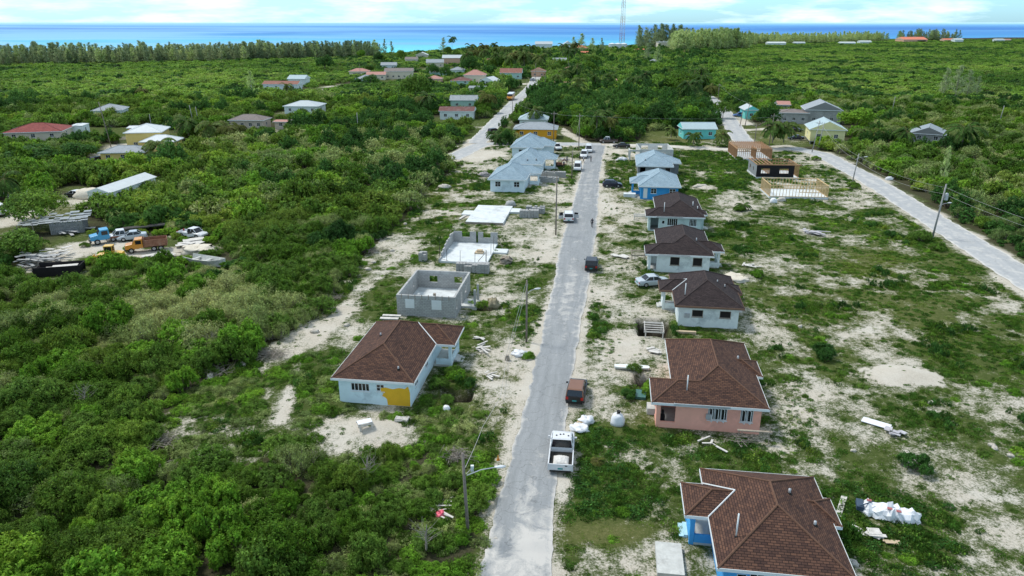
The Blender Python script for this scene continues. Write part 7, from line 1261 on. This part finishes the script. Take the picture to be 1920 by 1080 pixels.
block('low white concrete pad beside the sky-blue house steps', (1232, 1082), (1.7, 3.0, .35), YAW, CONC_L, 'concrete_pad', 'slab'); block('white slab box left of the bright blue house', (1169, 369), (2.4, 1.4, .6), YAW, SLAB, 'concrete_box', 'slab'); block('white bench-like tank by the pink house porch', (1213, 776), (1.0, 1.2, .55), YAW, CONC_L, 'concrete_step', 'step'); block('pale plank lying at the base of the nearest dark-roofed house', (1268, 624), (2.2, .35, .2), YAW, PLY, 'plank', 'plank')
p = A(1152, 690); s = MB(); rr = [[(u, -w2, .30), (u, w2, .30), (u, w2 * .5, .0), (u, -w2 * .5, .0)] for u, w2 in ((0, .25), (.6, .38), (2.2, .42), (3.4, .30), (3.5, .1))]; s.loft(rr); solo('skiff', s, WHITE, 'long narrow white hull-like panel lying left of the pink house', 'panel', p, YAW + .03)
def boards(label, px_, items, mat=WOODW, name='board_pile', cat='boards', rz=0, group=None):
    s = MB()
    for (x_, y_, z_, l_, w_, h_, a_) in items: s.box(0, 0, 0, l_, w_, h_, 0, Matrix.Translation((x_, y_, z_)) @ Matrix.Rotation(a_, 4, 'Z') @ Matrix.Rotation(.04 * math.sin(l_ * 9), 4, 'X'))
    return solo(name, s, mat, label, cat, A(*px_), rz, group)
def rb(n, L_, sp, seed, w_=.14, h_=.05):
    g = np.random.default_rng(seed); return [(g.uniform(-sp, sp), g.uniform(-sp, sp) * .7, .03 + .035 * i, L_ * g.uniform(.5, 1.1), w_ * g.uniform(.7, 2), h_, g.uniform(-1.2, 1.2)) for i in range(n)]
BW = M('bleached_boards', (.58, .56, .52), .85, .2, 3)
for q in [('white board pile on the sand right of the light blue house', (893, 655), rb(9, 1.8, .6, 1), BW), ('grey board pile above the white one by the light blue house', (890, 635), rb(6, 1.3, .4, 2), BW), ('small pallet pile between light blue house and street', (916, 705), rb(6, 1.0, .3, 3), BW), ('scrap boards around the pink sheet left of the near lamp pole', (800, 960), rb(8, 1.9, .7, 4, .12), BW), ('long pale strips left of the near lamp pole', (835, 945), rb(3, 1.2, .2, 5, .08), BW),
          ('white sheet scraps in the weeds below the sky-blue house eave', (1625, 1005), rb(7, 1.1, .5, 6, .35), BW), ('two boards beside the white sheet scraps', (1655, 1018), rb(2, 1.0, .2, 7, .2), PLY), ('grey sheet pile in the field, twisted, far right of the dark-roofed houses', (1520, 438), rb(14, 2.0, 1.2, 8, .3), M('grey_scrap', (.42, .41, .43), .8, .3, 2)), ('pile of scraps at the end of the white door panel', (1675, 815), rb(9, .7, .5, 9, .25), M('grey_scrap', (.42, .41, .43))),
          ('long planks lying left of the bare slab', (862, 412), [(0, i * .3, .05, 5.5, .12, .06, 1.2 + i * .02) for i in range(4)], BW), ('white sheets beside the light blue house back corner', (712, 600), [(0, 0, .1, 2.2, .5, .1, -.1), (.2, .7, .2, 2.2, .4, .1, -.1)], BW), ('broken white planks beside the two-window dark-roofed house', (1400, 500), rb(7, 1.6, .6, 10, .2), BW), ('white torn sheet in front of the middle dark-roofed house', (1285, 508), rb(5, 1.4, .5, 11, .5), BW),
          ('white sheets left of the middle dark-roofed house', (1158, 482), rb(5, 1.5, .6, 12, .5), BW), ('scrap boards under the scaffold by the pink house', (1320, 835), rb(6, 1.3, .8, 13, .1), BW), ('scrap boards behind the pits on the right verge', (1215, 660), rb(5, 1.2, .5, 14, .25), BW),
          ('heap of grey planks and sheets at the left of the scrap yard', (60, 500), rb(46, 2.2, 2.6, 15, .3), M('grey_planks_b', (.36, .36, .35), .9, .35, 2)), ('pile of pale sheets in front of the ruined shed', (115, 436), rb(14, 3.4, 1.4, 16, .4), M('grey_planks_b', (.36, .36, .35))), ('scrap sheets between scrap yard track and black dumpster', (90, 482), rb(30, 1.8, 2.4, 17, .3), BW), ('crumpled pale sheets right of the dump truck', (350, 462), rb(12, 3.0, 1.6, 18, .9), BW), ('white sheet metal in front of the dump truck', (285, 482), rb(8, 2.6, 1.2, 19, .8), BW),
          ('long beams lying behind the blue truck cab', (225, 441), [(0, i * .5, .8, 7, .2, .2, .5) for i in range(3)], M('dark_beams', (.12, .11, .10))), ('brown boards in the yard by the farthest blue-roofed house', (1040, 292), rb(8, 2.0, 1.0, 20, .2), WOODW), ('mixed boards beside the middle blue-roofed house', (1052, 300), rb(10, 2.2, 1.0, 21, .2), M('grey_scrap', (.42, .41, .43))), ('rusty panels near the person in blue', (1046, 309), rb(6, 1.6, .6, 22, .6), RUST)]:
    boards(*q[:4])
s = MB(); s.box(0, 0, .0, 2.3, .95, .05, 0, Matrix.Rotation(R(-38), 4, 'Z')); solo('door_panel', s, BAG, 'flat white door-like panel lying in the sandy field', 'panel', A(1614, 790))
s = MB(); s.box(-.2, -.2, -.1, 2.5, .2, .05, 0, Matrix.Rotation(R(58), 4, 'Z')); solo('plank', s, BW, 'single pale plank beside the sky-blue house back corner', 'plank', A(1572, 965))
# tarp-covered boat
e = thing('covered_boat', 'long boat wrapped in white sheeting in the weeds right of the sky-blue house', 'boat', A(1668, 966), R(-20)); e.scale = (.8, .85, .8); g = np.random.default_rng(8); rr = []
us = np.linspace(-2.5, 2.4, 17)
for u in us:
    w2 = float(np.interp(u, [-2.5, -2.2, -1.2, .2, 1.2, 2.0, 2.4], [.35, .8, .95, .9, .8, .65, .3])); h2 = float(np.interp(u, [-2.5, -2.0, -1.0, -.2, .9, 1.8, 2.4], [.4, .95, .7, 1.25, .85, 1.0, .6])); rr.append([(u + g.uniform(-.1, .1), w2 * math.cos(t_) * (1 + g.uniform(-.22, .22)), max(-.02, .05 + h2 * max(math.sin(t_), -.1) * (1 + g.uniform(-.3, .25)))) for t_ in np.linspace(0, 6.283, 17)[:-1]])
s = MB(); s.loft(rr); s.build('tarp', BAG, e, False); s = MB(); s.box(-2.8, -.6, .3, -2.2, .6, .7); s.cyl((-2.6, -.5, .7), (-1.5, -.2, 1.25), .05, .05, 6); s.build('motor_frame', M('dark_blue_frame', (.05, .08, .12)), e)
for (x_, y_) in ((-2.0, .3), (-.4, -.35), (.3, -.5)): q = MB(); q.box(x_, y_ - .3, 1.02, x_ + .4, y_, 1.06); q.build('patch', M('red_patch', (.35, .12, .12)), e)
# boat hull in the thicket
s = MB(); rr = []
for u, w2, h2 in ((-3.6, 1.0, .9), (-1, 1.2, .85), (1.5, 1.05, .95), (3.2, .5, 1.2), (3.7, .08, 1.35)): rr.append([(u, w2, h2), (u, w2 * .75, .1), (u, 0, -.05), (u, -w2 * .75, .1), (u, -w2, h2), (u, -w2 + .12, h2), (u, -w2 * .7, .22), (u, 0, .12), (u, w2 * .7, .22), (u, w2 - .05 if w2 > .3 else w2 * .4, h2)])
s.loft(rr); s.box(-.2, -1.0, .5, .2, 1.0, .58); s.box(-2.4, -1.0, .5, -2.0, 1.0, .58); solo('boat_hull', s, CONC_L, 'empty pale boat hull lying in the bushes right of the scrap yard', 'boat', A(388, 495), R(-25))
e = thing('dumpster', 'black open-topped skip filled with scrap at the left of the scrap yard', 'skip', A(112, 512), R(12)); s = MB(); s.prism([(-3.0, .9), (-2.4, -.1), (2.6, -.1), (3.1, 1.3), (3.0, 1.3), (2.5, .05), (-2.3, .05), (-2.9, .9)], -1.2, 1.2); s.box(-2.8, -1.25, 0, 3.0, -1.17, 1.3); s.box(-2.8, 1.17, 0, 3.0, 1.25, 1.3); s.build('skip_body', TAR, e)
s = MB(); [s.box(x_, y_, z_, x_ + l_, y_ + w2, z_ + .05, 0, Matrix.Rotation(a_ * .2, 4, 'Z')) for (x_, y_, z_, l_, w2, h_, a_) in [(-2.5, -.9, .8, 3, .6, 0, .4), (-.8, -.2, .95, 3.2, .9, 0, .5), (-1.9, .3, .7, 3.0, .5, 0, -.2), (.2, -1.1, .9, 2.2, .8, 0, .1)]]; s.build('scrap_load', BW, e)
# pit scaffolds, pallets, tables
def crib(label, px_, a_, b_, h_, rz=YAW, mat=BW, slats=4, name='pit_frame'):
    e = thing(name, label, 'wooden frame', A(*px_), rz); s = MB(); [s.box(x_, y_, -.6, x_ + .12, y_ + .12, h_) for x_ in (0, a_) for y_ in (0, b_)]; s.build('posts', mat, e); s = MB()
    for z_ in (h_ - .15,): s.box(-.1, -.05, z_, a_ + .2, -.005, z_ + .15); s.box(-.1, b_ + .125, z_, a_ + .2, b_ + .17, z_ + .15); s.box(-.06, 0, z_ + .151, -.01, b_ + .1, z_ + .25); s.box(a_ + .125, 0, z_ + .151, a_ + .17, b_ + .1, z_ + .25)
    for i in range(slats): yy = b_ * (i + .5) / slats; s.box(-.1, yy, h_ + .01, a_ + .2, yy + .12, h_ + .06)
    s.build('rails', mat, e); return e
crib('grey timber frame standing over the dark pit between two houses', (1209, 632), 1.9, 2.6, .75); crib('timber frame left of the farthest dark-roofed house', (1189, 412), 2.0, 1.6, .7); crib('timber ladder-like frame left of the middle dark-roofed house', (1184, 487), 1.9, 2.2, .8, mat=WOODW, slats=3); crib('white table-like stand on the sand in front of the light blue house', (675, 812), 1.0, .6, .75, R(25), slats=1, name='work_stand'); crib('small white pallet stand on the sand right of the work stand', (742, 793), .9, .5, .3, slats=5, name='pallet')
s = MB(); s.box(-.1, -.1, 0, 1.1, .6, .04, 0, Matrix.Translation((0, 0, .85)) @ Matrix.Rotation(R(25), 4, 'Z')); solo('sheet', s, BAG, 'white sheet laid on the work stand in front of the light blue house', 'sheet', A(675, 812))
s = MB(); s.box(0, 0, -.55, 1.0, 1.5, -.3); solo('green_tank', s, M('green_glassy', (.06, .15, .13), .4, .2, 3), 'dark green tank lying beside the pit by the pink house', 'tank', A(1190, 748) + Vector((0, 0, .55)), R(-12))
e = thing('traffic_cone', 'small orange marker cone at the left edge of the street', 'cone', A(934, 862)); e.scale = (.6, .6, .75); s = MB(); s.cyl((0, 0, .03), (0, 0, .6), .16, .03, 12); s.build('cone', POR, e, True); s = MB(); s.box(-.2, -.2, -.02, .2, .2, .03); s.build('base', POR, e)
s = MB(); s.box(-.12, -.1, .1, .12, .1, 1.3); solo('meter_post', s, WHITE, 'short white post with a box beside the near lamp pole', 'post', A(886, 900))
for lb, q in (('dead grey tree in the left thicket, upper one', (345, 640)), ('dead grey tree in the left thicket by the brush pile', (165, 770)), ('bare grey branches at the bottom edge of the thicket', (800, 1040)), ('dead twiggy tree near the middle of the thicket edge', (400, 660)), ('bare brush standing by the street near the cone', (690, 905))):
    g = np.random.default_rng(int(q[0])); pts = []
    for i in range(26):
        a_ = g.uniform(0, 6.28); s_ = np.array([0, 0, g.uniform(.2, 1.2)]); e_ = s_ + np.array([math.cos(a_) * g.uniform(.4, 1.3), math.sin(a_) * g.uniform(.4, 1.3), g.uniform(.3, 1.0)]); pts.append(([s_, (s_ + e_) / 2 + g.normal(size=3) * .2, e_], .018, .006))
    pts.append(([(0, 0, -.2), (0, 0, .8), (.1, 0, 1.8)], .09, .03)); V, Q = tubes(pts, 4); o_ = bpy.data.objects.new('dead_tree', npmesh('dead_tree', V, Q, [TWIG])); COL.objects.link(o_); o_.location = A(*q) + Vector((0, 0, .8)); tag(o_, lb, 'dead tree'); o_.location.z = .6
e = thing('mini_digger', 'small rust-orange digger beside the person in blue', 'digger', A(1048, 312), R(20)); s = MB(); s.box(-.8, -.7, 0, .8, -.4, .4); s.box(-.8, .4, 0, .8, .7, .4); s.build('tracks', BLKP, e); s = MB(); s.box(-.8, -.6, .42, .5, .6, 1.0); s.build('body', RUST, e, bevel=.05); s = MB(); s.cyl((.5, 0, .9), (1.5, 0, 1.8), .1, .1, 6); s.cyl((1.5, 0, 1.8), (2.2, 0, .6), .09, .07, 6); s.build('boom', RUST, e)
for i, (x_, y_) in enumerate([(1572, 337), (1692, 330)]):
    lump('plastic_bag', ['white litter sheet in the scrub edge, left one by the side road wires', 'white litter sheet in the scrub edge, right one by the side road wires'][i], 'litter', (x_ if i else 1667, y_), (.9, .4, .6), BAG, 90 + i, 0, .3)

for i, q in enumerate([(232, 492, 1.5, 3), (190, 497, 1.3, 0), (212, 502, 1.6, 1), (170, 494, 1.2, 3), (252, 496, 1.5, 0), (275, 500, 1.6, 3), (300, 498, 1.5, 0), (325, 497, 1.4, 1), (345, 492, 1.3, 3), (238, 470, .9, 3), (195, 478, 1.0, 3), (160, 462, .9, 0), (178, 440, 1.3, 1), (395, 455, 1.3, 3), (330, 446, 1.1, 0), (345, 452, 1.0, 3), (385, 440, 1.4, 0), (300, 441, 1.3, 3), (265, 440, 1.2, 0), (405, 478, 1.4, 1), (420, 500, 1.2, 3), (365, 505, 1.3, 0), (380, 510, 1.2, 3)]):
    p = A(q[0], q[1]); o_ = bpy.data.objects.new('yard_bush', hi[q[3]]); COL.objects.link(o_); o_.location = (p.x, p.y, -.15); o_.scale = (q[2], q[2], q[2] * 1.1); o_.rotation_euler = (0, 0, i * 1.7); tag(o_, 'green bush growing among the wrecks of the scrap yard', 'bush', 'bushes among the scrap yard wrecks')

for lb, q, r_, k_ in (('bush at the left rim of the pit beside the light blue house', (822, 725), 1.2, 0), ('bush at the upper rim of the pit beside the light blue house', (855, 708), 1.1, 3), ('dark bush right of the pit beside the light blue house', (882, 722), .9, 5), ('bush at the lower rim of the pit beside the light blue house', (838, 752), .8, 0), ('bush above the pit by the pink house', (1190, 694), .9, 0), ('bush at the right rim of the pit by the pink house', (1222, 722), .8, 3)): bush(q[0], q[1], r_, k_, lb)

for i, (lb, q, sp, n_) in enumerate([('grey brush and rubble pile at the thicket edge behind the light blue house', (505, 668), 2.6, 120), ('grey brush pile at the thicket edge, below the first one', (400, 700), 2.2, 90), ('heap of dead grey branches in the left thicket clearing', (255, 790), 2.6, 140), ('low pale brush row in the left thicket below the dead branches', (290, 830), 3.0, 120), ('pale dead branches near the bottom of the left thicket', (300, 890), 2.0, 80), ('brush and rubble strewn along the thicket edge beside the half-built walls', (690, 470), 3.0, 120), ('brush pile at the thicket edge near the block house', (620, 560), 2.4, 90), ('brush pile above the cone at the street edge', (855, 860), 1.6, 90), ('twig pile behind the scaffold of the pink house', (1395, 830), 1.5, 50), ('dead branches at the bottom of the lower left corner', (70, 1040), 1.6, 60)]):
    g = np.random.default_rng(900 + i); pts = []
    for k in range(n_):
        c_ = np.array([g.normal(0, sp * .4), g.normal(0, sp * .25), g.uniform(.05, .45)]); d_ = unit(g.normal(size=3) * np.array([1, 1, .22])) * g.uniform(.3, 1.0); pts.append(([c_ - d_, c_ + g.normal(size=3) * .06, c_ + d_], .028, .012))
    V, Q = tubes(pts, 3); o_ = bpy.data.objects.new('brush_pile', npmesh('brush_pile', V, Q, [TWIG])); COL.objects.link(o_); o_.location = A(*q); tag(o_, lb, 'brush pile')
